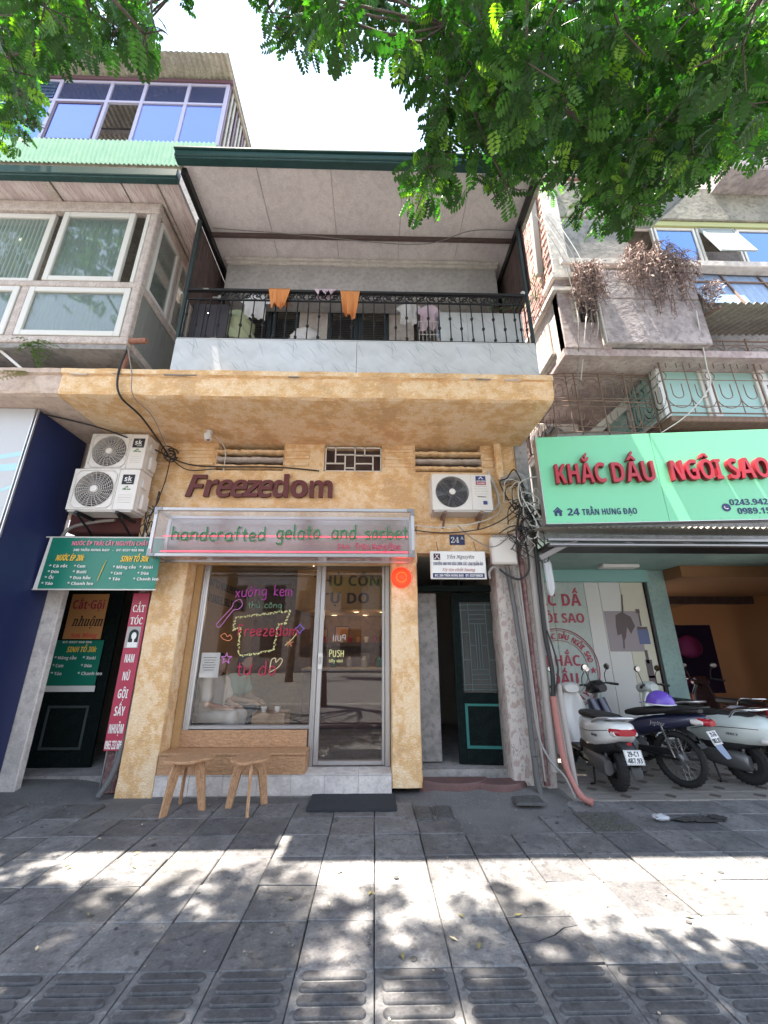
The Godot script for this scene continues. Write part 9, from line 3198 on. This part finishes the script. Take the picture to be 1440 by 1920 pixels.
# ---------- street trees: boughs of the crowns as [x, y, z, radius] ----------
const CROWN_RIGHT := [[5.30, 8.51, -3.47, 0.24], [2.36, 7.89, -2.86, 0.27], [4.66, 8.25, -3.45, 0.35], [3.57, 7.19, -2.11, 0.42], [1.90, 8.45, -3.48, 0.32], [1.56, 6.71, -3.04, 0.28], [2.36, 5.69, -2.64, 0.35], [0.48, 5.80, -1.63, 0.42], [3.99, 7.66, -2.73, 0.23], [1.42, 8.44, -3.49, 0.47], [0.97, 7.91, -2.73, 0.25], [2.39, 5.28, -1.47, 0.32], [1.91, 6.82, -2.11, 0.24], [3.01, 7.54, -3.06, 0.24], [2.15, 6.80, -2.35, 0.31], [2.50, 7.22, -3.02, 0.24], [-0.06, 6.38, -1.72, 0.19], [1.50, 7.15, -2.83, 0.48], [1.23, 5.53, -1.41, 0.22], [2.34, 5.03, -1.94, 0.26], [3.40, 7.28, -2.51, 0.44], [3.53, 8.35, -3.06, 0.44], [2.59, 7.33, -2.49, 0.44], [0.37, 6.01, -2.03, 0.11], [2.11, 7.25, -2.00, 0.23], [2.47, 5.44, -2.42, 0.15], [4.19, 7.42, -3.00, 0.45], [2.59, 5.81, -2.85, 0.25], [3.88, 8.42, -4.23, 0.25], [3.92, 7.96, -2.65, 0.28], [1.32, 7.90, -2.36, 0.30], [2.85, 5.92, -1.74, 0.29], [2.14, 7.54, -2.31, 0.31], [3.85, 8.34, -2.71, 0.31], [1.89, 5.01, -2.12, 0.25], [4.43, 8.34, -4.20, 0.20], [1.09, 8.22, -2.49, 0.47], [0.04, 6.17, -1.62, 0.14], [2.77, 8.44, -4.37, 0.18], [0.01, 6.73, -1.84, 0.21], [1.85, 8.55, -2.74, 0.35], [0.87, 6.55, -1.76, 0.22], [3.71, 7.59, -2.65, 0.30], [0.43, 5.50, -2.49, 0.31], [4.18, 8.31, -2.52, 0.22], [3.57, 5.93, -2.38, 0.16], [1.09, 6.82, -2.52, 0.36], [1.31, 7.69, -3.12, 0.31], [2.55, 6.02, -1.51, 0.14], [0.42, 7.28, -2.33, 0.27], [2.20, 5.01, -1.36, 0.34], [1.43, 5.22, -1.84, 0.37], [-0.63, 8.26, -2.35, 0.15], [2.86, 6.00, -2.89, 0.14], [3.22, 6.39, -1.75, 0.14], [2.19, 5.16, -2.40, 0.24], [4.18, 8.48, -3.86, 0.33], [2.34, 5.94, -1.76, 0.48], [2.68, 5.57, -2.23, 0.31], [2.60, 5.16, -1.71, 0.29], [3.91, 8.22, -2.33, 0.34], [3.05, 6.98, -2.78, 0.32], [2.51, 8.31, -2.93, 0.48], [0.58, 5.77, -2.07, 0.26], [3.03, 5.71, -2.17, 0.32], [-0.61, 6.86, -1.99, 0.33], [-0.86, 6.75, -2.06, 0.12], [2.99, 6.41, -1.69, 0.23], [-0.83, 7.35, -2.19, 0.37], [3.24, 6.54, -2.72, 0.44], [1.97, 7.39, -3.17, 0.35], [2.15, 6.44, -2.07, 0.45], [1.52, 7.81, -2.88, 0.30], [-0.68, 7.81, -2.53, 0.25], [1.62, 6.03, -1.67, 0.38], [3.42, 7.06, -1.83, 0.10], [-0.26, 5.33, -1.42, 0.28], [1.41, 6.24, -1.59, 0.10], [1.81, 7.95, -3.06, 0.24], [2.93, 7.45, -2.55, 0.27], [0.85, 5.78, -1.54, 0.26], [0.54, 7.00, -2.17, 0.32], [4.46, 7.58, -2.87, 0.23], [3.07, 6.08, -2.44, 0.32], [1.67, 5.51, -1.51, 0.31], [3.12, 6.95, -2.43, 0.36], [3.70, 6.30, -2.37, 0.25], [0.18, 7.15, -2.09, 0.45], [2.98, 8.57, -2.75, 0.44], [3.78, 7.65, -2.11, 0.30], [1.77, 8.10, -2.73, 0.32], [3.38, 7.95, -2.93, 0.32], [1.53, 6.87, -1.88, 0.24], [0.48, 5.24, -1.77, 0.27], [3.69, 7.54, -3.16, 0.23], [-0.52, 5.95, -1.56, 0.14], [1.84, 6.84, -2.81, 0.26], [-0.33, 7.17, -2.12, 0.35], [2.55, 6.51, -3.18, 0.45], [0.65, 6.35, -1.73, 0.25], [1.45, 5.09, -1.34, 0.34], [2.11, 5.83, -1.44, 0.10], [1.60, 8.23, -3.21, 0.29], [2.02, 6.53, -2.82, 0.38], [2.92, 6.71, -2.01, 0.30], [1.56, 6.24, -2.06, 0.32], [0.48, 5.41, -2.16, 0.19], [1.66, 5.36, -2.07, 0.25], [2.22, 6.80, -2.92, 0.26], [2.57, 6.37, -2.62, 0.42], [4.99, 7.86, -3.11, 0.18], [0.83, 5.55, -2.23, 0.43], [0.88, 5.32, -1.88, 0.23], [1.11, 5.86, -1.76, 0.24], [4.06, 6.74, -2.50, 0.16], [0.38, 5.01, -2.06, 0.19], [-0.26, 7.63, -2.18, 0.24], [0.93, 5.03, -1.48, 0.42], [3.96, 7.30, -2.17, 0.10], [2.66, 7.47, -3.12, 0.37], [2.76, 6.54, -1.67, 0.11], [0.74, 5.42, -1.54, 0.41], [3.71, 7.01, -3.07, 0.34], [3.18, 6.50, -2.23, 0.31], [1.61, 7.94, -2.51, 0.27], [3.53, 8.50, -2.50, 0.24], [3.71, 6.70, -2.34, 0.23], [2.60, 5.36, -1.99, 0.35], [3.14, 7.60, -2.01, 0.11], [2.01, 5.71, -2.26, 0.49], [0.20, 5.30, -1.51, 0.14], [2.05, 5.45, -1.39, 0.22], [-0.50, 6.11, -1.63, 0.19], [1.99, 5.07, -1.88, 0.28], [1.11, 7.23, -2.37, 0.23], [1.25, 6.16, -2.42, 0.47], [2.28, 7.02, -2.72, 0.24], [2.11, 7.95, -2.52, 0.26], [0.75, 6.05, -2.20, 0.40], [1.05, 5.12, -2.25, 0.18], [0.91, 7.36, -2.10, 0.23], [3.28, 8.19, -2.35, 0.38], [2.85, 6.68, -2.87, 0.28], [1.01, 6.11, -1.62, 0.22], [2.06, 5.64, -1.66, 0.28], [2.21, 8.42, -4.37, 0.23], [1.09, 6.85, -2.07, 0.46], [3.47, 7.31, -3.05, 0.37], [-1.21, 8.22, -2.47, 0.13], [5.10, 8.54, -3.92, 0.26]]
const CROWN_LEFT := [[-3.42, 6.55, -2.44, 0.23], [-3.21, 6.66, -1.96, 0.32], [-5.72, 9.06, -3.66, 0.13], [-2.74, 6.53, -1.98, 0.25], [-2.87, 5.85, -1.97, 0.22], [-2.98, 6.98, -2.16, 0.34], [-3.13, 9.35, -2.75, 0.12], [-3.89, 8.38, -2.77, 0.26], [-2.69, 6.14, -1.77, 0.33], [-2.42, 5.91, -1.57, 0.11], [-4.21, 8.79, -2.69, 0.28], [-1.67, 5.70, -1.68, 0.18], [-2.74, 8.16, -2.73, 0.22], [-3.68, 6.76, -2.78, 0.19], [-6.16, 9.21, -4.11, 0.17], [-2.32, 5.77, -1.59, 0.22], [-4.66, 8.69, -2.69, 0.19], [-4.10, 8.14, -2.86, 0.26], [-3.51, 8.66, -2.65, 0.38], [-2.58, 7.74, -2.39, 0.31], [-4.65, 9.02, -3.01, 0.34], [-2.07, 7.73, -2.22, 0.15], [-3.48, 7.39, -2.55, 0.10], [-2.22, 6.87, -2.27, 0.12], [-2.54, 6.83, -1.90, 0.14], [-2.88, 7.81, -2.56, 0.13], [-3.98, 7.33, -3.07, 0.12], [-2.70, 7.91, -2.59, 0.20], [-4.31, 7.79, -2.91, 0.30], [-3.22, 9.33, -3.09, 0.33], [-5.85, 8.81, -4.00, 0.26], [-2.73, 8.42, -2.84, 0.14], [-4.23, 8.49, -2.87, 0.35], [-4.48, 8.93, -2.63, 0.10], [-5.15, 9.45, -3.55, 0.34], [-4.82, 8.78, -3.43, 0.30], [-3.69, 9.02, -2.99, 0.31], [-3.01, 8.64, -2.55, 0.20], [-3.05, 7.91, -2.43, 0.28], [-2.24, 6.22, -1.78, 0.34], [-1.83, 6.12, -1.65, 0.15], [-5.72, 9.39, -3.85, 0.49], [-3.07, 7.31, -2.31, 0.30], [-5.34, 8.75, -3.45, 0.24], [-4.00, 7.72, -2.37, 0.23], [-3.29, 7.62, -2.45, 0.32], [-4.43, 7.34, -3.20, 0.29], [-3.22, 8.45, -2.75, 0.28]]
const CROWN_HIGH := [[-1.65, 9.43, -1.66, 0.70], [-0.03, 10.90, -2.15, 0.52], [-1.92, 10.77, -1.56, 0.69], [-4.54, 9.89, -2.24, 0.49], [1.11, 10.71, -2.35, 0.67], [-2.54, 9.91, -1.57, 0.62], [-5.66, 10.87, -2.81, 0.66], [1.34, 10.37, -1.52, 0.54], [-0.69, 8.44, -2.04, 0.40], [-5.22, 11.67, -1.84, 0.55], [-6.24, 10.58, -1.94, 0.58], [-6.97, 10.98, -2.82, 0.68], [-4.38, 10.46, -2.19, 0.43], [0.82, 11.32, -1.70, 0.45], [-3.15, 10.75, -2.48, 0.43], [-7.05, 9.48, -2.65, 0.65], [-4.96, 10.21, -2.14, 0.59], [-1.84, 10.73, -2.21, 0.58], [-6.01, 9.35, -2.17, 0.50], [0.63, 10.35, -2.04, 0.55], [-7.13, 8.41, -1.85, 0.57], [-1.01, 11.31, -1.85, 0.58], [0.48, 9.21, -1.62, 0.46], [-5.95, 8.87, -2.16, 0.43], [-3.82, 10.13, -1.91, 0.57], [-5.29, 8.35, -1.66, 0.64], [-5.39, 9.68, -2.32, 0.51], [-3.09, 10.28, -1.93, 0.50], [1.10, 9.35, -2.22, 0.47], [0.72, 11.21, -2.50, 0.57], [1.38, 11.23, -2.58, 0.46], [0.50, 10.81, -1.66, 0.60], [-0.34, 9.28, -1.70, 0.54], [-7.42, 9.94, -1.59, 0.65], [-5.89, 11.43, -2.75, 0.41], [-4.12, 11.62, -2.29, 0.54], [-6.02, 8.32, -2.59, 0.56], [-5.42, 11.25, -2.32, 0.52], [-3.36, 9.61, -2.26, 0.46], [-2.62, 11.59, -1.56, 0.67], [-6.10, 11.40, -1.90, 0.60], [-4.44, 9.88, -1.68, 0.64], [1.03, 8.31, -1.78, 0.52], [-1.19, 10.53, -1.83, 0.65], [-6.72, 9.76, -1.72, 0.72], [0.07, 11.69, -1.74, 0.74], [-7.45, 10.98, -1.71, 0.54], [-7.30, 8.74, -2.44, 0.54], [-2.10, 10.05, -2.39, 0.60], [-6.48, 8.65, -1.61, 0.52], [-6.50, 11.75, -2.06, 0.46], [-1.54, 10.09, -2.58, 0.46], [-4.41, 11.07, -2.06, 0.69], [-6.62, 11.53, -2.54, 0.47], [0.61, 8.74, -1.77, 0.48], [-3.38, 11.40, -2.05, 0.49], [-2.18, 11.62, -2.14, 0.48], [-3.63, 9.29, -1.79, 0.53], [-6.27, 11.70, -2.82, 0.48], [-6.68, 8.27, -2.47, 0.74], [-4.50, 11.59, -2.68, 0.53], [-5.57, 9.90, -1.63, 0.64], [-6.97, 9.00, -1.77, 0.52], [-7.34, 11.73, -2.44, 0.72], [-1.03, 8.27, -1.69, 0.47], [-3.59, 11.73, -2.76, 0.53], [0.19, 10.41, -1.73, 0.43], [1.46, 9.73, -1.64, 0.46], [-7.42, 10.22, -2.67, 0.67], [-4.08, 8.86, -1.72, 0.52], [-2.61, 10.50, -2.60, 0.43], [-3.26, 10.21, -2.59, 0.43], [-4.59, 8.96, -1.88, 0.45], [-0.60, 10.11, -1.56, 0.64], [1.26, 11.65, -2.43, 0.41], [0.01, 8.64, -1.99, 0.48], [-6.63, 9.29, -2.06, 0.41], [-3.21, 8.92, -2.04, 0.64], [-4.87, 11.40, -2.09, 0.42], [-2.28, 8.71, -1.83, 0.45], [-0.38, 11.06, -1.59, 0.74], [-4.88, 9.42, -1.67, 0.41], [-2.75, 9.40, -2.23, 0.64], [-7.24, 11.38, -1.53, 0.42], [0.36, 10.10, -2.48, 0.45], [0.16, 11.42, -2.47, 0.47], [0.72, 9.70, -2.35, 0.55], [1.24, 11.73, -1.67, 0.46], [-3.83, 11.14, -2.60, 0.73], [-6.11, 9.14, -1.64, 0.45], [-3.18, 9.66, -1.79, 0.47], [-3.92, 10.63, -2.12, 0.52], [-4.51, 10.56, -2.66, 0.48], [-4.84, 10.93, -1.52, 0.63], [-4.92, 11.22, -2.77, 0.43], [-5.03, 11.68, -2.71, 0.47]]

func compound_leaf(pairs: int, L: float, lw: float) -> ArrayMesh:
	# feather leaf: midrib along +x, drooping, leaflets either side and one at the tip
	var g := Geo.new()
	var rib := []
	for i in 6:
		var u := i / 5.0
		rib.append(Vector3(L * u, -0.10 * L * u * u * 2.0, 0))
	g.tube(rib, [0.0025, 0.002, 0.002, 0.0015, 0.0015, 0.001], 3, false, false)
	for i in pairs:
		var u := 0.18 + 0.80 * i / (pairs - 1.0)
		var c := Vector3(L * u, -0.2 * L * u * u, 0)
		var ll := lw * 2.05 * (0.75 + 0.5 * sin(u * PI))
		for s in [-1.0, 1.0]:
			var d := Vector3(0.45, -0.28, s).normalized()
			var w: Vector3 = d.cross(Vector3.UP).normalized() * lw * 0.5
			var m := c + d * ll * 0.32 + Vector3(0, -.003, 0); var m2 := c + d * ll * 0.70 + Vector3(0, -.008, 0); var tip := c + d * ll + Vector3(0, -.018, 0)
			var fold := Vector3(0, 0.005, 0)
			for e in [1.0, -1.0]:
				var a: Vector3 = m + w * e * 0.9 + fold; var b: Vector3 = m2 + w * e * 0.95 + fold
				g.tri(c, a, m); g.tri(m, a, b); g.tri(m, b, m2); g.tri(m2, b, tip)
	return g.mesh()

func tree(called: String, label: String, foot: Vector3, fork: float, lean: Vector3, boughs: Array, sd: int, dense: float, r0: float, size: float):
	var r := RandomNumberGenerator.new(); r.seed = sd
	var t := thing(called, label, "tree", foot, 0.0, "street trees along the kerb")
	var g := Geo.new()
	var top := Vector3(0, fork, 0) + lean
	g.tube(smooth([Vector3(0, -0.3, 0), Vector3(0.02, 0.4, 0), Vector3(0, fork * 0.5, 0) + lean * 0.3, top], 6), [r0 * 1.5, r0 * 1.35, r0 * 1.2, r0 * 1.1, r0 * 1.05, r0 * 1.0, r0, r0, r0 * .98, r0 * .96, r0 * .95, r0 * .93, r0 * .92, r0 * .9, r0 * .88, r0 * .86, r0 * .84, r0 * .82, r0 * .8], 14)
	here("trunk", g, M.bark, t)
	# limbs to spread-out boughs, twigs to the rest
	var ends := []
	for b in boughs:
		var p := Vector3(b[0], b[1], b[2]) - foot
		var near := false
		for e in ends:
			if e[0].distance_to(p) < 1.5: near = true
		if not near:
			var mid: Vector3 = top.lerp(p, 0.5) + Vector3(0, 0.45, 0.15)
			var path := smooth([top + Vector3(0, -.15, 0), top.lerp(mid, .5) + Vector3(r.randf_range(-.15, .15), .1, 0), mid, p], 6)
			var rad := []
			for i in path.size(): rad.append(lerpf(r0 * 0.42, 0.012, pow(float(i) / (path.size() - 1), 0.7)))
			var lg := Geo.new(); lg.tube(path, rad, 8)
			here("limb", lg, M.bark, t)
			ends.append([p, path])
	var tw := Geo.new()
	for b in boughs:
		var p := Vector3(b[0], b[1], b[2]) - foot
		var best := Vector3.ZERO; var bd := INF
		for e in ends:
			for i in range(e[1].size() / 2, e[1].size()):
				var d: float = e[1][i].distance_to(p)
				if d < bd: bd = d; best = e[1][i]
		tw.tube(smooth([best, best.lerp(p, .5) + Vector3(r.randf_range(-.06, .06), -.04, r.randf_range(-.06, .06)), p], 4), 0.009, 5)
		for k in 4: tw.tube([p, p + Vector3(r.randf_range(-1, 1), r.randf_range(-.8, .6), r.randf_range(-1, 1)).normalized() * b[3] * .8], 0.005, 4)
	here("twigs", tw, M.bark, t).set_meta("kind", "stuff")
	var sets := [[], [], []]
	for b in boughs:
		var c := Vector3(b[0], b[1], b[2]) - foot
		var n := int(dense * pow(b[3] / 0.35, 2.0)) + 4
		for k in n:
			var d := Vector3(r.randfn(), r.randfn() * 0.8, r.randfn()).normalized()
			var q: Vector3 = c + d * b[3] * pow(r.randf(), 0.45) * 0.92
			var yaw := atan2(-d.z, d.x) + r.randf_range(-.9, .9)
			var bs := Basis(Vector3.UP, yaw) * Basis(Vector3(0, 0, 1), r.randf_range(-1.15, .15)) * Basis(Vector3.RIGHT, r.randfn() * 0.6)
			var sc := r.randf_range(.5, 1.15) * size
			var pick := r.randf()
			sets[0 if pick < .5 else (1 if pick < .87 else 2)].append(Transform3D(bs.scaled(Vector3.ONE * sc), q - bs.x * 0.12 * size))
	for k in 3:
		var mm := MultiMesh.new()
		mm.transform_format = MultiMesh.TRANSFORM_3D
		mm.mesh = compound_leaf([6, 5, 5][k], [.31, .27, .23][k], [.050, .046, .038][k])
		mm.instance_count = sets[k].size()
		for i in sets[k].size(): mm.set_instance_transform(i, sets[k][i])
		var o := MultiMeshInstance3D.new()
		o.name = "crown"
		o.multimesh = mm
		o.material_override = [M.leaf_deep, M.leaf_mid, M.leaf_young][k]
		t.add_child(o, true)
		o.set_meta("kind", "stuff")

func trees():
	tree("street_tree", "big feather-leaved street tree hanging over the mint sign and balcony roof", Vector3(3.3, 0, 1.2), 4.6, Vector3(-.3, 0, -.2), CROWN_RIGHT, 2, 50.0, 0.20, 0.57)
	# bare boughs that show through the leaves
	var rt: Node3D = get_node("street_tree")
	for q in [[Vector3(1.58, 7.93, -2.04), Vector3(1.41, 7.33, -2.14), Vector3(1.23, 6.81, -2.21), Vector3(1.07, 6.31, -2.33), Vector3(.99, 6.04, -2.48)], [Vector3(2.78, 8.09, -2.06), Vector3(2.5, 7.24, -2.14), Vector3(2.32, 6.68, -2.28), Vector3(2.06, 6.09, -2.43), Vector3(1.86, 5.81, -2.59)], [Vector3(2.59, 6.09, -2.32), Vector3(2.48, 5.79, -2.42), Vector3(2.35, 5.58, -2.5)], [Vector3(4.05, 7.62, -2.3), Vector3(3.65, 6.98, -2.31), Vector3(3.48, 6.36, -2.42), Vector3(3.25, 5.92, -2.57)], [Vector3(-.92, 8.78, -2.44), Vector3(-.54, 8.22, -2.51), Vector3(-.12, 7.75, -2.56)]]:
		var g := Geo.new()
		var path := smooth(q, 5); var rad := []
		for i in path.size(): rad.append(lerpf(0.028, 0.007, float(i) / path.size()))
		g.tube(path, rad, 7)
		put("limb", g, M.bark, rt)
	tree("street_tree", "feather-leaved street tree whose twigs hang before the rooftop room", Vector3(-4.4, 0, 1.2), 5.0, Vector3(.2, 0, -.2), CROWN_LEFT, 3, 44.0, 0.18, 0.57)
	tree("street_tree", "tall street tree by the kerb shading the pavement before the ochre house", Vector3(-1.6, 0, 1.35), 7.0, Vector3(-.6, 0, -.3), CROWN_HIGH, 4, 14.0, 0.24, 0.8)

# ---------- across the street: what the shop glass mirrors ----------
func across_street():
	var h := thing("opposite_house", "long cream house with dark windows facing the shops across the street", "house", Vector3(0, 0, 19))
	var g := Geo.new(); g.span(-16, 16, -0.2, 8.5, 21, 28)
	put("wall", g, M.render_white, h)
	g = Geo.new(); g.span(-16.4, 16.4, 8.5, 9.0, 20.5, 28.4)
	put("cornice", g, M.ochre, h)
	for i in 10:
		for j in 2:
			g = Geo.new(); g.span(-14.6 + 3.0 * i, -13.0 + 3.0 * i, 0.9 + 3.3 * j, 2.9 + 3.3 * j, 20.95, 21.1)
			put("window", g, M.louvre_teal, h)
	var far: Node3D = get_node("street_tree")
	copy(far, "feather-leaved street tree on the far side of the street", Vector3(4.5, 0, 12.5), 1.2)
	copy(far, "far street tree opposite the salon doorway", Vector3(-4.5, 0, 12.0), 3.6)
	var b := thing("bougainvillea", "pink flowering bougainvillea in a pot on the kerb facing the glass door", "plant", Vector3(0.6, 0, 1.3))
	g = Geo.new(); g.lathe([[0, 0], [.2, 0], [.27, .45], [.29, .46], [.24, .46], [0, .42]], 16)
	here("pot", g, M.rust_pipe, b)
	g = Geo.new(); g.tube(smooth([Vector3(0, .4, 0), Vector3(.05, 1.2, 0), Vector3(-.05, 2.1, .05), Vector3(.05, 2.8, 0)], 5), .03, 8)
	here("stem", g, M.bark, b)
	leaf_tuft(b, "foliage", Vector3(0, 2.1, 0), .75, 1.5, 500, 51, M.leaf_mid, .08, .05)
	leaf_tuft(b, "blossom", Vector3(0, 2.2, 0), .8, 1.4, 260, 52, mat("blossom", .55, .08, .30, .7), .05, .05)

func _ready():
	camera_and_light()
	materials()
	ground()
	center_house()
	balcony()
	left_house()
	right_house()
	trees()
	across_street()
	shop_interior()
	shop_signs()
	fittings()
	bikes()
